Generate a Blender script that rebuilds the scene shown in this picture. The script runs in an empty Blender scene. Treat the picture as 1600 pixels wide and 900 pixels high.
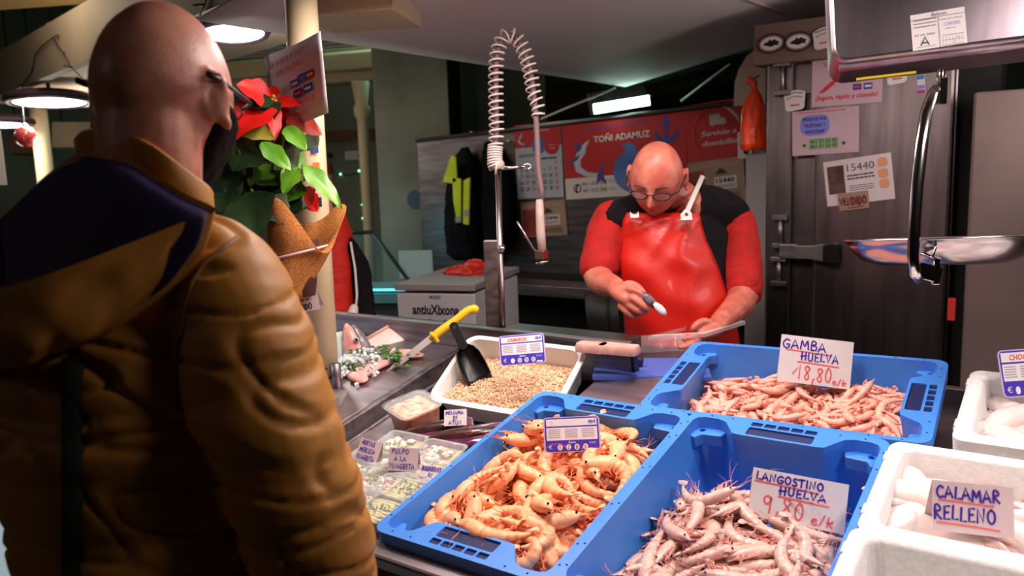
import bpy, bmesh, math, random
from mathutils import Vector, Matrix, Euler, noise, geometry
PI = math.pi
sc = bpy.context.scene
COL = sc.collection
R = random.Random(7)

# ------------------------------------------------------------------ camera
F = 1250.0
def cam_axes():
    up = -Vector((286/F, 8938/F, 1)); up.normalize()
    u = Vector((.816, .044, -.576)); u -= up*u.dot(up); u.normalize()
    v = up.cross(u)
    return Matrix((u, v, up))            # world = CM @ cam (x right, y down, z forward)
CM = cam_axes()
CAM = Vector((0, 0, 1.5))
def ray(px, py): return CM @ Vector(((px-800)/F, (py-450)/F, 1.0))
def at(px, py, d): return CAM + ray(px, py)*d
def onz(px, py, z): r = ray(px, py); return CAM + r*((z-CAM.z)/r.z)
def ony(px, py, y): r = ray(px, py); return CAM + r*(y/r.y)
def onx(px, py, x): r = ray(px, py); return CAM + r*(x/r.x)
def c2w(x, y, z): return CM @ Vector((x, y, z))
cd = bpy.data.cameras.new('camera'); cam = bpy.data.objects.new('camera', cd); COL.objects.link(cam)
cd.sensor_width = 36; cd.lens = 36*F/1600; cd.clip_start = .02
mw = Matrix((CM.col[0], -CM.col[1], -CM.col[2])).transposed().to_4x4(); mw.translation = CAM
cam.matrix_world = mw
cd.dof.use_dof = True; cd.dof.focus_distance = 1.75; cd.dof.aperture_fstop = 4.2
sc.camera = cam

# ------------------------------------------------------------------ world, light, exposure
sc.view_settings.view_transform = 'Standard'; sc.view_settings.look = 'None'
sc.view_settings.exposure = 0.0; sc.view_settings.gamma = 1.0; sc.view_settings.use_curve_mapping = False
w = bpy.data.worlds.new('world'); sc.world = w; w.use_nodes = True
w.node_tree.nodes['Background'].inputs[0].default_value = (.55, .5, .5, 1)
w.node_tree.nodes['Background'].inputs[1].default_value = .085
def light(name, kind, loc, power, col, size=.3, target=None, parent=None, spread=None):
    l = bpy.data.lights.new(name, kind); l.energy = power; l.color = col
    if kind == 'AREA':
        l.shape = 'DISK'; l.size = size
        if spread: l.spread = spread
    else: l.shadow_soft_size = size
    o = bpy.data.objects.new(name, l); COL.objects.link(o)
    if target is not None:
        q = (Vector(target)-Vector(loc)).to_track_quat('-Z', 'Y'); o.matrix_world = Matrix.Translation(loc) @ q.to_matrix().to_4x4()
    else: o.location = loc
    return o
LAMP_COL = (1.0, .93, .88)
TEAL = (.25, .95, .8)
# market hall tubes behind the stall (greenish), far from the camera
light('hall_light', 'AREA', (-4.9, 5.6, 3.4), 45, (.55, 1, .8), 1.2, (-4.6, 5.0, 0))
light('teal_case_light', 'POINT', (-3.9, 3.55, 1.12), 1.6, (.15, .85, .95), .06)
light('hall_light', 'AREA', (-4.2, 2.2, 2.9), 26, (1, .8, .62), .8, (-4.4, 2.6, 0))
light('aisle_fill', 'AREA', (-2.4, -2.2, 2.9), 3, (1, .85, .75), .9, (-1.5, 0, 1.0))  # unseen fill over the aisle, no lamp modelled

light('stall_fill', 'AREA', (.5, 2.5, 2.0), 3.2, (1, .78, .76), .5, (-1.6, 3.6, 1.5))  # added fill without a fixture, lifts the stall interior
light('stall_fill', 'AREA', (.2, 2.75, 1.7), 7, (1, .9, .86), .4, (-1.3, 2.9, 2.6))  # added fill aimed up, stands in for bounce on the awning
light('aisle_fill', 'AREA', (-3.9, -.3, 2.3), 9, (.8, .95, 1), .5, (-2.6, 1.0, .4), spread=.9)  # added narrow fill, brightens the pale panel at the far left
# ------------------------------------------------------------------ materials
def lin(c):
    c = c/255.0
    return c/12.92 if c <= .04045 else ((c+.055)/1.055)**2.4
def rgb(t): return (lin(t[0]), lin(t[1]), lin(t[2]), 1)
MATS = {}
def mat(name, col, rough=.5, metal=0, col2=None, scale=20, bump=0, bscale=80, emit=0, sss=0, coat=0, spec=.5, detail=3, lo=.35, hi=.65, trans=0, ior=1.45, stretch=None, bstretch=None):
    if name in MATS: return MATS[name]
    m = bpy.data.materials.new(name); m.use_nodes = True; MATS[name] = m
    nt = m.node_tree; b = nt.nodes['Principled BSDF']
    def S(k, v): b.inputs[k].default_value = v
    S('Base Color', rgb(col)); S('Roughness', rough); S('Metallic', metal); S('Specular IOR Level', spec); S('IOR', ior)
    if coat: S('Coat Weight', coat); S('Coat Roughness', .08)
    if sss: S('Subsurface Weight', sss); S('Subsurface Radius', (.02, .008, .005)); S('Subsurface Scale', .5)
    if trans: S('Transmission Weight', trans)
    if emit: S('Emission Color', rgb(col)); S('Emission Strength', emit)
    tc = nt.nodes.new('ShaderNodeTexCoord')
    def coords(st):
        if not st: return tc.outputs['Object']
        mp = nt.nodes.new('ShaderNodeMapping'); mp.inputs['Scale'].default_value = st
        nt.links.new(tc.outputs['Object'], mp.inputs[0]); return mp.outputs[0]
    if col2:
        n = nt.nodes.new('ShaderNodeTexNoise'); n.inputs['Scale'].default_value = scale; n.inputs['Detail'].default_value = detail
        r = nt.nodes.new('ShaderNodeValToRGB'); r.color_ramp.elements[0].position = lo; r.color_ramp.elements[1].position = hi
        r.color_ramp.elements[0].color = rgb(col); r.color_ramp.elements[1].color = rgb(col2)
        nt.links.new(coords(stretch), n.inputs['Vector']); nt.links.new(n.outputs[0], r.inputs[0]); nt.links.new(r.outputs[0], b.inputs['Base Color'])
        if emit: nt.links.new(r.outputs[0], b.inputs['Emission Color'])
    if bump:
        n = nt.nodes.new('ShaderNodeTexNoise'); n.inputs['Scale'].default_value = bscale; n.inputs['Detail'].default_value = 4
        bp = nt.nodes.new('ShaderNodeBump'); bp.inputs['Strength'].default_value = bump; bp.inputs['Distance'].default_value = .004
        nt.links.new(coords(bstretch), n.inputs['Vector']); nt.links.new(n.outputs[0], bp.inputs['Height']); nt.links.new(bp.outputs[0], b.inputs['Normal'])
    return m
def clear(name, col=(235, 240, 240), op=.12, rough=.08, gl=.5):
    """thin clear plastic or glass: mostly see-through, with a gloss"""
    if name in MATS: return MATS[name]
    m = bpy.data.materials.new(name); m.use_nodes = True; MATS[name] = m
    nt = m.node_tree; nt.nodes.clear()
    o = nt.nodes.new('ShaderNodeOutputMaterial'); t = nt.nodes.new('ShaderNodeBsdfTransparent')
    p = nt.nodes.new('ShaderNodeBsdfPrincipled'); p.inputs['Base Color'].default_value = rgb(col); p.inputs['Roughness'].default_value = rough
    lw = nt.nodes.new('ShaderNodeLayerWeight'); lw.inputs[0].default_value = gl
    mr = nt.nodes.new('ShaderNodeMapRange'); mr.inputs['To Min'].default_value = op; mr.inputs['To Max'].default_value = min(1, op+.35)
    mx = nt.nodes.new('ShaderNodeMixShader')
    nt.links.new(lw.outputs['Facing'], mr.inputs['Value']); nt.links.new(mr.outputs[0], mx.inputs[0])
    nt.links.new(t.outputs[0], mx.inputs[1]); nt.links.new(p.outputs[0], mx.inputs[2]); nt.links.new(mx.outputs[0], o.inputs[0])
    return m
steel = mat('brushed_steel', (164, 152, 156), .42, 1, (120, 112, 116), 3, .12, 60, stretch=(1, 14, 14), bstretch=(1, 30, 30))
steel_dull = mat('dull_steel', (128, 118, 120), .42, 1, (100, 92, 94), 4, .1, 50, stretch=(1, 1, 8))
chrome = mat('chrome', (205, 200, 200), .14, 1)
white_plastic = mat('white_plastic', (235, 235, 232), .35)
foam = mat('white_foam', (240, 238, 236), .8, 0, (230, 228, 226), 90, .25, 220)
paper = mat('white_card', (235, 226, 222), .8, 0, (226, 216, 214), 14)
paper2 = mat('cream_card', (238, 232, 216), .8, 0, (228, 220, 206), 14)
paper_pink = mat('pinkish_card', (222, 198, 200), .8, 0, (212, 188, 192), 14)
ink_purple = mat('purple_ink', (70, 28, 160), .7)
ink_red = mat('red_ink', (238, 100, 100), .7)
ink_black = mat('black_ink', (28, 24, 28), .7)
ink_blue = mat('blue_ink', (60, 50, 180), .6)
ink_darkred = mat('dark_red_ink', (200, 40, 60), .7)
black = mat('black_plastic', (14, 12, 14), .35)
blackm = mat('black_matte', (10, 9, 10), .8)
cream = mat('cream_paint', (236, 214, 172), .42, 0, (226, 202, 160), 6, .05, 30)
beige = mat('beige_paint', (196, 176, 142), .6, 0, (184, 164, 132), 3)
skin = mat('skin', (214, 150, 124), .42, 0, (196, 122, 102), 24, .12, 260, sss=.12)
skin_v = mat('skin_dim_red', (206, 122, 100), .42, 0, (184, 88, 76), 22, .12, 240, sss=.12)  # darker, redder skin colour stands for dim light reddened by the apron
clearp = clear('clear_plastic', (235, 240, 240), .04, .06, .35)
clearp2 = clear('clear_tray_plastic', (235, 235, 225), .08, .12, .35)
glassm = clear('glass', (150, 220, 230), .1, .03)

# ------------------------------------------------------------------ mesh building
MW = {}
class MB:
    def __init__(s): s.v = []; s.f = []; s.mi = []; s.sm = []
    def add(s, vs, fs, M=None, mi=0, smooth=False):
        o = len(s.v)
        s.v += [(M @ Vector(p)) if M is not None else Vector(p) for p in vs]
        for f in fs: s.f.append([i+o for i in f]); s.mi.append(mi); s.sm.append(smooth)
        return s
    def box(s, c, d, M=None, mi=0):
        x, y, z = [k/2 for k in d]; cx, cy, cz = c
        vs = [(cx+a*x, cy+b*y, cz+e*z) for a in (-1, 1) for b in (-1, 1) for e in (-1, 1)]
        return s.add(vs, [(0, 1, 3, 2), (4, 6, 7, 5), (0, 4, 5, 1), (2, 3, 7, 6), (0, 2, 6, 4), (1, 5, 7, 3)], M, mi)
    def loft(s, rings, M=None, mi=0, smooth=True, caps=True, closed=True):
        n = len(rings[0]); vs = [p for r in rings for p in r]; fs = []
        for i in range(len(rings)-1):
            for j in range(n if closed else n-1):
                k = (j+1) % n; fs.append((i*n+j, i*n+k, (i+1)*n+k, (i+1)*n+j))
        if caps: fs.append(tuple(range(n))[::-1]); fs.append(tuple((len(rings)-1)*n+j for j in range(n)))
        return s.add(vs, fs, M, mi, smooth)
    def tube(s, pts, rad, n=8, M=None, mi=0, caps=True, smooth=True, flat=1.0, up=None):
        """swept tube; rad a number or a list; flat squashes the second axis"""
        P = [Vector(p) for p in pts]; m = len(P); rings = []; nrm = None
        for i in range(m):
            t = (P[min(i+1, m-1)]-P[max(i-1, 0)])
            t = t.normalized() if t.length > 1e-9 else Vector((0, 0, 1))
            if nrm is None:
                a = Vector(up) if up is not None else (Vector((0, 0, 1)) if abs(t.z) < .9 else Vector((1, 0, 0)))
                nrm = (a-t*a.dot(t)).normalized()
            else: nrm = (nrm-t*nrm.dot(t)).normalized()
            b = t.cross(nrm); r = rad[i] if isinstance(rad, (list, tuple)) else rad
            rings.append([P[i]+(b*math.cos(2*PI*j/n)+nrm*math.sin(2*PI*j/n)*flat)*r for j in range(n)])
        return s.loft(rings, M, mi, smooth, caps)
    def limb(s, pts, rad, n=14, M=None, flat=1.0, up=None):
        """tube with rounded ends and smoothed in-between rings"""
        P = [Vector(p) for p in pts]; Q = []; q = []
        for i in range(len(P)-1):
            for k in range(4):
                t = k/4
                p0, p1, p2, p3 = P[max(i-1, 0)], P[i], P[i+1], P[min(i+2, len(P)-1)]
                Q.append(.5*((2*p1)+(p2-p0)*t+(2*p0-5*p1+4*p2-p3)*t*t+(3*p1-p0-3*p2+p3)*t**3)); q.append(rad[i]*(1-t)+rad[i+1]*t)
        Q.append(P[-1]); q.append(rad[-1])
        d0 = (Q[0]-Q[1]).normalized(); d1 = (Q[-1]-Q[-2]).normalized()
        h0 = [(Q[0]+d0*q[0]*math.sin(a), q[0]*math.cos(a)) for a in (1.4, 1.0, .5)]
        h1 = [(Q[-1]+d1*q[-1]*math.sin(a), q[-1]*math.cos(a)) for a in (.5, 1.0, 1.4)]
        al = h0+list(zip(Q, q))+h1
        return s.tube([a for a, _ in al], [b for _, b in al], n, M, flat=flat, up=up)
    def lathe(s, prof, n=24, M=None, mi=0, smooth=True, caps=False):
        rings = [[(r*math.cos(2*PI*j/n), r*math.sin(2*PI*j/n), z) for j in range(n)] for r, z in prof]
        return s.loft(rings, M, mi, smooth, caps)
    def ell(s, c, r, M=None, mi=0, n=16, k=10, smooth=True):
        rings = []
        for i in range(k+1):
            a = -PI/2+PI*i/k; ca = max(math.cos(a), .02)
            rings.append([(c[0]+r[0]*ca*math.cos(2*PI*j/n), c[1]+r[1]*ca*math.sin(2*PI*j/n), c[2]+r[2]*math.sin(a)) for j in range(n)])
        return s.loft(rings, M, mi, smooth, True)
    def prism(s, poly, z0, z1, M=None, mi=0, holes=(), smooth=False):
        """polygon (with holes) extruded from z0 to z1"""
        loops = [list(poly)]+[list(h) for h in holes]
        tris = geometry.tessellate_polygon([[Vector((x, y, 0)) for x, y in l] for l in loops])
        flat = [p for l in loops for p in l]; n = len(flat)
        vs = [(x, y, z1) for x, y in flat]+[(x, y, z0) for x, y in flat]; fs = []
        for t in tris:
            a, b, c = [Vector((*flat[i], 0)) for i in t]
            if (b-a).cross(c-a).z < 0: t = t[::-1]
            fs.append(tuple(t)); fs.append(tuple(i+n for i in t[::-1]))
        o = 0
        for li, l in enumerate(loops):
            m = len(l); area = sum(l[i][0]*l[(i+1) % m][1]-l[(i+1) % m][0]*l[i][1] for i in range(m))
            for i in range(m):
                j = (i+1) % m; q = (o+i, o+i+n, o+j+n, o+j)
                fs.append(q if (area > 0) == (li == 0) else q[::-1])
            o += m
        return s.add(vs, fs, M, mi, smooth)
    def ribbon(s, pts, wd, M=None, mi=0, z=0):
        P = [Vector((p[0], p[1], 0)) for p in pts]; L = []; Rr = []
        for i in range(len(P)):
            t = P[min(i+1, len(P)-1)]-P[max(i-1, 0)]
            if t.length < 1e-9: t = Vector((1, 0, 0))
            t.normalize(); nn = Vector((-t.y, t.x, 0))*wd/2
            e = t*wd*.4*(-1 if i == 0 else 1 if i == len(P)-1 else 0)
            L.append(P[i]+nn+e); Rr.append(P[i]-nn+e)
        vs = [(p.x, p.y, z) for p in L]+[(p.x, p.y, z) for p in Rr]; n = len(P)
        return s.add(vs, [(i, i+n, i+n+1, i+1) for i in range(n-1)], M, mi)
    def quad(s, a, b, c, d, M=None, mi=0): return s.add([a, b, c, d], [(0, 1, 2, 3)], M, mi)
    def grid(s, fn, nu, nv, M=None, mi=0, smooth=True):
        vs = [fn(i/nu, j/nv) for i in range(nu+1) for j in range(nv+1)]
        fs = [(i*(nv+1)+j, (i+1)*(nv+1)+j, (i+1)*(nv+1)+j+1, i*(nv+1)+j+1) for i in range(nu) for j in range(nv)]
        return s.add(vs, fs, M, mi, smooth)
    def mesh(s, name, mats):
        me = bpy.data.meshes.new(name); me.from_pydata([tuple(p) for p in s.v], [], s.f)
        for m in (mats if isinstance(mats, (list, tuple)) else [mats]): me.materials.append(m)
        me.polygons.foreach_set('material_index', s.mi); me.polygons.foreach_set('use_smooth', s.sm)
        me.update()
        return me
    def build(s, name, mats, parent=None, world=True, bevel=0, solid=0, sub=0, sharp=None, origin=None, fixn=False):
        """one mesh object; verts are in world space unless world=False (then local to the parent)"""
        if world and parent is not None:
            I = MW[parent.name].inverted(); s.v = [I @ p for p in s.v]
        T = Matrix()
        if parent is None and world:
            if origin is None:
                xs = [p.x for p in s.v]; ys = [p.y for p in s.v]; zs = [p.z for p in s.v]
                origin = Vector(((min(xs)+max(xs))/2, (min(ys)+max(ys))/2, min(zs)))
            T = Matrix.Translation(origin); s.v = [p-Vector(origin) for p in s.v]
        me = s.mesh(name, mats)
        if fixn:
            bm = bmesh.new(); bm.from_mesh(me); bmesh.ops.recalc_face_normals(bm, faces=bm.faces); bm.to_mesh(me); bm.free()
        o = bpy.data.objects.new(name, me); COL.objects.link(o)
        if parent is not None: o.parent = parent; MW[o.name] = MW[parent.name].copy()
        else: o.matrix_world = T; MW[o.name] = T
        if sharp: me.set_sharp_from_angle(angle=math.radians(sharp))
        if solid:
            k = o.modifiers.new('solid', 'SOLIDIFY'); k.thickness = solid; k.offset = 0
        if bevel:
            k = o.modifiers.new('bevel', 'BEVEL'); k.width = bevel; k.segments = 2; k.limit_method = 'ANGLE'; k.angle_limit = math.radians(40)
        if sub:
            k = o.modifiers.new('sub', 'SUBSURF'); k.levels = sub; k.render_levels = sub
        return o
def tag(o, label, cat, group=None, kind=None):
    o['label'] = label; o['category'] = cat
    if group: o['group'] = group
    if kind: o['kind'] = kind
    return o
def struct(o): o['kind'] = 'structure'; return o
def lab(o, label): o['label'] = label; return o
def thing(name, label, cat, M=(0, 0, 0), group=None):
    o = bpy.data.objects.new(name, None); COL.objects.link(o); o.empty_display_size = .05
    if not isinstance(M, Matrix): M = Matrix.Translation(M)
    o.matrix_world = M; MW[o.name] = M.copy()
    return tag(o, label, cat, group)
def dup(root, M, label=None, group=None):
    r = root.copy(); COL.objects.link(r); r.matrix_world = M; MW[r.name] = M.copy()
    if label: r['label'] = label
    if group: r['group'] = group
    for ch in list(root.children):
        c = ch.copy(); COL.objects.link(c); c.parent = r; MW[c.name] = M.copy()
        for g in list(ch.children):
            d = g.copy(); COL.objects.link(d); d.parent = c; MW[d.name] = M.copy()
    return r
def fuse(mb, voxel, name, mats, parent=None, smooth=4, fn=None, adapt=0):
    """voxel union of overlapping closed shapes into one continuous skin (fn moves each vertex)"""
    me = mb.mesh('t', mats); o = bpy.data.objects.new('t', me); COL.objects.link(o)
    k = o.modifiers.new('r', 'REMESH'); k.mode = 'VOXEL'; k.voxel_size = voxel; k.adaptivity = adapt
    if smooth:
        k = o.modifiers.new('s', 'SMOOTH'); k.iterations = smooth; k.factor = .5
    bpy.context.view_layer.update()
    dg = bpy.context.evaluated_depsgraph_get(); m2 = bpy.data.meshes.new_from_object(o.evaluated_get(dg))
    bpy.data.objects.remove(o); bpy.data.meshes.remove(me)
    if fn:
        nn = [v.normal.copy() for v in m2.vertices]; I = m2.vertices
        for i, v in enumerate(I): v.co = fn(v.co.copy(), nn[i])
    if parent is not None: I = MW[parent.name].inverted(); m2.transform(I)
    m2.polygons.foreach_set('use_smooth', [True]*len(m2.polygons)); m2.update()
    m2.name = name
    r = bpy.data.objects.new(name, m2); COL.objects.link(r)
    if parent is not None: r.parent = parent; MW[r.name] = MW[parent.name].copy()
    else: MW[r.name] = Matrix()
    return r
def frame(o, x, y=None, z=None):
    """matrix with origin o, x axis along x, and y axis near y"""
    x = Vector(x).normalized()
    if y is not None:
        y = Vector(y); y = (y-x*y.dot(x)).normalized(); z = x.cross(y)
    else:
        z = Vector(z); z = (z-x*z.dot(x)).normalized(); y = z.cross(x)
    M = Matrix((x, y, z)).transposed().to_4x4(); M.translation = o
    return M
def quadframe(tl, tr, bl):
    """frame at the lower left corner; returns matrix, width, height"""
    x = tr-tl; y = tl-bl
    M = frame(bl, x, y)
    return M, x.length, (y-x.normalized()*y.dot(x.normalized())).length
def rrect(w, h, r, n=4, x0=0, y0=0):
    out = []
    for cx, cy, a in ((w-r, h-r, 0), (r, h-r, PI/2), (r, r, PI), (w-r, r, 1.5*PI)):
        for i in range(n+1):
            t = a+PI/2*i/n; out.append((x0+cx+r*math.cos(t), y0+cy+r*math.sin(t)))
    return out
def circ(x, y, r, n=12, ry=None): return [(x+r*math.cos(2*PI*i/n), y+(ry or r)*math.sin(2*PI*i/n)) for i in range(n)]

# ------------------------------------------------------------------ lettering
GLY = {'A': (.8, [[(0, 0), (.35, 1), (.75, .05)], [(.1, .3), (.62, .38)]]), 'B': (.7, [[(.1, 0), (.12, 1), (.5, .95), (.55, .7), (.15, .55), (.6, .45), (.6, .08), (.1, 0)]]),
 'C': (.7, [[(.65, .85), (.4, 1), (.1, .7), (.08, .3), (.35, 0), (.65, .12)]]), 'D': (.75, [[(.1, 0), (.1, 1), (.5, .85), (.65, .45), (.45, .05), (.1, 0)]]),
 'E': (.6, [[(.55, .98), (.1, .95), (.08, 0), (.55, .04)], [(.1, .5), (.45, .53)]]), 'G': (.8, [[(.7, .88), (.4, 1), (.08, .65), (.12, .2), (.45, 0), (.7, .2), (.7, .45), (.42, .42)]]),
 'H': (.75, [[(.1, 1), (.12, 0)], [(.62, 1), (.6, 0)], [(-.05, .42), (.72, .56)]]), 'I': (.3, [[(.15, 1), (.15, 0)]]), 'J': (.6, [[(.5, 1), (.48, .2), (.25, 0), (.05, .2)]]),
 'K': (.7, [[(.1, 1), (.1, 0)], [(.6, .95), (.12, .45), (.62, 0)]]), 'k': (.6, [[(.15, .9), (.05, 0)], [(.55, .6), (.1, .3), (.5, 0)], [(0, .42), (.5, .4)]]), 'L': (.6, [[(.15, 1), (.08, .02), (.55, .05)]]),
 'M': (.95, [[(.05, 0), (.15, 1), (.45, .3), (.75, 1), (.88, 0)]]), 'N': (.8, [[(.08, 0), (.1, 1), (.62, .05), (.68, 1)]]), 'Ñ': (.8, [[(.08, 0), (.1, 1), (.62, .05), (.68, 1)], [(.15, 1.15), (.55, 1.22)]]),
 'O': (.8, [[(.4, 1), (.1, .75), (.1, .25), (.38, 0), (.68, .25), (.68, .75), (.4, 1)]]), 'P': (.65, [[(.1, 0), (.1, 1), (.5, .95), (.55, .62), (.12, .5)]]), 'Q': (.8, [[(.4, 1), (.1, .75), (.1, .25), (.38, 0), (.68, .25), (.68, .75), (.4, 1)], [(.45, .2), (.75, -.1)]]),
 'R': (.7, [[(.08, 0), (.1, 1), (.5, .92), (.52, .62), (.12, .5), (.65, 0)]]), 'S': (.65, [[(.58, .9), (.3, 1), (.1, .75), (.5, .4), (.5, .1), (.25, 0), (.05, .1)]]), 'T': (.7, [[(0, .95), (.68, 1)], [(.35, .97), (.32, 0)]]),
 'U': (.75, [[(.1, 1), (.1, .2), (.35, 0), (.6, .2), (.62, 1)]]), 'V': (.7, [[(.02, 1), (.3, 0), (.66, 1)]]), 'Z': (.7, [[(.05, .95), (.6, 1), (.05, .02), (.65, .05)]]), 'X': (.7, [[(.05, 1), (.62, 0)], [(.6, 1), (.05, 0)]]),
 '1': (.7, [[(-.25, .3), (.45, 1), (.4, 0)]]), '8': (.65, [[(.5, .85), (.3, 1), (.1, .8), (.5, .3), (.35, 0), (.1, .2), (.35, .55), (.55, .8), (.45, .95)]]), '9': (.7, [[(.55, .75), (.35, 1), (.08, .8), (.2, .5), (.5, .65), (.55, .95), (.5, 0)]]), '0': (.65, [[(.3, 1), (.08, .6), (.15, .1), (.4, 0), (.58, .4), (.5, .85), (.3, 1)]]),
 ',': (.3, [[(.2, .12), (.08, -.25)]]), '/': (.5, [[(0, -.1), (.42, .95)]]), 'e': (.6, [[(.05, .3), (.45, .38), (.38, .58), (.1, .5), (.05, .15), (.25, 0), (.55, .08)]]), ' ': (.4, []), '.': (.3, [[(.1, 0), (.14, .04)]]), "'": (.3, [])}
def hand(mb, text, x, y, h, M, wd=None, width=None, slope=0, rnd=0):
    """hand-lettered capitals as ribbons; width squeezes the line to fit"""
    tot = sum(GLY[c][0]+.16 for c in text); sx = (width/(tot*h)) if width else 1.0
    cx = 0; wd = wd or h*.13; rr = random.Random(hash(len(text))+int(h*1e5))
    for c in text:
        gw, st = GLY[c]; dy = rr.uniform(-.06, .06)*h
        for pl in st:
            pts = []
            if len(pl) > 4:          # round the long strokes a little
                for i in range(len(pl)-1):
                    p0 = pl[max(i-1, 0)]; p1 = pl[i]; p2 = pl[i+1]; p3 = pl[min(i+2, len(pl)-1)]
                    for k in range(3):
                        t = k/3
                        pts.append(tuple(.5*((2*p1[a])+(p2[a]-p0[a])*t+(2*p0[a]-5*p1[a]+4*p2[a]-p3[a])*t*t+(3*p1[a]-p0[a]-3*p2[a]+p3[a])*t**3) for a in (0, 1)))
                pts.append(pl[-1])
            else: pts = pl
            mb.ribbon([(x+(cx+px)*h*sx, y+py*h+dy+slope*(cx+px)*h*sx) for px, py in pts], wd, M, z=.0006)
        cx += gw+.16
    return mb
FONTCACHE = {}
def printed(mb, text, x, y, h, M, width=None, align='l', bold=.0, shear=0, slope=0, z=.0006, mi=0):
    """printed letters in the built-in face, as flat mesh"""
    key = (text, bold, shear)
    if key not in FONTCACHE:
        cu = bpy.data.curves.new('t', 'FONT'); cu.body = text; cu.size = 1; cu.offset = bold; cu.shear = shear; cu.resolution_u = 2
        o = bpy.data.objects.new('t', cu); COL.objects.link(o); bpy.context.view_layer.update()
        me = bpy.data.meshes.new_from_object(o.evaluated_get(bpy.context.evaluated_depsgraph_get()))
        vs = [tuple(v.co) for v in me.vertices]; fs = [tuple(p.vertices) for p in me.polygons]
        bpy.data.objects.remove(o); bpy.data.curves.remove(cu); bpy.data.meshes.remove(me)
        FONTCACHE[key] = (vs, fs)
    vs, fs = FONTCACHE[key]
    if not vs: return mb
    x0 = min(v[0] for v in vs); x1 = max(v[0] for v in vs)
    k = h/.69; sx = (width/(x1-x0)) if width else k
    off = {'l': 0, 'c': -(x1-x0)*sx/2, 'r': -(x1-x0)*sx}[align]
    return mb.add([(x+off+(a-x0)*sx, y+b*k+slope*(off+(a-x0)*sx), z) for a, b, c in vs], fs, M, mi)
def greek(mb, x, y, w, h, rows, M, fill=.5, seed=1, z=.0006, mi=0):
    """rows of tiny unreadable print as dashes"""
    rr = random.Random(seed); rh = h/rows
    for i in range(rows):
        cx = x
        while cx < x+w*.96:
            d = min(rr.uniform(.06, .2)*w, x+w-cx)
            mb.quad((cx, y+h-rh*(i+fill), z), (cx+d, y+h-rh*(i+fill), z), (cx+d, y+h-rh*i, z), (cx, y+h-rh*i, z), M, mi); cx += d+.02*w
    return mb

# ------------------------------------------------------------------ the sloped display: x along the counter, s up the slope, h above it
SO = Vector((0, 1.0, .865)); SN = Vector((0, -.2079, .9781)); SV = Vector((0, .9781, .2079))
def SM(x, s, h=0, yaw=0): return Matrix.Translation(SO+Vector((x, 0, 0))+SV*s+SN*h) @ Matrix((Vector((1, 0, 0)), SV, SN)).transposed().to_4x4() @ Matrix.Rotation(yaw, 4, 'Z')
SL = SM(0, 0, 0)
def slp(px, py, h=0):
    r = ray(px, py); P = CAM+r*(((SO+SN*h-CAM).dot(SN))/r.dot(SN)); q = P-SO
    return q.x, q.dot(SV)

def spt(px, py, h): x, s = slp(px, py, h); return SL @ Vector((x, s, h))
# ------------------------------------------------------------------ the setting
UPV = Vector((0, 0, 1))
floor_m = mat('tiled_floor', (70, 64, 62), .35, 0, (56, 52, 52), 3)
dark_m = mat('dark_wall_paint', (38, 34, 34), .7, 0, (30, 27, 27), 3)
hall_m = mat('hall_wall_paint', (128, 132, 116), .75, 0, (110, 116, 102), 1.5)
concrete_m = mat('stained_concrete', (148, 152, 140), .85, 0, (108, 110, 100), 2.2, .3, 40, lo=.3, hi=.7)
awning_m = mat('grey_awning', (206, 196, 194), .7, 0, (198, 188, 187), 1.2, .05, 8)
struct(MB().box((-3, 2.5, -.05), (14, 15, .1)).build('floor', floor_m))
struct(MB().box((-3, 2.5, 3.85), (14, 15, .1)).build('ceiling', mat('hall_ceiling', (120, 104, 84), .8)))
struct(MB().box((-3, 9.95, 1.9), (14, .1, 3.8)).build('wall_back', hall_m))
struct(MB().box((-9.95, 2.5, 1.9), (.1, 15, 3.8)).build('wall_left', hall_m))
struct(MB().box((3.95, 2.5, 1.9), (.1, 15, 3.8)).build('wall_right', dark_m))
struct(MB().box((-3, -4.95, 1.9), (14, .1, 3.8)).build('wall_front', dark_m))

# stained concrete pillar and the paler wall beside it
def pillar(name, x0, x1, d, dep, z1, m):
    a = at(x0, 300, d); b = at(x1, 300, d); X = (b-a); X.z = 0; L = X.length
    M = frame(Vector((a.x, a.y, 0)), X, z=(0, 0, 1))
    return struct(MB().box((L/2, dep/2, z1/2), (L, dep, z1), M).build(name, m))
pillar('trim_1', 592, 706, 5.6, .5, 2.62, concrete_m)
pillar('trim_2', 705, 722, 5.8, .3, 2.62, dark_m)  # dark box whose colour stands for the dark in the gap
pillar('trim_3', 716, 856, 6.2, .3, 2.66, mat('grey_green_plaster', (132, 142, 128), .8, 0, (112, 122, 110), 2))
# cornice and slatted soffit of the market hall
a = at(330, 112, 7.5); b = at(602, 118, 7.0)
X = b-a; X.z = 0; Mc = frame(a, X, z=(0, 0, 1)); L = X.length
mb = MB(); mb.box((L/2, .2, .0), (L+.4, .4, .16), Mc); mb.box((L/2, .25, -.12), (L, .3, .1), Mc)
struct(mb.build('trim_4', beige, bevel=.02))
mb = MB()
for k in range(7): mb.box((L/2+.3, -.55+.16*k, .12+.0*k), (L+1.2, .1, .03), Mc)
struct(mb.build('trim_5', mat('pale_soffit_slats', (170, 160, 148), .7)))
mb = MB().box((L/2, .6, -1.5), (L+.4, .12, 2.8), Mc); struct(mb.build('wall_far', mat('far_wall_paint', (116, 118, 100), .75, 0, (104, 106, 92), 2)))
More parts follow.
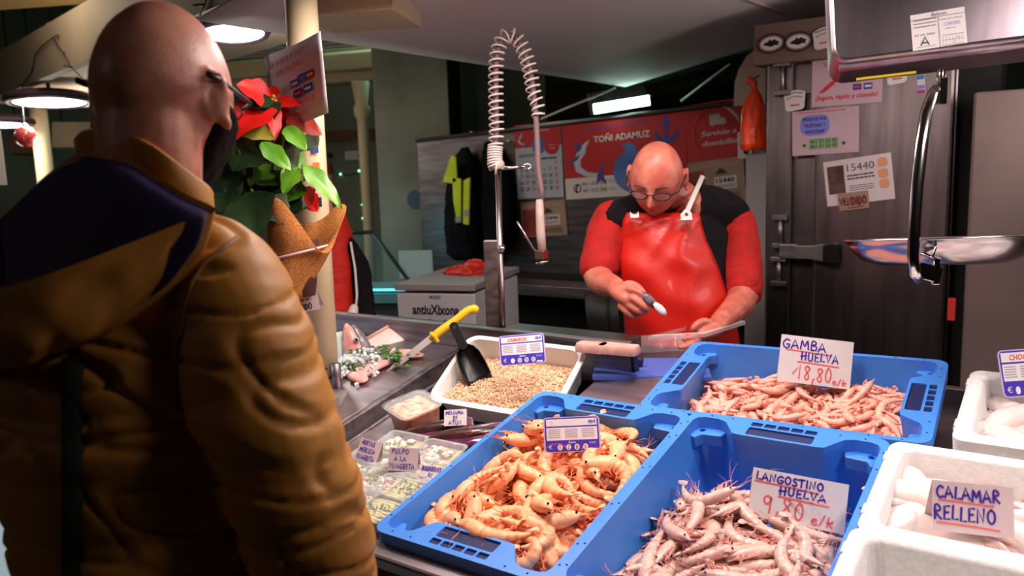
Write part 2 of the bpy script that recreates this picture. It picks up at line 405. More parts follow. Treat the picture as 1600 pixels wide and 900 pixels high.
# dark horizontal band with shelf on the far wall
struct(MB().box((L/2, .5, -.62), (L+.3, .1, .1), Mc).build('trim_6', mat('brown_band', (96, 62, 46), .7)))
def rcol(name, px, y0, d, r, z1, m, cap=False):
    p = at(px, y0, d); mb = MB(); T = Matrix.Translation((p.x, p.y, 0))
    prof = [(r, 0), (r, z1-.3)]+([(r*1.5, z1-.26), (r*1.5, z1-.2), (r*1.1, z1-.18), (r*1.7, z1)] if cap else [(r, z1)])
    mb.lathe(prof, 20, T, caps=True); return struct(mb.build(name, m))
rcol('trim_7', 570, 250, 6.6, .045, 2.3, cream, True)
rcol('trim_8', 66, 230, 6.0, .06, 2.2, cream)

# stainless back wall of the stall
BY = 4.2
a = ony(652, 220, BY); b = ony(1200, 148, BY)
struct(MB().add([(a.x, BY, .0), (b.x+.6, BY, 0), (b.x+.6, BY, b.z), (a.x, BY, a.z), (a.x, BY+.06, 0), (b.x+.6, BY+.06, 0), (b.x+.6, BY+.06, b.z), (a.x, BY+.06, a.z)],
  [(0, 1, 2, 3), (5, 4, 7, 6), (3, 2, 6, 7), (1, 5, 6, 2), (4, 0, 3, 7)]).build('wall_stall', steel_dull))
struct(MB().tube([(a.x, BY-.008, a.z), (b.x+.6, BY-.008, b.z)], .014, 6).build('trim_9', steel_dull))
# black bar put in for the dark of the gap, and the tube light seen over the stall wall
p0 = at(848, 178, 5.6); p1 = at(1190, 118, 5.4)
struct(MB().tube([p0+Vector((-.2, .4, .05)), p1+Vector((.2, .4, .05))], .17, 4, flat=1.1).build('trim_10', blackm))
g = thing('tube_light', 'glowing greenish tube light in a steel hood above the red banner', 'light', at(972, 165, 4.7))
x0 = at(925, 172, 4.6); x1 = at(1012, 158, 4.6); X = x1-x0
mb = MB(); Mh = frame(x0, X, z=(0, 0, 1)); Lh = X.length
mb.loft([[(t, -.05, -.02), (t, .12, -.02), (t, .12, .1), (t, .05, .1)] for t in (0, Lh)], Mh, smooth=False); mb.build('hood', steel, g)
MB().box((Lh/2, -.06, .0), (Lh*.98, .03, .055), Mh).build('tube', mat('tube_glow', (205, 255, 232), emit=9), g)
MB().tube([x1+Vector((.0, -.05, .02)), x1+Vector((.05, -.05, .025)), x1+Vector((.09, -.03, .06))], .006, 6).build('cable', black, g)

# grey awning above the stall, sloping up to the right
def awz(x): return 1.985+.18*(x+2.1)
def awf(u, v):
    y = 1.45+(4.15-1.45)*v; x = -2.13+(2.9)*u
    return (x, y, awz(x)-.05*math.sin(PI*min(1, u*1.4))*math.sin(PI*v)+.0)
mb = MB().grid(awf, 24, 20); o = mb.build('ceiling_awning', awning_m, solid=.006); struct(o)
mb = MB(); mb.tube([awf(.36, t/10)-Vector((0, 0, .004)) if False else Vector(awf(.36+.02*t/10, t/10))-Vector((0, 0, .007)) for t in range(11)], .012, 6, flat=.3)
struct(mb.build('trim_11', mat('awning_seam', (176, 150, 150), .7)))
def cord(name, label, pts, r, m, cat='cord', group=None):
    return tag(MB().tube(pts, r, 6).build(name, m), label, cat, group)
cord('guy_line', 'pale cord tying the awning edge to the stall wall left of the tube light', [at(962, 137, 4.4), at(845, 186, 4.55)], .006, white_plastic, group='awning tie cords')
cord('guy_line', 'pale cord tying the awning edge down to the top of the red banner', [at(1140, 100, 4.1), at(1064, 158, 4.45)], .006, white_plastic, group='awning tie cords')

# beige beam with the lit soffit, upper left
z_b = 2.15
n0 = at(420, -22, 2.62); n0.z = z_b; f0 = at(-40, 174, 6.0); f0.z = z_b
X = f0-n0; Lb = X.length; Mb = frame(n0, X, z=(0, 0, 1))     # y of this frame points away from the stall? fixed below
back = Mb.to_3x3() @ Vector((0, 1, 0)); sgn = 1 if back.y > 0 else -1
struct(MB().box((Lb/2, sgn*.03, .13), (Lb, .06, .27), Mb).build('trim_12', mat('beam_paint', (150, 136, 116), .6, 0, (140, 128, 110), 3)))
struct(MB().box((Lb/2, sgn*.36, .04), (Lb, .6, .04), Mb).build('trim_13', mat('soffit_paint', (226, 200, 172), .6)))
# the short ledge around the pole head
p = at(540, 0, 2.35)
struct(MB().box((0, 0, .06), (.3, .3, .14), Matrix.Translation((p.x-.04, p.y+.1, p.z-.035)) @ Matrix.Rotation(.45, 4, 'Z')).build('trim_14', beige, bevel=.004))

# pole
PX, PYY = -1.718, 1.49
mb = MB().tube([(PX-.012, PYY, .8), (PX+.0, PYY, 2.35)], .0435, 28); pole = mb.build('trim_15', cream); struct(pole)
mb = MB()
for (px, py, s) in ((500, 579, 1), (507, 592, .8)):
    q = onx(px, py, PX+.0); 
pp = Vector((PX, PYY, 0)); tocam = Vector((-PX, -PYY, 0)).normalized(); side = Vector((-tocam.y, tocam.x, 0))
def onpole(off, z, r=.0442):       # off: metres to the viewer's right around the pole, from the side facing the camera
    a = off/r; return Vector((PX, PYY, z))+(tocam*math.cos(a)+side*math.sin(a))*r
for (o_, z_, s_) in ((-.003, .985, .010), (.013, .96, .008)):
    mb.add([onpole(o_-s_, z_-.3*s_), onpole(o_+s_*.6, z_-s_*.4), onpole(o_+s_, z_+s_*.3), onpole(o_-s_*.2, z_+s_)], [(0, 1, 2, 3)])
struct(mb.build('trim_16', mat('chipped_paint', (52, 38, 36), .9)))

# cold room: brushed doors, jambs, head strip
CY = 3.2
xl = ony(1196, 300, CY).x; xr = ony(1490, 300, CY).x
cold_m = mat('cold_room_steel', (128, 118, 118), .34, 1, (104, 95, 96), 2.5, .08, 40, stretch=(8, 1, 1), bstretch=(1, 1, 26))
struct(MB().box(((xl+xr)/2, CY+.5, .96), (xr-xl, 1.0, 1.92)).build('wall_cold_room', cold_m, bevel=.006))
zt = ony(1200, 92, CY).z
struct(MB().box(((xl+xr)/2+.02, CY-.02, zt+.045), (xr-xl+.1, .1, .15)).build('trim_17', mat('head_strip', (126, 106, 96), .5, .6), bevel=.004))
struct(MB().box((xl+.06, CY-.012, .95), (.1, .03, 1.9)).build('trim_18', cold_m, bevel=.008))
struct(MB().box((xl-.06, CY+.1, .78), (.09, .06, 1.56)).build('trim_19', mat('pale_jamb', (150, 142, 142), .5), bevel=.004))
struct(MB().box((xl+.1+.325, CY-.018, .94), (xr-xl-.2, .036, 1.84)).build('door_1', cold_m, bevel=.012))
struct(MB().box((xr+.05, CY+.2, 1.1), (.14, .3, 2.2)).build('trim_20', blackm))  # black block filling in the dark gap right of the cold room
xd = ony(1512, 300, 3.05).x
struct(MB().box((xd+.7, 3.13, .86), (1.4, .1, 1.73)).build('door_2', mat('brown_grey_door', (110, 92, 88), .6, 0, (100, 84, 80), 4), bevel=.01))
struct(MB().box((xd+.7, 3.1, 1.98), (1.5, .2, .14)).build('trim_21', mat('brown_wood', (92, 58, 40), .6)))
q = ony(1487, 483, 3.05); struct(MB().box((q.x, 3.05, q.z), (.022, .02, .075)).build('trim_22', mat('red_tape', (190, 40, 30), .6)))

# ------------------------------------------------------------------ fish counter (one thing, with its parts)
counter = thing('fish_counter', 'long stainless steel fish counter sloping down to the customer', 'counter', (-.7, 1.4, 0))
def sbox(x0, x1, s0, s1, h0, h1, name, m, bevel=.003):
    return MB().box(((x0+x1)/2, (s0+s1)/2, (h0+h1)/2), (x1-x0, s1-s0, h1-h0), SL).build(name, m, counter, bevel=bevel)
purple_steel = mat('display_steel', (196, 176, 184), .4, 1, (164, 146, 156), 3, .06, 40, stretch=(1, 10, 1))
sbox(-1.42, -1.056, -.01, .44, -.075, -.055, 'display_bed', purple_steel)
sbox(-1.42, -1.0, .44, .83, -.2, -.18, 'tray_recess', purple_steel)
sbox(-1.056, .7, .6, .64, -.09, -.06, 'display_bed', purple_steel) if False else None
sbox(-1.0, -.83, .595, .83, -.075, -.055, 'back_ledge', purple_steel)
sbox(-1.06, .75, -.02, 1.1, -.2, -.18, 'well_floor', steel_dull)
sbox(-2.6, .75, -.047, -.006, -.06, -.028, 'front_lip', steel, .006)
sbox(-2.6, -1.5, .0, .83, -.09, -.04, 'raised_bed', purple_steel)
sbox(-1.5, -1.42, -.006, .83, -.075, -.062, 'channel', steel_dull)
sbox(-1.49, -1.475, -.006, .83, -.07, -.036, 'ridge', steel)
sbox(-1.425, -1.415, -.006, .83, -.07, -.05, 'ridge', steel)
sbox(-2.6, -.925, .83, .85, -.09, .028, 'upstand', steel, .003)
sbox(-.925, -.915, .826, .854, -.09, .03, 'end_cap', black)
sbox(-.9, .75, 1.1, 1.12, -.2, -.13, 'well_back', steel_dull)
MB().box((-.93, .975, .41), (3.4, .02, .82)).build('front_panel', mat('shaded_front', (34, 28, 30), .5), counter)  # dark colour stands for the shade under the front lip
lab(MB().box((-2.9, .97, .415), (1.55, .03, .83)).build('side_panel', mat('pale_front', (196, 200, 200), .5, 0, (182, 188, 190), 2), counter), 'pale white front panel at the far left')
MB().box((-.7, 1.42, .3), (3.6, .7, .6)).build('carcass', blackm, counter)
# flat work surface behind the upstand, where the man works
worktop = thing('work_table', 'steel work table behind the counter where the fishmonger stands', 'table', (-1.4, 2.05, 0))
MB().box((-1.68, 2.05, .955), (1.7, .42, .03)).build('table_top', steel_dull, worktop, bevel=.003)
MB().box((-1.2, 1.93, 1.008), (.42, .16, .076)).build('fillet_ledge', steel_dull, worktop, bevel=.003)
MB().box((-1.68, 2.0, .5), (1.6, .3, .86)).build('cabinet', blackm, worktop)

# beige cornice of the market hall above the beam, upper left
a = at(-60, 60, 4.6); b = at(520, -40, 4.2); X = b-a; X.z = 0; Mq = frame(Vector((a.x, a.y, 2.62)), X, z=UPV); L = X.length
struct(MB().box((L/2, .5, .3), (L+1, .2, .5), Mq).build('trim_23', mat('cornice_paint', (206, 178, 132), .65, 0, (190, 164, 122), 3)))
struct(MB().box((L/2, .33, .1), (L+1, .16, .1), Mq).build('trim_24', mat('cornice_paint', (206, 178, 132), .65)))
light('hall_light', 'POINT', tuple(at(60, 30, 3.9)+Vector((0, -.1, .1))), 5, (1, .82, .6), .15)  # added point light without a fixture, brightens the cornice

def onplane(px, py, p, n, off=0):
    r = ray(px, py); p = p-n*off if (CAM-p).dot(n) < 0 else p+n*off
    return CAM+r*((p-CAM).dot(n)/r.dot(n))
beam_n = (Mb.to_3x3() @ Vector((0, 1, 0))); beam_n.z = 0; beam_n.normalize()
def onbeam(px, py, off=.006): return onplane(px, py, n0, beam_n, off)
wall_n = Mc.to_3x3() @ Vector((0, 1, 0)); wall_p = Mc @ Vector((0, .54, 0))
def onfar(px, py, off=.01): return onplane(px, py, wall_p, wall_n, off)
# ------------------------------------------------------------------ round LED lamps
glow_m = mat('lamp_glow', (228, 255, 246), emit=16)
key_glow = mat('counter_lamp_glow', (255, 238, 232), emit=62)
side_glow = mat('side_lamp_glow', (255, 240, 234), emit=52)
bezel_m = mat('lamp_housing', (78, 56, 72), .45, .3)
def led_lamp(loc, label, r=.15, tilt=0, az=0, glow=None, drop=.12, group='round lamps under the beam'):
    M = Matrix.Translation(loc) @ Matrix.Rotation(az, 4, 'Z') @ Matrix.Rotation(tilt, 4, 'X')
    t = thing('round_lamp', label, 'lamp', M, group)
    MB().lathe([(r*.8, 0.004), (r*.84, -.008), (r*.95, -.006), (r*1.02, .012), (r*1.0, .035), (r*.88, .052), (r*.5, .06), (0.001, .062)], 40).build('housing', bezel_m, t, world=False)
    MB().lathe([(0.001, .001), (r*.81, .001)], 40).build('diffuser', glow or glow_m, t, world=False).data.flip_normals()
    MB().tube([(0, 0, .06), (0, 0, .06+drop)], .012, 8).build('stem', bezel_m, t, world=False)
    if glow is None: light('soffit_fill', 'POINT', M @ Vector((0, 0, -.28)), 5.5, (1, .88, .78), .1)  # extra unseen point light below the lamp, added to brighten the soffit
    return t
def aimtilt(px): return math.atan2(ray(px, 200).x, ray(px, 200).y)
led_lamp(at(364, 52, 3.3), 'round lamp glowing under the beam right beside the bald head', .152, -.14, -aimtilt(364)+.1)
led_lamp(at(78, 160, 5.0), 'wide round lamp under the beam at the far left, below the dark light string', .25, -.07, -aimtilt(78), drop=.06)
led_lamp(at(-6, 195, 5.6), 'round lamp cut by the left picture edge behind the red bauble', .24, -.05, -aimtilt(0))
led_lamp(at(152, 116, 5.4), 'small far round lamp half hidden behind the back of the bald head', .19, -.1, -aimtilt(150))
for (x, y) in ((-1.28, 1.5), (-.68, 1.25), (.28, 1.78), (-.72, 1.78), (.34, 1.25)):
    led_lamp((x, y, 2.02), 'round lamp hanging over the prawn crates', .15, 0, 0, key_glow if x < .3 else side_glow, .08, 'lamps over the prawn crates')

# ------------------------------------------------------------------ blue fish crates
blue_m = mat('blue_crate_plastic', (70, 140, 230), .38, 0, (62, 130, 224), 5, .03, 90)
def crate(M, label):
    W, L, D = .39, .6, .165
    t = thing('fish_crate', label, 'crate', M, 'blue fish crates')
    hw, hl = W/2, L/2
    def inner(off, blk, e=.020):
        """inner outline, counter-clockwise, with the handle blocks bulging inwards at both ends"""
        a = hw-.0135-off; b = hl-e-off; bb = b-blk
        half = [(-.132, b), (-.115, b-.15*blk), (-.1, b-.6*blk), (-.088, bb+.002), (-.075, bb), (.075, bb), (.088, bb+.002), (.1, b-.6*blk), (.115, b-.15*blk), (.132, b)]
        r = .02
        pts = [(-a, b-r), (-a+.3*r, b-.3*r), (-a+r, b)]+half+[(a-r, b), (a-.3*r, b-.3*r), (a, b-r)]
        low = [(-x, -y) for x, y in pts]
        return (pts+low)[::-1]
    out = rrect(W, L, .028, 5, -hw, -hl)
    holes = [inner(0, .048)]
    slots = []
    for sg in (1, -1):
        slots.append([(sg*x, sg*y) for x, y in rrect(.128, .03, .004, 2, -.064, hl-.062)])
        for k in range(5): slots.append([(sg*x, sg*y) for x, y in rrect(.0225, .015, .002, 1, -.064+k*.0264, hl-.0265)])
    dots = []
    for y in (-.25, -.19, -.065, .065, .19, .25):
        for sx in (-1, 1): dots.append(circ(sx*(hw-.0068), y, .0024, 8))
    for x in (-.15, -.105, .105, .15):
        for sy in (-1, 1): dots.append(circ(x, sy*(hl-.011), .0024, 8))
    MB().prism(out, -.014, 0, holes=holes+slots+dots).build('rim', blue_m, t, world=False, bevel=.0012)
    mb = MB()                                    # outer skirt and outer wall
    def ring(pts, z): return [(x, y, z) for x, y in pts]
    sc_ = lambda dx: rrect(W-2*dx, L-2*dx, .028, 5, -hw+dx, -hl+dx)
    mb.loft([ring(sc_(.0005), -.003), ring(sc_(.0005), -.034), ring(sc_(.009), -.036), ring(sc_(.024), -D)], caps=False, smooth=False)
    top, mid, bot = inner(0, .048), inner(.006, .036), inner(.024, .012)
    mb.loft([ring(top, -.002), ring(mid, -.06), ring(bot, -D+.008)], caps=False, smooth=False)
    tri = geometry.tessellate_polygon([[Vector((x, y, 0)) for x, y in bot]])
    mb.add(ring(bot, -D+.008), [tuple(f) for f in tri]); mb.add(ring(sc_(.024), -D), [tuple(range(len(out)))])
    mb.build('body', blue_m, t, world=False, sharp=35, fixn=False)
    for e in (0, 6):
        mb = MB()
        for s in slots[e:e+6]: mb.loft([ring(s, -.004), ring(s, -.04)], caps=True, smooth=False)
        mb.build('handle_pocket', mat('shaded_pocket', (14, 30, 84), .6), t, world=False)  # slots coloured darker than the crate, their shade is in the colour
    for sx in (-1, 1):
        for sy in (-1, 1):
            p = [(sx*(hw-.012), sy*(hl-.018)), (sx*(hw-.012), sy*(hl-.062)), (sx*(hw-.026), sy*(hl-.066)), (sx*(hw-.034), sy*(hl-.05)), (sx*(hw-.075), sy*(hl-.046)), (sx*(hw-.082), sy*(hl-.018))]
            if sx*sy < 0: p = p[::-1]
            k = MB().prism(p, -.05, -.024, holes=[circ(sx*(hw-.03), sy*(hl-.033), .006, 10)]).build('corner_ledge', blue_m, t, world=False, bevel=.003)
    return t
C1 = SM(-.852, .29, -.005); C2 = SM(-.456, .283, .006); C3 = SM(-.515, .826, -.027, math.radians(2.6)) @ Matrix.Rotation(PI/2, 4, 'Z')
crate(C1, 'blue fish crate full of cooked orange prawns, at the left front')
crate(C2, 'blue fish crate half full of raw grey prawns, beside the white foam box')
crate(C3, 'blue fish crate of small pink prawns lying crosswise behind the other two')

# ------------------------------------------------------------------ prawns
PK = {
 'cooked': dict(L=.15, r=.0146, a=(255, 196, 148), b=(244, 138, 84), leg=(246, 140, 92), rough=.38),
 'raw': dict(L=.158, r=.0118, a=(226, 188, 172), b=(190, 148, 138), leg=(222, 150, 138), rough=.3),
 'small': dict(L=.105, r=.0082, a=(248, 190, 168), b=(228, 140, 118), leg=(246, 160, 140), rough=.34)}
def prawn_parts(kind, curl, hand_, seed):
    """spine, and mesh data: prawn lying on its side, head towards -x"""
    k = PK[kind]; L, rm = k['L'], k['r']; rr = random.Random(seed)
    N = 34; P = []; ang = 0; x = y = 0.0; A = []
    for i in range(N+1):
        t = i/N; P.append(Vector((x, y, 0))); A.append(ang)
        d = L/N; x += math.cos(ang)*d; y += math.sin(ang)*d
        if t > .34: ang += hand_*curl/(N*.66)*(1.25 if t < .75 else .6)
        else: ang += hand_*.12/(N*.34)
    c = sum(P, Vector())/len(P); P = [p-c for p in P]
    th = math.atan2(*(P[-1]-P[0]).yx); Rz = Matrix.Rotation(-th, 3, 'Z'); P = [Rz @ p for p in P]; A = [a-th for a in A]
    prof = [(0, .05), (.05, .3), (.1, .62), (.18, .92), (.28, 1.06), (.36, 1.0), (.42, .98), (.55, .96), (.7, .78), (.82, .56), (.9, .4), (.96, .26), (1, .12)]
    def rad(t):
        for (a, ra), (b, rb) in zip(prof, prof[1:]):
            if t <= b: return ra+(rb-ra)*(t-a)/(b-a)
        return .1
    mb = MB(); rings = []
    for i, p in enumerate(P):
        t = i/N; r = rm*rad(t); seg = 0
        if t > .38:
            u = ((t-.38)/.62*6.6) % 1; r *= 1.08-.2*u; 
        n = Vector((-math.sin(A[i]), math.cos(A[i]), 0))*hand_
        rings.append([tuple(p+n*(r*1.12*math.cos(q)*(-1))+Vector((0, 0, r*.86*math.sin(q)))) for q in [2*PI*j/12 for j in range(12)]])
    o = 0
    mb.loft(rings, smooth=True)
    for fi in range(len(mb.f)):
        i = fi//12; t = i/N
        if t > .38 and ((t-.38)/.62*6.6) % 1 > .7: mb.mi[fi] = 1
        if t < .1: mb.mi[fi] = 1
    ven = lambda i: Vector((-math.sin(A[i]), math.cos(A[i]), 0))*hand_
    fwd = lambda i: Vector((math.cos(A[i]), math.sin(A[i]), 0))
    # rostrum spike
    mb.tube([P[2]-ven(2)*rm*.3, P[0]-fwd(0)*L*.07-ven(0)*rm*.2], [rm*.2, rm*.03], 5, mi=1)
    fan = MB()
    for q in (-.75, -.3, .25, .7):
        d = Matrix.Rotation(q*.6, 3, 'Z') @ fwd(N); up = Vector((0, 0, 1)); s = d.cross(up); b = P[N]+Vector((0, 0, q*rm*.4)); l = L*.11; w_ = rm*.42
        fan.add([b, b+d*l*.5+s*w_, b+d*l*.9+s*w_*.7, b+d*l+up*rm*.1, b+d*l*.9-s*w_*.7, b+d*l*.5-s*w_, b+d*l*.5+up*rm*.18], [(0, 1, 6), (1, 2, 6), (2, 3, 6), (3, 4, 6), (4, 5, 6), (5, 0, 6)], smooth=True)
    legs = MB(); nl = 14 if kind != 'small' else 9
    for j in range(nl):
        k5 = 8 if kind != 'small' else 5; i = int(N*(.12+.25*j/k5)) if j < k5 else int(N*(.44+.075*(j-k5)))
        v = ven(i); f = fwd(i); l = L*(.13 if j < k5 else .085)*rr.uniform(.8, 1.2); z = rr.choice((-1, 1))*rm*.35
        b = P[i]+v*rm*.8+Vector((0, 0, z)); s = -1 if j < k5 else .6
        legs.tube([b, b+v*l*.5+f*l*.3*s+Vector((0, 0, z*.5)), b+v*l*.6+f*l*.95*s], [rm*.2, rm*.15, rm*.06], 4, smooth=False)
    ant = MB()
    for j in range(2 if kind == 'small' else 3):
        b = P[1]; d = -fwd(0); sp = rr.uniform(-.5, .6); l = L*rr.uniform(.3, .7) if j else L*.3
        pts = [b+d*l*q/5+ven(0)*hand_*0+ven(0)*l*(sp*(q/5)**2)+Vector((0, 0, rr.uniform(-.01, .04)*l*q)) for q in range(6)]
        ant.tube(pts, [rm*.035]*5+[rm*.012], 3, smooth=False)
    eye = MB()
    for s in (1, -1): eye.ell(tuple(P[3]+Vector((0, 0, s*rm*.55))-ven(3)*rm*.1), (rm*.17,)*3, n=8, k=5)
    sph = [(p.x, p.y, rm*rad(i/N)) for i, p in enumerate(P) if i % 4 == 2]
    return mb, fan, legs, ant, eye, sph
pm = {}
for k, d in PK.items():
    def dark(c, f): return tuple(int(q*f) for q in c)
    pm[k] = (mat(k+'_prawn_shell', d['a'], d['rough'], 0, tuple(int(.5*(p+q)) for p, q in zip(d['a'], d['b'])), 60, .12, 300, sss=.15),
             mat(k+'_prawn_band', d['b'], d['rough'], 0, d['a'], 90), mat(k+'_prawn_leg', d['leg'], .45), mat('prawn_eye', (12, 8, 8), .2))
if True:
    pm['raw'] = (mat('raw_prawn_shell', (218, 166, 140), .24, 0, (150, 106, 94), 45, .15, 300, sss=.2, lo=.4, hi=.68), pm['raw'][1], pm['raw'][2], pm['raw'][3])
def make_prawn(kind, curl, hand_, seed, name, label, cat, group, lite):
    shell, fan, legs, ant, eye, sph = prawn_parts(kind, curl, hand_, seed); m = pm[kind]
    t = thing(name, label, cat, Matrix(), group)
    shell.build('shell', [m[0], m[1]], t, world=False); fan.build('tail_fan', m[1], t, world=False)
    legs.build('legs', m[2], t, world=False)
    if not lite:
        ant.build('antennae', m[2], t, world=False); eye.build('eyes', m[3], t, world=False)
    return t, sph
def pile(CMx, hx, hy, ylim, base, kind, curls, count, seed, name, label, cat, group, lite=False, ice=None):
    """lay prawns one by one on a height field in the crate's own frame (x across, y along, z = 0 at the rim)"""
    rr = random.Random(seed); step = .004; nx = int(2*hx/step)+1; ny = int(2*hy/step)+1
    H = [[base(-hx+i*step, -hy+j*step) for j in range(ny)] for i in range(nx)]
    def h(x, y):
        i = min(max(int((x+hx)/step+.5), 0), nx-1); j = min(max(int((y+hy)/step+.5), 0), ny-1); return H[i][j]
    protos = []
    for q, c in enumerate(curls):
        protos.append(make_prawn(kind, c, 1 if q % 2 else -1, seed*31+q, name, label, cat, group, lite))
    used = [False]*len(protos); placed = 0; tries = 0
    while placed < count and tries < count*14:
        tries += 1; best = None
        for _ in range(5):
            q = rr.randrange(len(protos)); sph = protos[q][1]; yaw = rr.uniform(0, 2*PI); c, s = math.cos(yaw), math.sin(yaw)
            x = rr.uniform(-hx, hx); y = rr.uniform(ylim[0], ylim[1])
            pts = [(x+c*a-s*b, y+s*a+c*b, r) for a, b, r in sph]
            if any(abs(px) > hx-r*.7 or abs(py) > hy-r*.7 or py > ylim[1] for px, py, r in pts): continue
            hs = [h(px, py) for px, py, r in pts]; m = len(pts)
            al = [a for a, b, r in sph]; ma = sum(al)/m; mh = sum(hs)/m
            sl = sum((a-ma)*(e-mh) for a, e in zip(al, hs))/(sum((a-ma)**2 for a in al)+1e-9)
            sl = max(-.5, min(.5, sl))+rr.uniform(-.08, .08)
            need = sorted(e+r*.8-sl*(a-ma) for (a, b, r), e in zip(sph, hs)); z = need[int(m*.8)]
            sc_ = z+rr.uniform(0, .006)
            if best is None or sc_ < best[0]: best = (sc_, q, x, y, yaw, sl, z, ma, pts)
        if best is None: continue
        _, q, x, y, yaw, sl, z, ma, pts = best; t, sph = protos[q]
        M = CMx @ Matrix.Translation((x, y, z-sl*ma*0)) @ Matrix.Rotation(yaw, 4, 'Z') @ Matrix.Rotation(-math.atan(sl), 4, 'Y') @ Matrix.Rotation(rr.uniform(-.35, .35), 4, 'X') @ Matrix.Scale(rr.uniform(.92, 1.1), 4)
        if not used[q]:
            used[q] = True; t.matrix_world = M; MW[t.name] = M
        else: dup(t, M)
        placed += 1
        for (px, py, r), (a, b, _r) in zip(pts, sph):
            zt = z+sl*(a-ma)+r*.7; k = int(r/step)+1; i0 = int((px+hx)/step+.5); j0 = int((py+hy)/step+.5)
            for i in range(max(0, i0-k), min(nx, i0+k+1)):
                for j in range(max(0, j0-k), min(ny, j0+k+1)):
                    d2 = ((i-i0)**2+(j-j0)**2)*step*step
                    if d2 < r*r: H[i][j] = max(H[i][j], zt-r*.7+math.sqrt(r*r-d2)*.85)
def icebed(CMx, hx, hy, base, name, label, m, n=40, floorz=-.155):
    rr = random.Random(5); mb = MB()
    top = lambda x, y: base(x, y)+.006*noise.noise(Vector((x*90, y*90, 0)))
    mb.grid(lambda u, v: ((2*u-1)*hx, (2*v-1)*hy, top((2*u-1)*hx, (2*v-1)*hy)), n, n)
    mb.v = [CMx @ p for p in mb.v]
    o = mb.build(name, m); return tag(o, label, 'ice', kind='stuff')
ice_pink = mat('melting_ice', (224, 176, 158), .3, 0, (198, 140, 122), 60, .5, 160)
b1 = lambda x, y: -.125+.03*math.exp(-((x/.13)**2+((y+.1)/.22)**2))
icebed(C1, .172, .262, b1, 'crushed_ice', 'bed of ice under the cooked orange prawns', ice_pink)
pile(C1, .168, .262, (-.26, .255), b1, 'cooked', (.9, 1.6, 2.3, 3.0, 2.0, 1.2, 2.7, 1.8), 135, 3, 'cooked_prawn', 'cooked orange prawn heaped in the left blue crate', 'prawn', 'cooked prawns in the left crate')
def b2(x, y): 
    t = max(0, min(1, (y+.02)/.16)); t = t*t*(3-2*t)
    return (-.125+.02*math.exp(-(x/.12)**2))*(1-t)+(-.153)*t
icebed(C2, .165, .255, b2, 'crushed_ice', 'ice under the raw grey prawns in the middle crate', ice_pink) if False else None
pile(C2, .164, .258, (-.255, .16), b2, 'raw', (.35, .8, 1.2, .5, 1.7, .9, .6, 2.4), 100, 4, 'raw_prawn', 'raw greyish pink prawn in the middle blue crate', 'prawn', 'raw prawns in the middle crate')
b3 = lambda x, y: -.108+.022*math.exp(-((x+.03)/.12)**2-(y/.26)**2)
icebed(C3, .172, .262, b3, 'crushed_ice', 'bed of ice under the small pink prawns', ice_pink)
pile(C3, .166, .24, (-.24, .24), b3, 'small', (.5, 1.0, 1.6, .8, .35, 1.3), 280, 6, 'small_prawn', 'small raw pink prawn heaped in the rear blue crate', 'prawn', 'small pink prawns in the rear crate', lite=True)
# ------------------------------------------------------------------ white foam boxes with squid
def foam_box(x0, x1, s0, s1, h, dep, th, label, yaw=0):
    M = SM((x0+x1)/2, (s0+s1)/2, h, yaw); W, L = x1-x0, s1-s0
    t = thing('foam_box', label, 'box', M, 'white foam boxes')
    def rr_(d, z, r): return [(x, y, z) for x, y in rrect(W-2*d, L-2*d, r, 4, -W/2+d, -L/2+d)]
    mb = MB().loft([rr_(.004, -dep, .02), rr_(0, -.004, .02), rr_(.004, 0, .018), rr_(th-.006, 0, .02), rr_(th, -.006, .02), rr_(th+.012, -dep+.03, .025)], caps=False, smooth=True)
    mb.add(rr_(th+.012, -dep+.03, .025), [tuple(range(20))]); mb.add(rr_(.004, -dep, .02), [tuple(range(20))[::-1]])
    mb.build('body', foam, t, world=False, sharp=45)
    mb = MB()
    for sx in (-1, 1):
        for sy in (-.3, .3): mb.box((sx*(W/2-.004), sy*L, -.01), (.012, .03, .022))
    mb.build('lid_notches', mat('foam_notch', (226, 222, 226), .8), t, world=False, bevel=.003)
    return t
foam_box(-.262, .2, .285, .575, .012, .14, .026, 'white foam box of pale squid with the CALAMAR RELLENO card')
foam_box(-.262, .2, -.03, .268, .03, .15, .028, 'empty looking white foam box at the bottom right corner of the photo')
foam_box(-.168, .3, .6, .9, .02, .14, .03, 'white foam box at the right edge under the blue price tag')
squid_m = mat('pale_squid', (246, 232, 226), .25, 0, (238, 214, 208), 18, .06, 120, sss=.2, coat=.4)
squid_d = mat('squid_arm', (236, 204, 196), .3, 0, (224, 180, 174), 60)
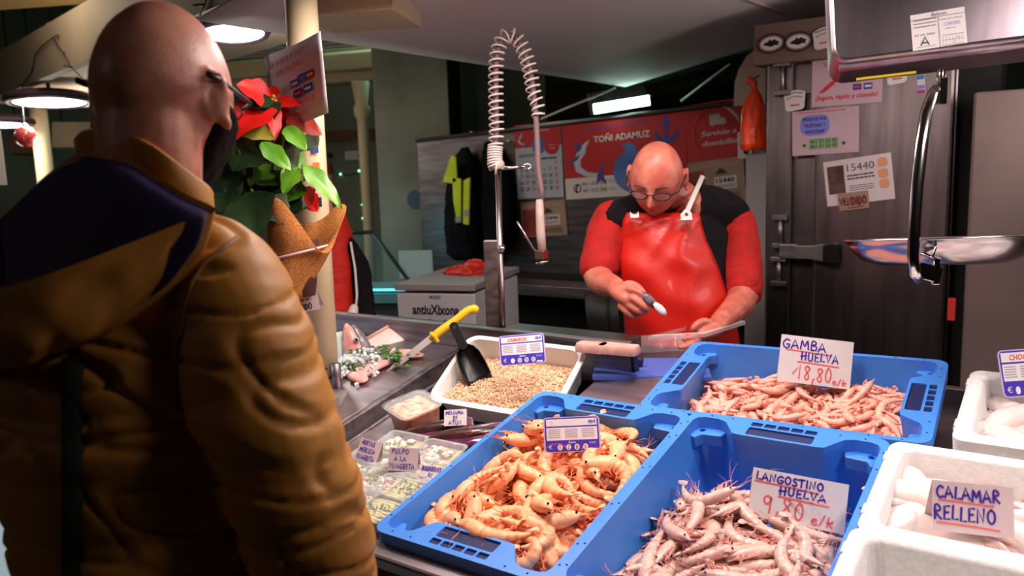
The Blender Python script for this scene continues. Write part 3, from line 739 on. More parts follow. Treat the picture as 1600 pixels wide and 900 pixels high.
def squid(M, L, label, group, seed):
    rr = random.Random(seed); t = thing('squid', label, 'squid', M, group)
    r = L*.17; mb = MB(); prof = [(0, .02), (.05, .28), (.15, .6), (.3, .92), (.5, 1.05), (.75, .95), (.95, .8), (1, .7)]
    mb.tube([(L*(a-.5), .02*math.sin(a*3+seed), .004*math.sin(a*5)) for a, _ in prof], [r*b for _, b in prof], 16, flat=.75, up=(0, 0, 1)); mb.build('mantle', squid_m, t, world=False, sub=1)
    fm = MB()
    for s in (-1, 1):
        fm.loft([[(L*(-.47+.4*q), s*(r*.2+r*.95*math.sin(PI*min(1, q*1.0))**.8*1.0), z) for q in (0, .2, .4, .6, .8, 1)] for z in (r*.1, r*.22)], smooth=True, closed=True)
    fm.build('fins', squid_m, t, world=False)
    am = MB()
    for k in range(7):
        a = 2*PI*k/7; y0, z0 = r*.45*math.cos(a), r*.3*math.sin(a); l = L*rr.uniform(.22, .36); b = rr.uniform(-1, 1)
        am.tube([(L*.48, y0, z0), (L*.48+l*.4, y0*1.3+b*.006, z0+.003), (L*.48+l*.8, y0*1.5+b*.018, z0-.003), (L*.48+l, y0*1.4+b*.03, z0-.006)], [r*.24, r*.2, r*.12, r*.03], 7)
    am.ell((L*.5, 0, 0), (r*.6, r*.62, r*.5)); am.build('arms', squid_d, t, world=False)
    return t
k = 0
for (px, py, h, yaw, L) in ((1428, 748, -.035, 2.3, .17), (1440, 775, -.03, .5, .19), (1450, 815, -.045, -.1, .17), (1412, 800, -.04, 1.2, .16), (1430, 832, -.055, .1, .16), (1580, 850, -.075, -.25, .2), (1600, 815, -.07, .5, .17), (1560, 760, -.06, 2.8, .18), (1500, 770, -.06, .2, .17)):
    x, s = slp(px, py, h); k += 1
    squid(SM(x, s, h, yaw) @ Matrix.Rotation(.12, 4, 'Y'), L, 'pale raw squid lying in the foam box with the CALAMAR RELLENO card', 'squid in the foam box', k)
for (px, py, h, yaw, L) in ((1560, 668, -.03, .3, .13), (1575, 640, -.03, 2.0, .13), (1590, 660, -.02, .8, .17), (1560, 690, -.03, -.3, .17), (1590, 690, -.04, .1, .16), (1555, 645, -.05, 1.2, .1), (1570, 700, -.05, .2, .12)):
    x, s = slp(px, py, h); k += 1
    squid(SM(x, s, h, yaw), L, 'pale cuttlefish piece in the foam box under the blue price tag', 'cuttlefish in the right foam box', k)

# ------------------------------------------------------------------ white tray of tiny shrimp
TM = Matrix(((.995, -.069, .078, -1.2116), (.1, .848, -.521, 1.666), (-.03, .526, .85, .983), (0, 0, 0, 1)))
tray = thing('white_tray', 'white plastic tray of tiny cooked shrimp propped up on the steel upstand', 'tray', TM)
def rr3(w, l, r, z): return [(x, y, z) for x, y in rrect(w, l, r, 5, -w/2, -l/2)]
TW, TL = .375, .258
mb = MB().loft([rr3(TW-.05, TL-.05, .03, -.085), rr3(TW-.022, TL-.022, .035, -.008), rr3(TW, TL, .04, -.006), rr3(TW, TL, .04, 0), rr3(TW-.03, TL-.03, .034, .001), rr3(TW-.058, TL-.058, .028, -.08)], caps=True, smooth=True)
mb.build('body', white_plastic, tray, world=False, sharp=40)
rr = random.Random(11); mb = MB()
def heap(x, y): return -.034-.2*(y+.02)+.014*math.exp(-((x-.02)/.09)**2-((y+.02)/.08)**2)+.003*noise.noise(Vector((x*60, y*60, 3)))-.05*max(0, -x-.06)
mb.grid(lambda u, v: ((u-.5)*.318, (v-.5)*.206, heap((u-.5)*.318, (v-.5)*.206)-.003), 30, 30)
for i in range(4200):
    x = rr.uniform(-.155, .155); y = rr.uniform(-.098, .1); z = heap(x, y)+rr.uniform(-.001, .004); a = rr.uniform(0, 2*PI); tl = rr.uniform(-.5, .5); l = rr.uniform(.006, .0105); cv = rr.uniform(.3, 1.4)
    pts = []; ang = a
    p = Vector((x, y, z))
    for q in range(5):
        pts.append(tuple(p)); p = p+Vector((math.cos(ang), math.sin(ang), tl*.5))*l/4; ang += cv/4*1.6
    mb.tube(pts, [.0009, .0019, .0018, .0014, .0006], 5, mi=i % 3)
o = mb.build('tiny_shrimp', [mat('tiny_shrimp_pale', (252, 226, 190), .45), mat('tiny_shrimp_pink', (248, 200, 164), .45), mat('tiny_shrimp_tan', (236, 180, 140), .45)], None)
o2 = o; I = Matrix(); 
for v in o.data.vertices: pass
# the heap was laid out in the tray's own frame
o.matrix_world = TM @ o.matrix_world
tag(o, 'heap of tiny pale cooked shrimp filling the white tray', 'shrimp', kind='stuff')

# black scoop
tn = Vector(TM.col[2][:3]); tp = Vector(TM.col[3][:3])
def ontray(px, py, off):
    r = ray(px, py); return CAM+r*((tp+tn*off-CAM).dot(tn)/r.dot(tn))
P0 = ontray(739, 572, -.004); P1 = ontray(708, 507, .075)
scoop = thing('scoop', 'black plastic scoop stuck in the tiny shrimp in the white tray', 'scoop', P0)
ax = (P1-P0).normalized(); fr = frame(P0, ax, z=CAM-P0)       # x up the handle, z towards the viewer
mb = MB(); n = 12; rings = []
for (x, w_, dpt, lift) in ((-.052, .034, .012, 0), (-.03, .037, .02, 0), (0, .037, .026, 0), (.03, .034, .028, 0), (.05, .026, .024, .0), (.062, .012, .012, .004)):
    ring = [(x, w_*math.cos(PI+PI*j/n), dpt*math.sin(PI+PI*j/n)+.01) for j in range(n+1)]
    ring += [(x, (w_-.003)*math.cos(PI*2-PI*j/n), (dpt-.003)*math.sin(2*PI-PI*j/n)+.01) for j in range(n+1)]
    rings.append(ring)
mb.loft(rings, fr, caps=True); mb.build('bowl', black, scoop, fixn=True)
mb = MB().prism(rrect(.085, .026, .012, 4, .05, -.013), -.004, .009, fr, holes=[circ(.122, 0, .005, 10)]); mb.build('handle', black, scoop, bevel=.003)

# long knife with the yellow handle
A = spt(603, 581, -.034); B = spt(676, 527, .03); Cc = B+(B-A).normalized()*.145
knife = thing('knife', 'long thin knife with a yellow handle lying across the steel bed', 'knife', A)
fr = frame(A, B-A, z=(0, 0, 1)); L = (B-A).length; L2 = (Cc-A).length
knife_m = mat('knife_steel', (214, 206, 206), .4, .7)
MB().prism([(0, 0), (.05, -.011), (L, -.012), (L, .012), (.03, .006)], -.001, .0012, fr @ Matrix.Rotation(.7, 4, 'X')).build('blade', knife_m, knife)
mb = MB(); mb.limb([(L, 0, 0), (L+.03, 0, .001), (L+.08, 0, 0), (L2-.02, 0, .001), (L2, -.004, -.006)], [.011, .0125, .0115, .0125, .014], 12, fr)
mb.box((L+.004, 0, -.003), (.012, .042, .03), fr)
mb.build('handle', mat('yellow_plastic', (246, 196, 38), .4), knife, bevel=.004)

# ------------------------------------------------------------------ tubs, trays and packs on the display bed
def tub_mesh(w, l, z, r, th=.0015, taper=.014, rim=.01):
    return MB().loft([rr3(w-taper, l-taper, r, 0), rr3(w, l, r, z), rr3(w+rim, l+rim, r*1.2, z+.001), rr3(w+rim, l+rim, r*1.2, z+.003), rr3(w-.004, l-.004, r, z+.003)], caps=False)
BH = -.055
x, s = slp(644, 672, BH)
t = thing('deli_tub', 'clear tub of orange mustard coloured paste with a lid beside the white tray', 'tub', SM(x-.012, s+.03, BH, -.35))
mb = tub_mesh(.118, .105, .048, .02); mb.build('tub', clearp2, t, world=False)
mb = MB().loft([rr3(.1, .088, .018, .001), rr3(.114, .1, .02, .044)], caps=True); mb.build('paste', mat('orange_paste', (214, 122, 52), .45, 0, (168, 80, 30), 70, .3, 160), t, world=False, sharp=50)
mb = MB().grid(lambda u, v: ((u-.5)*.1, (v-.5)*.088, .045+.004*noise.noise(Vector((u*7, v*7, 1)))), 16, 16); mb.build('cream_top', mat('cream_top', (240, 214, 170), .4, 0, (206, 160, 100), 40, .2, 120), t, world=False)
mb = MB().loft([rr3(.132, .118, .025, .052), rr3(.136, .122, .025, .056), rr3(.112, .098, .02, .057), rr3(.108, .095, .02, .06)], caps=True); 
mb.build('lid', clearp, t, world=False)

herb = mat('chopped_herb', (84, 96, 52), .6); egg = mat('roe_slice', (246, 240, 214), .4); pinkm = mat('octopus_pink', (232, 180, 164), .4); fishm = mat('marinated_fillet', (226, 220, 168), .35, 0, (196, 190, 138), 60); oilm = mat('oil_dressing', (206, 196, 150), .2, 0, (176, 160, 110), 30)
def deli(x, s, yaw, kind, label, seed, w=.108, l=.078):
    rr = random.Random(seed); t = thing('deli_tray', label, 'tray', SM(x, s, BH+.0, yaw), 'small clear deli trays')
    tub_mesh(w, l, .034, .012).build('tray', clearp2, t, world=False)
    MB().loft([rr3(w-.016, l-.016, .01, .001), rr3(w-.006, l-.006, .012, .024)], caps=True).build('dressing', oilm, t, world=False)
    m1 = MB()
    if kind == 'fillet':
        for q in range(9):
            y = -l*.4+l*.8*q/8; a = rr.uniform(-.12, .12)
            m1.ell((0, 0, 0), (w*.4, .0055, .0035), Matrix.Translation((rr.uniform(-.006, .006), y, .026)) @ Matrix.Rotation(a, 4, 'Z'), n=10, k=6)
        m1.build('fillets', fishm, t, world=False)
    else:
        for q in range(11 if kind == 'roe' else 18):
            z = .025+rr.uniform(0, .004); rad = rr.uniform(.011, .017) if kind == 'roe' else rr.uniform(.007, .013)
            m1.ell((0, 0, 0), (rad, rad*.8, .004 if kind == 'roe' else .006), Matrix.Translation((rr.uniform(-.5, .5)*(w-.035), rr.uniform(-.5, .5)*(l-.03), z)) @ Euler((rr.uniform(-.4, .4), rr.uniform(-.4, .4), rr.uniform(0, 3))).to_matrix().to_4x4(), mi=0 if kind == 'roe' else rr.choice((0, 1, 1)), n=12, k=6)
        m1.build('roe_slices' if kind == 'roe' else 'octopus_pieces', [egg, pinkm], t, world=False)
    m2 = MB()
    for q in range(26):
        m2.box((0, 0, 0), (.006, .0025, .0015), Matrix.Translation((rr.uniform(-.35, .35)*w, rr.gauss(0, .16)*l, .031+rr.uniform(0, .002))) @ Euler((rr.uniform(-.5, .5), rr.uniform(-.5, .5), rr.uniform(0, 6))).to_matrix().to_4x4())
    m2.build('herbs', herb, t, world=False)
    MB().add(rr3(w+.006, l+.006, .014, .0372), [tuple(range(24))]).build('lid', clearp, t, world=False)
cx = -1.112
for i, (px, py, kind, lb) in enumerate(((606, 798, 'fillet', 'nearest clear tray of pale marinated anchovy fillets by the left blue crate'), (650, 765, 'fillet', 'clear tray of fillets and herbs at the blue crate rim, next nearest'),
  (585, 752, 'octo', 'clear tray of pink and white octopus pieces in front of the HUEVAS card'), (640, 722, 'octo', 'clear tray of seafood pieces under the PULPO A LA VINAGRETA card'), (690, 742, 'fillet', 'clear tray under the BOQUERONES card by the crate rim'),
  (572, 720, 'roe', 'clear tray of white roe slices under the HUEVAS MERLUZA card'), (625, 692, 'roe', 'clear tray of pale slices behind the HUEVAS card, farthest of the trays'), (684, 706, 'octo', 'clear tray with pink octopus to the right of the PULPO card'),
  (548, 775, 'octo', 'clear tray half hidden by the mustard jacket sleeve'), (545, 735, 'roe', 'clear tray at the left end of the roe trays beside the sleeve'))):
    x, s = slp(px, py, BH+.034); x = min(x, -1.118); deli(x, s, .02, kind, lb, i+3)
# dark marinated tuna in vacuum packs
def vac(px, py, yaw, L, W, label, seed):
    x, s = slp(px, py, BH+.02); x = min(x, -1.135); t = thing('vacuum_pack', label, 'pack', SM(x, s, BH+.012, yaw), 'vacuum packs of dark tuna')
    def f(u, v):
        e = (1-abs(2*u-1)**6)*(1-abs(2*v-1)**6); return ((u-.5)*L, (v-.5)*W, .0+.014*e+.0035*noise.noise(Vector((u*9+seed, v*6, 2)))*(1-.5*e))
    MB().grid(f, 30, 18).build('film', mat('dark_purple_film', (120, 52, 96), .2, 0, (84, 34, 66), 8, .3, 70, coat=.6), t, world=False, solid=.002)
    mb = MB(); mb.limb([(-L*.36, 0, .011), (-L*.1, .003, .014), (L*.15, -.002, .014), (L*.36, .002, .011)], [.016, .023, .022, .014], 12, flat=.6, up=(0, 0, 1)); mb.build('tuna_loin', mat('cured_tuna', (72, 34, 36), .3, 0, (52, 24, 28), 40, coat=.5), t, world=False)
vac(732, 684, .62, .22, .105, 'dark purple vacuum pack of cured tuna leaning on the left blue crate', 1)
vac(678, 672, .75, .19, .09, 'dark purple vacuum pack behind, nearer the tub of paste', 5)

# ------------------------------------------------------------------ handwritten cards and blue price tags
def card(name, label, tl, tr, bl, h, m, fold=.035, lean=.015, group=None, depth=None, cat='sign'):
    if depth is None:
        r = ray(*bl); B_ = CAM+r*(((SO+SN*h-CAM).dot(SN))/r.dot(SN)); d0 = (CM.transposed() @ (B_-CAM)).z
        d1 = d0
    else: d0 = d1 = depth
    BL = at(*bl, d0); r = ray(bl[0]+tr[0]-tl[0], bl[1]+tr[1]-tl[1]); 
    if depth is None:
        BR = CAM+r*(((SO+SN*h-CAM).dot(SN))/r.dot(SN)); d1 = (CM.transposed() @ (BR-CAM)).z
        d1 = .5*d0+.5*d1
    TL = at(*tl, d0+lean); TR = at(*tr, d1+lean)
    M, w_, h_ = quadframe(TL, TR, BL)
    t = thing(name, label, cat, M, group)
    if m is not None:
        MB().box((w_/2, h_/2, -.0006), (w_, h_, .001)).build('front', m, t, world=False)
        if fold:
            MB().add([(0, h_, -.001), (w_, h_, -.001), (w_, .01, -fold), (0, .01, -fold), (0, h_, -.002), (w_, h_, -.002), (w_, .01, -fold-.001), (0, .01, -fold-.001)], [(1, 0, 3, 2), (4, 5, 6, 7), (0, 4, 7, 3), (5, 1, 2, 6), (2, 3, 7, 6)]).build('back_flap', m, t, world=False)
    return t, w_, h_
def note(t, m, rows, name='lettering'):
    mb = MB()
    for r in rows: hand(mb, r[0], r[1], r[2], r[3], None, **(r[4] if len(r) > 4 else {}))
    return mb.build(name, m, t, world=False)
def lines(t, m, segs, wd, name='underline'):
    mb = MB()
    for s in segs: mb.ribbon(s, wd, None, z=.0005)
    return mb.build(name, m, t, world=False)
t, w_, h_ = card('price_card', 'white folded card reading GAMBA HUELVA 18,80 standing on the small pink prawns', (1222, 522), (1335, 535), (1214, 594), -.05, paper)
note(t, ink_purple, [('GAMBA', .03*w_, .72*h_, .19*h_, dict(width=.62*w_, wd=.0032)), ('HUELVA', .3*w_, .5*h_, .17*h_, dict(width=.53*w_, wd=.003))])
lab(note(t, ink_red, [('18,80', .24*w_, .09*h_, .29*h_, dict(width=.52*w_, wd=.003)), ('e/k', .76*w_, .06*h_, .13*h_, dict(width=.2*w_, wd=.0022))], 'price_lettering'), 'red price lettering')
lab(lines(t, ink_red, [[(.08*w_, .69*h_), (.4*w_, .675*h_), (.7*w_, .655*h_)], [(.26*w_, .455*h_), (.55*w_, .445*h_), (.82*w_, .43*h_)]], .0028), 'red underline')
t, w_, h_ = card('price_card', 'white folded card reading LANGOSTINO HUELVA 9,80 standing on the raw grey prawns', (1190, 732), (1340, 760), (1168, 805), -.06, paper)
note(t, ink_purple, [('LANGOSTINO', .04*w_, .77*h_, .15*h_, dict(width=.72*w_, wd=.003)), ('HUELVA', .3*w_, .55*h_, .16*h_, dict(width=.5*w_, wd=.003))])
lab(note(t, ink_red, [('9,80', .14*w_, .12*h_, .34*h_, dict(width=.46*w_, wd=.003)), ('e/k', .66*w_, .09*h_, .2*h_, dict(width=.24*w_, wd=.0026))], 'price_lettering'), 'red price lettering')
lab(lines(t, ink_red, [[(.04*w_, .735*h_), (.4*w_, .725*h_), (.7*w_, .7*h_)], [(.3*w_, .5*h_), (.6*w_, .49*h_), (.82*w_, .48*h_)]], .0028), 'red underline')
t, w_, h_ = card('price_card', 'pinkish folded card reading CALAMAR RELLENO in the foam box of squid', (1463, 750), (1590, 763), (1457, 828), -.02, paper_pink, fold=.05)
note(t, ink_purple, [('CALAMAR', .05*w_, .66*h_, .23*h_, dict(width=.8*w_, wd=.0034)), ('RELLENO', .02*w_, .24*h_, .27*h_, dict(width=.78*w_, wd=.0034))])
lab(lines(t, ink_red, [[(.08*w_, .62*h_), (.75*w_, .585*h_)], [(.06*w_, .17*h_), (.5*w_, .15*h_), (.82*w_, .12*h_)]], .0025), 'red underline')
for (nm, tl, tr, bl, rows) in (('HUEVAS MERLUZA VINAGRETA', (571, 685), (604, 694), (553, 718), [('HUEVAS', .12, .74, .19, .6), ('MERLUZA', .1, .43, .19, .72), ('VINAGRETA', .03, .1, .2, .85)]),
   ('PULPO A LA VINAGRETA', (615, 699), (661, 701), (605, 735), [('PULPO', .1, .74, .19, .6), ('A LA', .2, .43, .18, .42), ('VINAGRETA', .06, .1, .21, .86)]),
   ('BOQUERONES EN VINAGRE', (672, 727), (706, 732), (652, 752), [('BOQUERONES', .06, .68, .24, .9), ('EN', .42, .36, .2, .2), ('VINAGRE', .06, .05, .24, .8)]),
   ('MOJAMA DE ATUN', (706, 640), (741, 638), (694, 666), [('MOJAMA', .08, .7, .22, .8), ('DE', .4, .4, .2, .22), ('ATUN', .2, .08, .24, .6)])):
    t, w_, h_ = card('price_card', 'small card reading %s on the display bed' % nm, tl, tr, bl, -.022 if nm[0] == 'B' else BH+.042, paper_pink if nm[0] in 'HP' else paper, fold=.03, lean=.012, group='small handwritten cards')
    note(t, ink_purple, [(r[0], r[1]*w_, r[2]*h_, r[3]*h_, dict(width=r[4]*w_, wd=.0016)) for r in rows])
tagblue = mat('price_tag_blue', (84, 66, 196), .3); tagwhite = mat('price_tag_white', (250, 246, 248), .3); tagborder = mat('price_tag_border', (214, 196, 236), .3)
def ptag(label, tl, tr, bl, h, title, digits, lean=.012):
    t, w_, h_ = card('price_tag', label, tl, tr, bl, h, None, 0, lean, 'blue and white plastic price tags')
    MB().prism(rrect(w_, h_, .1*h_, 4), -.002, 0).build('plate', tagborder, t, world=False)
    MB().prism(rrect(w_*.95, h_*.95, .08*h_, 4, w_*.025, h_*.025), 0, .0004).build('panel', tagblue, t, world=False)
    mb = MB(); mb.quad((w_*.05, h_*.34, .0007), (w_*.95, h_*.34, .0007), (w_*.95, h_*.7, .0007), (w_*.05, h_*.7, .0007)); mb.quad((w_*.05, h_*.74, .0007), (w_*.95, h_*.74, .0007), (w_*.95, h_*.94, .0007), (w_*.05, h_*.94, .0007))
    for k in range(4): mb.add([(x, y, .0007) for x, y in circ(w_*(.28+.15*k), h_*.14, w_*.045, 14, h_*.085)], [tuple(range(14))])
    mb.quad((w_*.8, h_*.04, .0007), (w_*.93, h_*.04, .0007), (w_*.93, h_*.09, .0007), (w_*.8, h_*.09, .0007))
    mb.build('white_fields', tagwhite, t, world=False)
    mb = MB()
    if title: printed(mb, title, w_*.2, h_*.78, h_*.11, None, width=w_*.42, bold=.03, shear=.2, z=.0011)
    o = mb.build('title', mat('orange_ink', (238, 104, 60), .6), t, world=False) if title else None
    mb = MB()
    for k in range(3): greek(mb, w_*(.08+.3*k), h_*.38, w_*.22, h_*.27, 5, None, .42, k+3, z=.0011)
    mb.build('small_print', mat('grey_violet_ink', (176, 168, 190), .7), t, world=False)
    mb = MB()
    for k, d in enumerate(digits):
        if d != ' ': printed(mb, d, w_*(.28+.15*k), h_*.085, h_*.11, None, align='c', bold=.02, z=.0011)
    if any(d != ' ' for d in digits): mb.build('digits', mat('tan_ink', (150, 110, 110), .6), t, world=False)
    mb = MB(); printed(mb, 'Euros', w_*.5, h_*.25, h_*.06, None, align='c', bold=.02, z=.0011); printed(mb, '€', w_*.08, h_*.1, h_*.12, None, z=.0011); printed(mb, 'P.V.P.', w_*.8, h_*.22, h_*.06, None, shear=.2, z=.0011)
    mb.build('lettering', tagwhite, t, world=False)
    mb = MB()                                              # small fish emblem, upper right
    mb.add([(w_*(.84+.045*math.cos(a))*1, h_*(.84+.05*math.sin(a)), .0011) for a in [2*PI*k/12 for k in range(12)]], [tuple(range(12))]); mb.add([(w_*.87, h_*.84, .0011), (w_*.93, h_*.92, .0011), (w_*.92, h_*.78, .0011)], [(0, 2, 1)])
    mb.build('fish_emblem', mat('lilac_ink', (140, 128, 206), .6), t, world=False)
    return t
ptag('blue and white price tag reading CAMARON stuck in the tray of tiny shrimp', (784, 525), (855, 519), (782, 572), .035, 'CAMARON', ' 390')
ptag('blue and white price tag 12 80 stuck in the cooked orange prawns', (868, 652), (956, 648), (851, 708), -.012, '', '1280')
ptag('blue and white price tag cut by the right picture edge above a foam box', (1571, 547), (1655, 541), (1569, 622), 0.0, 'CHOCO', '  90')
# ------------------------------------------------------------------ people
from mathutils.bvhtree import BVHTree
def bvh_of(o):
    return BVHTree.FromPolygons([o.matrix_world @ v.co if o.parent is None else MW[o.name] @ v.co for v in o.data.vertices], [tuple(p.vertices) for p in o.data.polygons])
def hit(bv, px, py, off=.003):
    d = ray(px, py).normalized(); loc, nrm, i, dist = bv.ray_cast(CAM, d)
    return None if loc is None else loc-d*off
def head_shape(mb, M, a=.077, b=.099, c=.116, nose=1.0, fat=0.0, ears=True, neck=None, scale=1.0, et=.42):
    g = lambda d, p, s: math.exp(-((d[0]-p[0])**2+(d[1]-p[1])**2+(d[2]-p[2])**2)/(2*s*s))
    rings = []
    nu, nv = 64, 56
    for i in range(nv+1):
        ph = -PI/2+PI*i/nv; cz = max(math.cos(ph), .01); ring = []
        for j in range(nu):
            th = 2*PI*j/nu; d = (cz*math.cos(th), cz*math.sin(th), math.sin(ph)); x, y, z = d[0]*a, d[1]*b, d[2]*c
            k = max(0, -d[2])
            x *= 1-.26*k**1.4+fat*.25*k
            if d[1] < 0: y *= 1-.42*k**1.3
            else: y *= 1-.06*k
            z -= .012*k*max(0, d[1]+.4)
            if d[2] > 0: x *= 1-.05*d[2]**2
            y -= .006*g(d, (0, -.95, .1), .4)
            n = nose
            y += n*(.026*g(d, (0, .96, -.2), .085)+.014*g(d, (0, .99, -.04), .08)+.006*(g(d, (.13, .95, -.23), .06)+g(d, (-.13, .95, -.23), .06)))
            for s in (-1, 1):
                y += .007*g(d, (s*.28, .92, .2), .14)-.012*g(d, (s*.34, .9, .05), .12)+.004*g(d, (s*.45, .82, -.2), .2)
                y += .006*g(d, (s*.33, .9, .045), .06)
            y += .007*g(d, (0, .9, -.42), .07)-.006*g(d, (0, .87, -.485), .035)+.007*g(d, (0, .84, -.55), .07)+.01*g(d, (0, .72, -.76), .16)-.003*g(d, (0, .8, -.66), .08)
            ring.append((x*scale, y*scale, z*scale))
        rings.append(ring)
    mb.loft(rings, M, smooth=True)
    if ears:
        for s in (-1, 1):
            E_ = M @ Matrix.Translation((s*.0765*scale*a/.077, -.012*scale, -.012*scale)) @ Matrix.Rotation(s*-et, 4, 'Z') @ Matrix.Rotation(.18, 4, 'X') @ Matrix.Scale(scale, 4)
            mb.ell((s*.005, -.003, 0), (.009, .015, .028), E_); mb.ell((-s*.001, -.002, .003), (.0115, .015, .027), E_)
            pts = [(s*(.010+.004*math.sin(t)), -.004+.0175*math.cos(t)*(1 if math.cos(t) < 0 else .8), .003+.030*math.sin(t)) for t in [2*PI*q/14-.6 for q in range(12)]]
            mb.tube(pts, .0042, 8, E_); mb.ell((s*.007, .004, -.028), (.0055, .008, .010), E_)
    return mb
def glasses(parent, M, sc_=1.0, temples=(1, -1), fr=.0013, hook=True):
    gm = mat('glasses_frame', (26, 18, 20), .3); t = MB()
    for s in (-1, 1):
        pts = [(s*(.033+.024*math.cos(q)), .1-.004*math.cos(q), .006+.0155*math.sin(q)*(1 if math.sin(q) < 0 else .8)) for q in [2*PI*i/20 for i in range(21)]]
        t.tube([Vector(p)*sc_ for p in pts], fr, 6, M)
    t.tube([Vector(p)*sc_ for p in ((-.010, .102, .009), (0, .107, .012), (.010, .102, .009))], .0014, 6, M)
    fr_ = t.build('glasses', gm, parent)
    for s in temples:
        MB().tube([Vector(p)*sc_ for p in ((s*.057, .098, .010), (s*.078, .075, .010), (s*.0835, 0, .011), (s*.085, -.014, .012 if not hook else .008), (s*.081, -.03, -.012) if hook else (s*.083, -.05, .010))], [.0016, .0016, .0018, .0026, .0026], 6, M, flat=1.6).build('temple', gm, fr_)
    mb = MB()
    for s in (-1, 1): mb.add([tuple(Vector((s*(.033+.0235*math.cos(q)), .1-.004*math.cos(q), .006+.015*math.sin(q)))*sc_) for q in [2*PI*i/18 for i in range(18)]], [tuple(range(18))], M)
    mb.build('lenses', clear('lens', (220, 230, 235), .05, .03), fr_)
def smoothloop(P, n):
    out = []; m = len(P)
    for i in range(m):
        p0, p1, p2, p3 = P[i-1], P[i], P[(i+1) % m], P[(i+2) % m]
        for k in range(n):
            t = k/n; out.append(.5*((2*p1)+(p2-p0)*t+(2*p0-5*p1+4*p2-p3)*t*t+(3*p1-p0-3*p2+p3)*t**3))
    return out
def ering(c, ax, ay, a, b, n=28, rot=0, sq=.85):
    out = []
    for j in range(n):
        q = 2*PI*j/n+rot; cx, sx = math.cos(q), math.sin(q)
        out.append(c+ax*(a*math.copysign(abs(cx)**sq, cx))+ay*(b*math.copysign(abs(sx)**sq, sx)))
    return out
UP = Vector((0, 0, 1))

# ---- the customer in the mustard jacket
cust = thing('person', 'bald bearded person seen from behind in a mustard padded jacket at the counter', 'person', (-.9, .5, 0))
hc = at(257, 152, 1.0); fw = c2w(math.sin(math.radians(7)), .05, math.cos(math.radians(7))); 
HM = frame(hc, fw.cross(UP).normalized(), fw)
mb = MB(); head_shape(mb, HM, .077, .100, .117, et=.75)
nb = at(236, 300, 1.0)
mb.limb([HM @ Vector((0, -.03, -.03)), HM @ Vector((0, -.03, -.09)), nb, nb-UP*.06], [.06, .06, .062, .07], 20)
cx_, cy_ = nb.x, nb.y-.0
rt = Vector((.985, .17, 0)); fr3 = Vector((-.17, .985, 0))
tor = [(1.44, .08, .06), (1.38, .15, .085), (1.25, .165, .1), (1.05, .15, .1), (.92, .155, .105), (.82, .14, .1)]
mb.loft([ering(Vector((cx_, cy_, z))+fr3*.03, rt, fr3, a, b) for z, a, b in tor][::-1])
shr = at(345, 455, .955); elb = at(432, 680, .94); wr = at(520, 985, 1.04); shl = Vector((2*cx_-shr.x-.02, shr.y-.06, shr.z-.05)); ell_ = shl+Vector((-.06, .02, -.29)); wrl = ell_+Vector((.1, .22, -.08))
mb.limb([Vector((cx_, cy_, 1.38))+rt*.08, shr, elb, wr], [.05, .055, .045, .03], 14); mb.limb([Vector((cx_, cy_, 1.38))-rt*.08, shl, ell_, wrl], [.05, .055, .045, .03], 14)
def simple_hand(mb, wrist, d, palmn, k=1.0, curl=.5, thumbside=1):
    """relaxed hand: palm, five separate fingers and thumb"""
    d = d.normalized(); s = d.cross(palmn).normalized()*thumbside; pn = palmn.normalized()
    mb.limb([wrist, wrist+d*.035*k, wrist+d*.07*k], [.026*k, .03*k, .028*k], 12, flat=.55, up=pn)
    for i, (o, l) in enumerate(((.024, .072), (.008, .08), (-.008, .074), (-.023, .058))):
        b = wrist+d*.078*k+s*o*k; p1 = b+d*l*.45*k+pn*.006*curl*k; p2 = p1+(d*.75+pn*curl).normalized()*l*.32*k; p3 = p2+(d*.4+pn*curl*1.4).normalized()*l*.24*k
        mb.limb([b-d*.02*k, b, p1, p2, p3], [.009*k, .0095*k, .0088*k, .008*k, .007*k], 8)
    b = wrist+d*.025*k+s*.026*k; mb.limb([b-s*.012*k, b, b+(d*.6+s*.7).normalized()*.035*k, b+(d*.85+s*.4+pn*.3).normalized()*.062*k], [.012*k, .0115*k, .0105*k, .008*k], 8)
simple_hand(mb, wr, (wr-elb).normalized()*.6+Vector((.3, .6, .1)), Vector((-.5, .2, -.6))); simple_hand(mb, wrl, Vector((.2, .8, -.2)), Vector((.4, 0, -.8)), thumbside=-1)
for s in (-1, 1):
    hp = Vector((cx_, cy_, .88))+rt*(s*.085); mb.limb([hp, hp+Vector((0, .02, -.42)), hp+Vector((0, 0, -.8)), hp+Vector((-.01, .1, -.845))], [.085, .058, .042, .035], 14)
fuse(mb, .0042, 'body', skin, cust, 6)
# beard: a shell over jaw and cheeks
def beard_shell(parent, M, a, b, c, thick, m, name='beard', stub=False):
    rings = []; nu, nv = 40, 30
    t0 = MB(); head_shape(t0, Matrix(), a, b, c, ears=False)
    N = 64
    vs = [Vector(p) for p in t0.v]
    def pt(i, j): return vs[i*N+j % N]
    mb = MB(); keep = {}
    for i in range(2, 30):
        for j in range(-2, 35):
            p = pt(i, j); d = Vector((p.x/a, p.y/b, p.z/c)); 
            side = abs(d.x)
            top = -.42+.36*max(0, (side-.42)/.5)
            w_ = max(0, min(1, (top-d.z)/.12))*max(0, min(1, (d.y+.12)/.14))
            nrm = Vector((p.x/a**2, p.y/b**2, p.z/c**2)).normalized()
            keep[(i, j)] = p+nrm*(thick*w_*(1+.35*noise.noise(p*90))-.004*(1-w_))
    idx = {k: n for n, k in enumerate(keep)}
    fs = [(idx[(i, j)], idx[(i, j+1)], idx[(i+1, j+1)], idx[(i+1, j)]) for (i, j) in keep if (i+1, j+1) in idx]
    mb.add([keep[k] for k in keep], fs, M, smooth=True)
    return mb.build(name, m, parent)
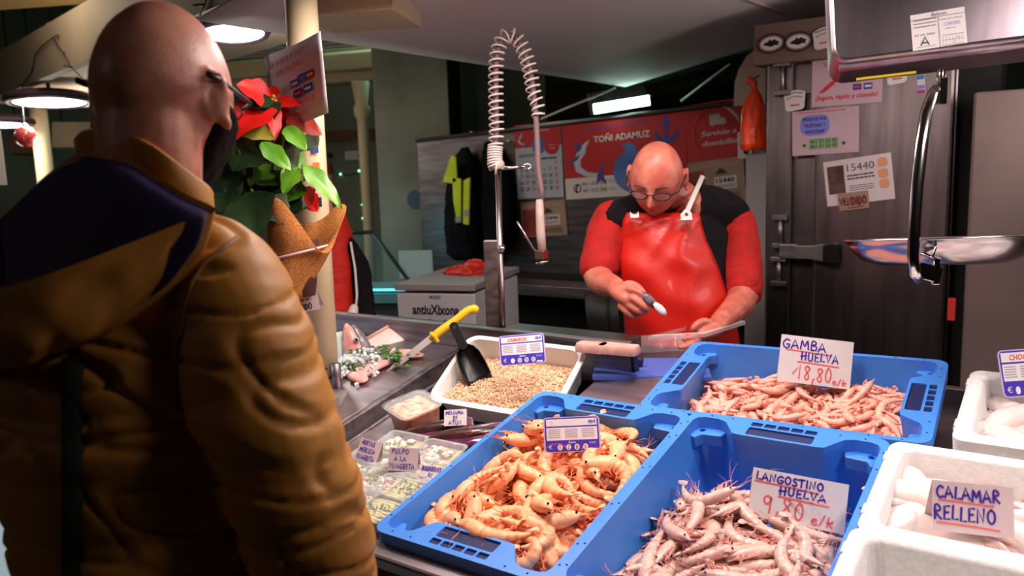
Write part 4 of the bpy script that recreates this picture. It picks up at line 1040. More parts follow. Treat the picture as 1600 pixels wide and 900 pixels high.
beard_m = mat('dark_beard', (18, 10, 10), .9, 0, (34, 20, 18), 300, .8, 500, spec=.1)
lab(beard_shell(cust, HM, .077, .100, .117, .011, beard_m), 'dark full beard')
glasses(cust, HM, hook=False)
jk = mat('mustard_jacket', (186, 126, 52), .52, 0, (168, 110, 42), 5, .06, 40, spec=.35); navy = mat('navy_lining', (58, 42, 92), .7, 0, (42, 30, 70), 9, .1, 200)
# jacket body with sleeves: baffled lofts joined to one skin
mb = MB(); rings = []; cr = CM.col  # camera right in world
camr = c2w(1, 0, 0); camr.z = 0; camr.normalize(); camd = c2w(0, 0, 1); camd.z = 0; camd.normalize()
TR = [(330, 215, 1.03, .07, .06), (368, 205, 1.05, .15, .085), (420, 190, 1.04, .2, .12), (500, 186, 1.01, .2, .15), (600, 196, 1.01, .18, .155), (690, 212, 1.0, .162, .15), (775, 228, 1.0, .155, .145), (855, 240, 1.0, .152, .145), (935, 246, 1.0, .155, .15), (1030, 250, 1.0, .16, .15), (1110, 250, 1.0, .155, .15)]
for i in range(len(TR)-1):
    for k in range(8):
        t = k/8; q = [u*(1-t)+v*t for u, v in zip(TR[i], TR[i+1])]
        puff = 1-.0 if i < 3 else 1-.035*(1-abs(math.sin(PI*t))**.4)
        rings.append(ering(at(q[1], q[0], q[2]), camr, camd, q[3]*puff, q[4]*puff, 40))
mb.loft(rings)
def sleeve(P, Rr, seams):
    pts, rad = [], []
    n = len(P)
    for i in range(n-1):
        for k in range(8):
            t = k/8
            p0, p1, p2, p3 = P[max(i-1, 0)], P[i], P[i+1], P[min(i+2, n-1)]
            pts.append(.5*((2*p1)+(p2-p0)*t+(2*p0-5*p1+4*p2-p3)*t*t+(3*p1-p0-3*p2+p3)*t**3))
            rad.append((Rr[i]*(1-t)+Rr[i+1]*t)*(1-seams*(1-abs(math.sin(PI*t))**.5)))
    pts.append(P[-1]); rad.append(Rr[-1]*.9)
    mb.tube(pts, rad, 28)
sleeve([at(262, 420, 1.03), at(330, 445, .965), at(372, 515, .945), at(406, 610, .935), at(438, 705, .93), at(468, 800, .94), at(494, 890, .97), at(515, 985, 1.0)], [.07, .082, .084, .083, .082, .079, .074, .055], .03)
sleeve([Vector((cx_-.1, cy_-.02, 1.375)), shl+Vector((.02, 0, -.03)), shl*.5+ell_*.5, ell_, wrl], [.075, .088, .086, .08, .06], .03)
def wrinkle(p, n):
    q = Vector((p.x*7, p.y*7, p.z*16)); 
    w = .008*noise.fractal(q*.5, 1.0, 2.0, 2)
    r_ = noise.noise(Vector((p.x*7+3, p.y*7, p.z*15+p.x*10))); w += -.006*max(0, 1-abs(r_)*6)**1.5
    r2 = noise.noise(Vector((p.x*24, p.y*24+9, p.z*44))); w += .0012*r2
    r3 = noise.noise(Vector((p.x*5+1, p.y*5, p.z*22+p.x*4))); w += -.006*max(0, 1-abs(r3)*9)
    return p+n*w
FAR = [(-200, .98), (-60, .97), (0, .99), (65, 1.0), (128, .95), (165, .92), (230, .905), (300, .9), (330, .91), (400, .9)]
RIMP = [(345, 320), (285, 352), (215, 380), (130, 414), (45, 444), (-150, 470), (-150, 330), (0, 330), (60, 270), (128, 222), (230, 255), (300, 290)]
def inpoly(x, y):
    c = False; n = len(RIMP)
    for i in range(n):
        (x1, y1), (x2, y2) = RIMP[i], RIMP[(i+1) % n]
        if (y1 > y) != (y2 > y) and x < (x2-x1)*(y-y1)/(y2-y1)+x1: c = not c
    return c
def tuck(p, n):
    '''wrinkles, and the back of the coat pressed in under the hood'''
    p = wrinkle(p, n); q = CM.transposed() @ (p-CAM); px, py = 800+F*q.x/q.z, 450+F*q.y/q.z
    if inpoly(px, py):
        for (xa, da), (xb, db) in zip(FAR, FAR[1:]):
            if xa <= px <= xb:
                d = da+(db-da)*(px-xa)/(xb-xa)+.03
                if q.z < d: p = CAM+(p-CAM)*(d/q.z)
    return p
jacket = fuse(mb, .0052, 'jacket', jk, cust, 3, tuck)
jb = bvh_of(jacket)
# gathered shoulder seam
pts = [hit(jb, x, y, .001) for x, y in ((372, 372), (345, 392), (318, 412), (300, 440), (288, 480), (280, 530), (275, 590), (276, 640))]
MB().tube([p for p in pts if p], .0035, 6).build('shoulder_seam', mat('seam_fabric', (120, 76, 24), .7), cust)
# collar
cl = [at(118, 226, 1.03), at(150, 216, 1.07), at(220, 236, 1.08), at(292, 272, 1.05), at(330, 303, .985), at(318, 293, .94), at(272, 259, .91), at(228, 230, .905), at(176, 214, .915), at(132, 212, .96)]
lp = smoothloop(cl, 6); cc = sum(lp, Vector())/len(lp)
mb = MB(); mb.loft([[p+(p-cc)*e+Vector((0, 0, dz)) for p in lp] for e, dz in ((.02, -.045), (.02, -.02), (.02, .004), (-.02, .008), (-.06, .0), (-.03, -.04))], caps=False)
mb.build('collar', mat('collar_fabric', (176, 118, 36), .6, 0, (160, 104, 30), 9, .08, 60), cust)
# hood hanging down the back, opening upwards, with the navy lining inside
rim = [at(338, 328, .89), at(285, 347, .87), at(215, 375, .85), at(130, 408, .825), at(45, 438, .81), at(-40, 455, .82), at(-95, 440, .88), at(-60, 385, .95), at(0, 342, .98), at(60, 284, .985), at(120, 240, .935), at(163, 240, .90), at(205, 250, .892), at(250, 278, .888), at(292, 304, .886)]
rl = smoothloop(rim, 5); rc = sum(rl, Vector())/len(rl); bot = at(80, 548, .875)
def bowl(grow, depth, s1=.97, n=9):
    out = []
    for k in range(n+1):
        s = k/n*s1; f = math.sqrt(max(0, 1-s**2.4)); C = rc.lerp(bot, s*depth)
        out.append([C+(p-rc)*f*(1+grow) for p in rl])
    return out
mb = MB(); outer = bowl(.0, 1.0); mb.loft(outer, caps=False); mb.add(outer[-1], [tuple(range(len(rl)))[::-1]])
def fold(p):
    r_ = noise.noise(Vector((p.x*14+p.z*10, p.y*14, p.z*9))); return p+(p-rc).normalized()*(-.012*max(0, 1-abs(r_)*4)+.008*noise.noise(p*22))
for i in range(len(rl)*2, len(mb.v)): mb.v[i] = fold(mb.v[i])
hood = mb.build('hood', jk, cust, sub=1)
NR = len(rl); hp_ = [hood.data.vertices[i].co.copy() for i in range(len(hood.data.vertices))]; hn_ = [hood.data.vertices[i].normal.copy() for i in range(len(hood.data.vertices))]; Wh = MW[hood.name]
mb = MB(); inner = []
for k in range(1, len(outer)):
    rg = [Wh @ hp_[k*NR+j] for j in range(NR)]; C_ = sum(rg, Vector())/NR; C_ = C_.lerp(bot, -.1)
    sg = sum(hn_[k*NR+j].dot(rg[j]-C_) for j in range(NR)); sg = -1 if sg > 0 else 1
    inner.append([rg[j]+hn_[k*NR+j]*sg*.013 for j in range(NR)])
lip = [[p.lerp(rc, .012)+Vector((0, 0, -.003)) for p in rl], [p.lerp(rc, .03)+Vector((0, 0, -.004)) for p in rl]]
mb.loft(lip+inner, caps=False); mb.add(inner[-1], [tuple(range(len(rl)))])
lab(mb.build('hood_lining', navy, hood, sub=1), 'dark navy lining of the hood')
pts = []
for y in range(560, 1000, 18):
    h = hit(jb, 114, y, .004)
    if h: pts.append(h)
lab(MB().tube(pts, .011, 8, flat=.25, up=CAM-pts[0]).build('bag_strap', mat('bag_strap_fabric', (22, 26, 20), .8), cust), 'dark bag strap down the back')
mb = MB()
for s in (-1, 1):
    hp = Vector((cx_, cy_, .9))+rt*(s*.085); mb.limb([hp, hp+Vector((0, .02, -.44)), hp+Vector((0, 0, -.82))], [.1, .075, .065], 16)
mb.ell((cx_, cy_, .9), (.17, .13, .1)); fuse(mb, .012, 'trousers', mat('dark_trousers', (30, 28, 34), .8), cust, 3)
mb = MB()
for s in (-1, 1):
    hp = Vector((cx_, cy_, .03))+rt*(s*.085); mb.limb([hp+Vector((0, -.06, .01)), hp+Vector((-.01, .06, .01)), hp+Vector((-.02, .16, 0))], [.045, .046, .036], 14, flat=.8)
mb.build('shoes', blackm, cust)

# ---- the fishmonger in the red apron
vend = thing('person', 'bald fishmonger with glasses in a red apron and black vest cleaning a small fish', 'person', (-1.12, 2.45, 0))
hv = at(1026, 277, 2.45); fw = c2w(-.30, .67, -.68).normalized(); upv = c2w(-.14, -.72, -.66)
rtv = fw.cross(upv).normalized(); VM = frame(hv, rtv, fw)
mb = MB(); head_shape(mb, VM, .080, .100, .112, 1.05, .25)
nk = at(1068, 318, 2.6)
mb.limb([VM @ Vector((0, -.045, -.04)), VM @ Vector((0, -.055, -.09)), nk, at(1066, 350, 2.63)], [.06, .062, .066, .08], 18)
vr = c2w(1, 0, .25); vr.z = 0; vr.normalize(); vf = Vector((-vr.y, vr.x, 0))
TV = [(335, 1062, 2.62, .1, .07), (365, 1058, 2.62, .165, .095), (420, 1055, 2.61, .17, .115), (490, 1058, 2.6, .175, .13), (560, 1062, 2.62, .17, .13), (640, 1066, 2.66, .165, .12)]
mb.loft([ering(at(x, y, d), vr, vf, a*.93, b*.9) for y, x, d, a, b in TV])
sR, eR, wR = at(955, 342, 2.58), at(934, 428, 2.5), at(962, 449, 2.33)
sL, eL, wL = at(1150, 346, 2.66), at(1163, 455, 2.54), at(1124, 506, 2.37)
mb.limb([at(1015, 350, 2.63), sR, eR, wR], [.045, .048, .048, .030], 16); mb.limb([at(1105, 350, 2.65), sL, eL, wL], [.045, .05, .05, .032], 16)
def finger(pts, r): mb.limb([at(*p) for p in pts], r, 10)
# right hand (left in the photo) closed on the fish
mb.limb([wR, at(974, 459, 2.28), at(984, 466, 2.255)], [.031, .036, .032], 14, flat=.72)
finger([(978, 455, 2.26), (988, 453, 2.235), (1003, 460, 2.22), (1011, 470, 2.22)], [.0115, .0115, .0105, .0085])
finger([(980, 464, 2.25), (990, 467, 2.225), (1005, 478, 2.215), (1012, 484, 2.22)], [.0115, .0112, .0105, .0085])
finger([(976, 473, 2.255), (985, 478, 2.235), (998, 487, 2.225), (1008, 488, 2.235)], [.0112, .011, .0102, .0082])
finger([(970, 478, 2.265), (978, 486, 2.25), (989, 493, 2.245), (999, 492, 2.25)], [.0105, .010, .0092, .0075])
finger([(972, 448, 2.3), (984, 444, 2.29), (997, 449, 2.28), (1007, 461, 2.255)], [.0125, .0122, .011, .009])
# left hand (right in the photo) under and over the tray edge
mb.limb([wL, at(1110, 516, 2.34), at(1100, 520, 2.325)], [.032, .035, .03], 14, flat=.75)
finger([(1112, 506, 2.34), (1100, 503, 2.325), (1090, 507, 2.315), (1083, 514, 2.31)], [.0135, .013, .0125, .010])
finger([(1100, 516, 2.33), (1092, 523, 2.32), (1078, 528, 2.315), (1068, 530, 2.32)], [.011, .011, .0102, .008])
finger([(1100, 524, 2.325), (1090, 533, 2.315), (1076, 540, 2.31), (1063, 543, 2.315)], [.0112, .011, .0104, .0085])
finger([(1103, 530, 2.33), (1094, 541, 2.325), (1080, 549, 2.32), (1068, 552, 2.325)], [.011, .0105, .01, .008])
finger([(1107, 534, 2.34), (1099, 547, 2.335), (1086, 556, 2.33), (1074, 559, 2.335)], [.0105, .0098, .009, .0075])
hipv = at(1066, 640, 2.66)
for s in (-1, 1):
    hp = hipv+vr*(s*.09); kz = hp.z; mb.limb([hp, Vector((hp.x, hp.y, kz*.52)), Vector((hp.x, hp.y, .09)), Vector((hp.x, hp.y, .05))-vf*.12*(-1 if (vf.dot(CAM-hp)) > 0 else 1)], [.09, .06, .042, .035], 14)
fuse(mb, .0034, 'body', skin_v, vend, 4)
mb = MB()
for s in (-1, 1): mb.tube([VM @ Vector((s*x, y, z)) for x, y, z in ((.014, .1005, .028), (.028, .102, .034), (.044, .094, .031), (.053, .085, .024))], [.003, .0045, .004, .002], 8, flat=.5)
mb.build('eyebrows', mat('dark_grey_hair', (62, 46, 42), .8, bump=.5, bscale=500), vend)
glasses(vend, VM, 1.04, fr=.0019)
MB().tube([at(967+4.5*math.cos(q), 0, 2.23) if False else at(984, 480, 2.24)+Vector((0, 0, 0))+(c2w(.35, .9, 0)*math.cos(q)+c2w(0, 0, 1)*math.sin(q))*.0118 for q in [2*PI*i/14 for i in range(15)]], .0022, 6).build('gold_ring', mat('gold', (240, 200, 90), .2, 1), vend)
red_m = mat('red_sweater', (182, 18, 10), .8, 0, (160, 13, 9), 30, .15, 160); vest_m = mat('black_fleece_vest', (16, 13, 16), .95, 0, (24, 20, 24), 40, .2, 200, spec=.2)
mb = MB(); mb.loft([ering(at(x, y, d), vr, vf, a*1.08, b*1.12, 36) for y, x, d, a, b in TV]); mb.limb([at(962, 346, 2.57), at(1000, 338, 2.6), at(1066, 325, 2.63), at(1120, 330, 2.65), at(1142, 338, 2.66)], [.068, .078, .084, .08, .066], 18)
mb.limb([at(1020, 330, 2.58), at(1064, 322, 2.62), at(1100, 322, 2.64)], [.045, .062, .05], 16)
def cw(p, n): return p+n*(.006*noise.fractal(p*14, 1, 2, 2))
fuse(mb, .007, 'vest', vest_m, vend, 5, cw)
def sw(p, n): return p+n*(.004*noise.fractal(p*12, 1, 2, 2)-.003*max(0, 1-abs(noise.noise(Vector((p.x*9, p.y*9, p.z*26))))*5))
for S_, E_, k in ((sR, eR, .78), (sL, eL, .88)):
    mb = MB(); e2 = S_.lerp(E_, k); mb.limb([S_.lerp(nk, .08), S_.lerp(E_, .03), S_.lerp(E_, .5), e2, S_.lerp(E_, k+.1)], [.055, .064, .067, .065, .063], 20); fuse(mb, .006, 'sweater_sleeve', red_m, vend, 3, sw)
mb = MB(); cl = [VM @ Vector((.078*math.cos(q), -.05+.07*math.sin(q), -.118-.02*math.sin(q))) for q in [2*PI*i/24 for i in range(24)]]
mb.loft([[p+(p-nk).normalized()*e for p in cl] for e in (.012, .0, -.02)], caps=False); mb.build('sweater_collar', red_m, vend, solid=.006)
# apron: a hanging sheet wrapped round the chest
rows = [(333, 979, 1092, 2.475, .03), (345, 973, 1095, 2.46, .045), (375, 968, 1103, 2.445, .07), (420, 966, 1122, 2.43, .085), (470, 972, 1140, 2.425, .1), (520, 977, 1153, 2.43, .11), (580, 976, 1160, 2.44, .12), (680, 972, 1165, 2.47, .12), (800, 965, 1172, 2.5, .11)]
def apr(u, v):
    q = v*(len(rows)-1); i = min(int(q), len(rows)-2); t = q-i; r = [a*(1-t)+b*t for a, b in zip(rows[i], rows[i+1])]
    x = r[1]+(r[2]-r[1])*u; e = abs(2*u-1)
    d = r[3]+r[4]*e**2.2; 
    p = at(x, r[0], d); f = noise.noise(Vector((u*2.2+v*4.2, v*7.5-u*2.5, 1))); wv = .010*f-.008*max(0, 1-abs(noise.noise(Vector((u*1.5, v*6+u*2, 4))))*6)
    return p+c2w(0, 0, 1)*wv
apron = MB().grid(apr, 28, 44).build('apron', mat('red_apron_vinyl', (206, 28, 8), .46, 0, (192, 22, 8), 3, .04, 14, coat=.06), vend, solid=.003)
strap_m = mat('white_strap', (226, 220, 212), .45)
for nm, P in (('strap', [at(1072, 334, 2.44), at(1079, 318, 2.47), at(1090, 293, 2.545), at(1098, 275, 2.62), at(1100, 282, 2.7)]), ):
    MB().tube(P, .008, 8, flat=.3, up=CAM-P[0]).build(nm, strap_m, apron)
mb = MB(); Mq = frame(at(1064, 345, 2.425), c2w(1, -.05, 0), c2w(0, -1, .25)); mb.prism([(0, 0), (.034, 0), (.034, .02), (.026, .034), (.014, .034), (.0, .02)], 0, .004, Mq, holes=[circ(.018, .018, .006, 10)]); lab(mb.build('strap_clip', strap_m, apron), 'white clip at the right bib corner')
mb = MB(); Mq = frame(at(985, 341, 2.44), c2w(1, -.05, 0), c2w(0, -1, .25)); mb.prism([(0, 0), (.026, 0), (.026, .02), (.02, .012), (.013, .01), (.006, .012), (0, .02)], 0, .004, Mq); lab(mb.build('strap_clip', strap_m, apron), 'white clip at the left bib corner')
mb = MB()
for s in (-1, 1):
    hp = hipv+vr*(s*.09); mb.limb([hp, Vector((hp.x, hp.y, hp.z*.5)), Vector((hp.x, hp.y, .12))], [.1, .078, .066], 16)
fuse(mb, .012, 'trousers', mat('dark_trousers', (30, 28, 34), .8), vend, 3)
mb = MB()
for s in (-1, 1):
    hp = hipv+vr*(s*.09); d = (CAM-hp); d.z = 0; d.normalize(); b = Vector((hp.x, hp.y, .045)); mb.limb([b-d*.06, b+d*.05, b+d*.17], [.046, .048, .038], 14, flat=.85)
mb.build('boots', white_plastic, vend)

# fish in his hand and the clear tray
a, b = at(1003, 458, 2.215), at(1036, 494, 2.2)
fs = thing('small_fish', 'small dark and white fish pinched in the right hand of the fishmonger', 'fish', a)
d = b-a; MB().tube([a+d*t+c2w(0, -.004*math.sin(t*3), 0) for t in (0, .2, .45, .7)], [.006, .0125, .012, .007], 10, flat=.6, up=c2w(0, 0, -1)).build('body', mat('dark_fish_skin', (60, 54, 60), .3, 0, (120, 112, 112), 40), fs)
mb = MB(); mb.tube([a+d*t+c2w(.004+.006*(t-.5), -.004, -.004) for t in (.5, .7, .88, 1.0)], [.006, .011, .010, .004], 10, flat=.6, up=c2w(0, 0, -1)); mb.build('flesh', mat('fish_flesh', (232, 214, 214), .35), fs)
tt = thing('clear_tray', 'clear ribbed plastic tray held by the left hand of the fishmonger', 'tray', at(1040, 570, 2.36))
Mt = frame(at(1032, 571, 2.33), c2w(1, -.06, .1), z=c2w(.0, -1, -.25))
def corr(w, l, r, z, amp): 
    P = rrect(w, l, r, 16, -w/2, -l/2); Q = []
    for i, (x, y) in enumerate(P):
        Q.append((x, y, z))
    return Q
def ribbed(w, l, z, amp):
    out = []
    n = 120
    for i in range(n):
        q = 2*PI*i/n; c_, s_ = math.cos(q), math.sin(q); k = (abs(c_)**5+abs(s_)**5)**(-1/5); e = amp*(1 if i % 2 else -1)
        out.append(((w/2+e)*c_*k, (l/2+e)*s_*k, z))
    return out
mb = MB().loft([ribbed(.15, .11, 0, .001), ribbed(.172, .13, .066, .001), ribbed(.19, .148, .068, 0), ribbed(.19, .148, .071, 0)], Mt, caps=False); mb.add(ribbed(.15, .11, .001, 0), [tuple(range(120))], Mt)
rib = clear('ribbed_plastic', (240, 232, 234), .22, .1, .5)
mb.build('base', rib, tt)
P = [at(1012, 532, 2.26), at(1102, 527, 2.25), at(1165, 507, 2.42), at(1075, 515, 2.44)]
mb = MB(); mb.loft([[p+UP*0 for p in P], [p+UP*.012 for p in P], [P[0].lerp(P[2], .05)+UP*.014, P[1].lerp(P[3], .05)+UP*.014, P[2].lerp(P[0], .05)+UP*.014, P[3].lerp(P[1], .05)+UP*.014]], caps=False, smooth=False); mb.build('lid', rib, tt, bevel=.002)

# ---- third person, half hidden behind the cream pole
th = thing('person', 'person in red half hidden behind the cream pole, black strap over the arm', 'person', at(520, 700, 3.0)*1.0)
r3 = camr; mb = MB()
Tq = [(330, 508, 3.0, .07, .06), (365, 512, 3.0, .09, .08), (430, 510, 3.0, .115, .1), (500, 508, 3.0, .13, .105), (560, 505, 3.0, .13, .105), (680, 505, 3.0, .125, .1)]
mb.loft([ering(at(x, y, d), camr, camd, a*.88, b*.88) for y, x, d, a, b in Tq]); mb.limb([at(505, 345, 3.0), at(492, 300, 2.98)], [.05, .05]); HM3 = frame(at(488, 292, 2.97), camr, camd); head_shape(mb, HM3, .068, .085, .1)
hp = at(505, 680, 3.0)
for s in (-1, 1): mb.limb([hp+camr*s*.07, Vector((hp.x, hp.y, hp.z*.5))+camr*s*.07, Vector((hp.x, hp.y, .05))+camr*s*.07], [.075, .055, .04])
fuse(mb, .007, 'body', skin, th, 3)
mb = MB(); mb.loft([ering(at(x, y, d), camr, camd, a, b) for y, x, d, a, b in Tq]); fuse(mb, .007, 'red_top', mat('red_fleece', (212, 34, 14), .7, 0, (196, 26, 12), 12), th, 3, sw)
mb = MB(); mb.limb([at(545, 378, 2.98), at(562, 415, 2.97), at(568, 460, 2.94), at(574, 505, 2.92)], [.02, .034, .036, .034], 14); fuse(mb, .006, 'black_sleeve', vest_m, th, 3, cw)
MB().tube([at(548, 378, 2.93), at(555, 420, 2.92), at(558, 460, 2.9), at(556, 485, 2.89)], .006, 6, flat=.4).build('white_strap', strap_m, th)
mb = MB(); mb.limb([at(553, 482, 2.89), at(551, 490, 2.885)], [.016, .02], 10); mb.build('white_cuff', strap_m, th)
mb = MB()
for s in (-1, 1): mb.limb([hp+camr*s*.075, Vector((hp.x, hp.y, .08))+camr*s*.075], [.095, .065])
mb.build('trousers', mat('dark_trousers', (30, 28, 34), .8), th)
# ------------------------------------------------------------------ hanging scale, upper right
sc_t = thing('hanging_scale', 'steel hanging scale at the top right with a white inspection label', 'scale', at(1450, 60, 1.5))
bl = at(1299, 101, 1.52); br = at(1640, 58, 1.40); X = br-bl
MS = frame(bl, X, z=c2w(-.12, -.02, -1)); Ws = .62
scale_m = mat('scale_steel', (186, 170, 178), .34, 1, (170, 154, 164), 3, .05, 40, stretch=(10, 1, 1))
mb = MB(); P = rrect(Ws, .42, .03, 6); mb.loft([[(x, y, -.16) for x, y in P], [(x, y, -.012) for x, y in P], [(x*(1-.012/Ws)+.003, y*.985+.003, 0) for x, y in P]], MS, smooth=False)
mb.build('housing', scale_m, sc_t, sharp=30, bevel=.006)
mb = MB(); mb.prism(rrect(.46, .2, .02, 4, .092, .108), 0, .014, MS); mb.build('display_frame', mat('scale_display_frame', (120, 98, 112), .4, .5), sc_t, bevel=.004)
mb = MB(); mb.tube([MS @ Vector((.015, .01, -.03)), MS @ Vector((Ws, .01, -.03))], .018, 12); mb.build('lower_edge', scale_m, sc_t)
lb, wl, hl_ = at(1427, 80, 1.468), 0, 0
ML, wl, hl_ = quadframe(at(1427, 22, 1.468), at(1509, 7, 1.45), at(1427, 79, 1.468))
ML = frame(MS @ Vector(((MS.inverted() @ ML.translation).x, (MS.inverted() @ ML.translation).y, .0012)), MS.to_3x3() @ Vector((1, 0.03, 0)), MS.to_3x3() @ Vector((0, 1, 0)))
lab_t = MB().box((wl/2, hl_/2, 0), (wl, hl_, .0006), ML).build('label_sticker', mat('label_white', (250, 240, 240), .6), sc_t)
mb = MB(); k = .0008
greek(mb, wl*.05, hl_*.55, wl*.42, hl_*.28, 3, ML, .22, 3, z=k); mb.quad((0, hl_*.84, k), (wl, hl_*.84, k), (wl, hl_*.85, k), (0, hl_*.85, k), ML); mb.quad((wl*.5, 0, k), (wl*.51, 0, k), (wl*.51, hl_*.84, k), (wl*.5, hl_*.84, k), ML)
printed(mb, 'Balanza', wl*.38, hl_*.88, hl_*.09, ML, shear=.3, z=k); printed(mb, 'Resultado de la verificación', wl*.53, hl_*.73, hl_*.04, ML, width=wl*.42, z=k)
printed(mb, '02 05 2023', wl*.05, hl_*.38, hl_*.055, ML, width=wl*.38, shear=.2, z=k); printed(mb, 'Validez hasta', wl*.62, hl_*.47, hl_*.035, ML, z=k)
for i in range(7): mb.quad((wl*(.56+.06*i), .02*hl_, k), (wl*(.563+.06*i), .02*hl_, k), (wl*(.563+.06*i), .3*hl_, k), (wl*(.56+.06*i), .3*hl_, k), ML)
for y in (.02, .16, .3): mb.quad((wl*.56, y*hl_, k), (wl*.95, y*hl_, k), (wl*.95, (y+.008)*hl_, k), (wl*.56, (y+.008)*hl_, k), ML)
for x, y in ((.84, .2), (.77, .08)): mb.add([(a, b, k) for a, b in circ(wl*x, hl_*y, wl*.012, 8)], [tuple(range(8))], ML)
mb.build('label_print', mat('grey_ink', (110, 100, 120), .7), lab_t)
mb = MB(); printed(mb, 'CONFORME', wl*.6, hl_*.56, hl_*.1, ML, width=wl*.3, z=k); mb.build('stamp', mat('pale_blue_ink', (170, 178, 226), .7), lab_t)
mb = MB()
for s in ([(.16, .13), (.24, .34), (.3, .13)], [(.19, .2), (.24, .17), (.27, .19)]): mb.ribbon([(wl*x, hl_*y) for x, y in s], wl*.028, ML, z=k)
printed(mb, 'JUNTA DE ANDALUCIA', wl*.08, hl_*.06, hl_*.03, ML, width=wl*.34, z=k)
mb.build('emblem', mat('green_ink', (40, 90, 60), .7), lab_t)
ys = at(1352, 121, 1.49); MB().box((.035, .0, -.004), (.1, .012, .004), frame(at(1352, 119, 1.495), X, z=(0, 0, 1))).build('yellow_sticker', mat('yellow_label', (226, 196, 40), .5), sc_t)
# hook, bent strap and pan: the pan hangs from the scale
pan_t = thing('scale_pan', 'shiny steel weighing pan hanging from a bent steel strap', 'pan', at(1465, 395, 1.52))
mb = MB(); mb.tube([at(1471, 108, 1.5), at(1470, 130, 1.5)], .008, 10); mb.box((0, 0, 0), (.014, .014, .05), frame(at(1472, 142, 1.5), camr, z=UP)); mb.build('hook', chrome, pan_t, bevel=.002)
pts = [at(1466, 135, 1.5), at(1458, 145, 1.495), at(1448, 175, 1.485), at(1440, 225, 1.475), at(1433, 290, 1.47), at(1429, 350, 1.468), at(1427, 400, 1.468), at(1430, 428, 1.472), at(1438, 440, 1.49)]
MB().tube(smoothloop(pts, 4)[:-4] if False else pts, [.009, .01, .0115, .0115, .011, .011, .0105, .010, .008], 8, flat=.35, up=c2w(-.5, 0, -.86)).build('strap', chrome, pan_t)
pc = at(1467, 374, 1.62); nrm = (UP - (CAM-pc).normalized()*UP.dot((CAM-pc).normalized())).normalized()
Mp = frame(pc, camr, z=(nrm+(CAM-pc).normalized()*-.012)); R0 = .177
MB().lathe([(.001, -.049), (R0*.66, -.048), (R0*.8, -.040), (R0*.9, -.026), (R0*.96, -.01), (R0*.985, .0), (R0*1.01, .001), (R0*1.012, .004), (R0*.98, .004), (R0*.955, -.006), (R0*.89, -.023), (R0*.78, -.037), (R0*.64, -.044), (.001, -.045)], 64, Mp).build('pan', mat('pan_steel', (190, 180, 182), .2, 1), pan_t)
mb = MB(); mb.box((0, 0, 0), (.05, .012, .03), frame(at(1450, 426, 1.5), c2w(1, .25, .2), z=UP)); mb.box((0, 0, 0), (.012, .01, .05), frame(at(1462, 424, 1.5), camr, z=UP)); mb.tube([at(1441, 395, 1.49), at(1458, 402, 1.47), at(1462, 385, 1.47)], .007, 8, flat=.4); mb.build('bracket', chrome, pan_t, bevel=.003)

# ------------------------------------------------------------------ pre-rinse tap
tap = thing('spray_tap', 'tall steel rinse tap with a white spring hose and hanging spray head', 'tap', at(786, 560, 2.45))
D = 2.45
pipe_m = mat('tap_pipe', (168, 150, 148), .25, 1)
MB().tube([at(787, 560, D), at(784, 480, D), at(778, 262, D)], .0095, 12).build('riser', pipe_m, tap)
mb = MB(); mb.lathe([(.016, 0), (.02, .004), (.02, .02), (.015, .026), (.015, .034)], 20, Matrix.Translation(at(778, 264, D))); mb.build('collar', mat('tap_collar', (196, 176, 160), .5), tap)
H0 = [(778, 262), (776, 200), (775, 150), (775, 110), (778, 80), (786, 61), (796, 55), (807, 60), (818, 78), (827, 105), (833, 140), (838, 190)]
HP = [at(x, y, D-.0*i) for i, (x, y) in enumerate(H0)]
H1 = HP+[at(841, 260, D), at(843, 318, D)]
MB().tube(smoothloop(H1, 4)[:-4], .0085, 10).build('hose', mat('hose_grey', (122, 98, 98), .5), tap)
path = smoothloop(HP, 12)[:-12]; L_ = [0]
for a, b in zip(path, path[1:]): L_.append(L_[-1]+(b-a).length)
tot = L_[-1]; sp = []; turns = 39; ph = 0
import bisect
N_ = turns*14
def pathat(s):
    i = min(max(bisect.bisect_right(L_, s)-1, 0), len(path)-2); t = (s-L_[i])/(L_[i+1]-L_[i]+1e-9); return path[i].lerp(path[i+1], t), (path[i+1]-path[i]).normalized()
sr = c2w(0, 0, 1)
for i in range(N_+1):
    q = i/N_; s = tot*(q*.42 if q < .24 else .1008+(q-.24)*(1-.1008)/.76); p, tg = pathat(min(s, tot-1e-4)); b1_ = (sr-tg*sr.dot(tg)).normalized(); b2_ = tg.cross(b1_); a = 2*PI*turns*q
    rr_ = .0215 if q < .9 else .0215-.004*(q-.9)/.1
    sp.append(p+(b1_*math.cos(a)+b2_*math.sin(a))*rr_)
MB().tube(sp, .0031, 6).build('spring', mat('white_spring', (226, 208, 204), .4), tap)
MB().tube([at(843, 312, D), at(844, 340, D), at(845, 365, D), at(847, 392, D)], [.011, .0135, .014, .0135], 14).build('spray_handle', mat('spray_grip', (190, 164, 156), .45), tap)
mb = MB(); mb.box((0, 0, 0), (.035, .03, .03), Matrix.Translation(at(846, 398, D))); mb.tube([at(847, 408, D), at(848, 413, D)], .022, 18); mb.build('spray_head', pipe_m, tap, bevel=.004)
MB().tube([at(838, 394, D), at(828, 380, D-.01), at(808, 346, D-.02)], .004, 6).build('lever', pipe_m, tap)
mb = MB(); mb.tube([at(779, 263, D), at(800, 262, D), at(820, 260, D)], .0055, 8); mb.tube([at(824, 260, D)+c2w(.011*math.cos(q), .008*math.sin(q), .0) for q in [2*PI*i/14 for i in range(15)]], .003, 6); mb.build('hose_guide', chrome, tap)
mb = MB(); mb.box((0, 0, 0), (.045, .03, .32), Matrix.Translation(at(770, 456, D+.02)) @ Matrix.Rotation(.5, 4, 'Z')); mb.build('square_post', steel, tap, bevel=.003)
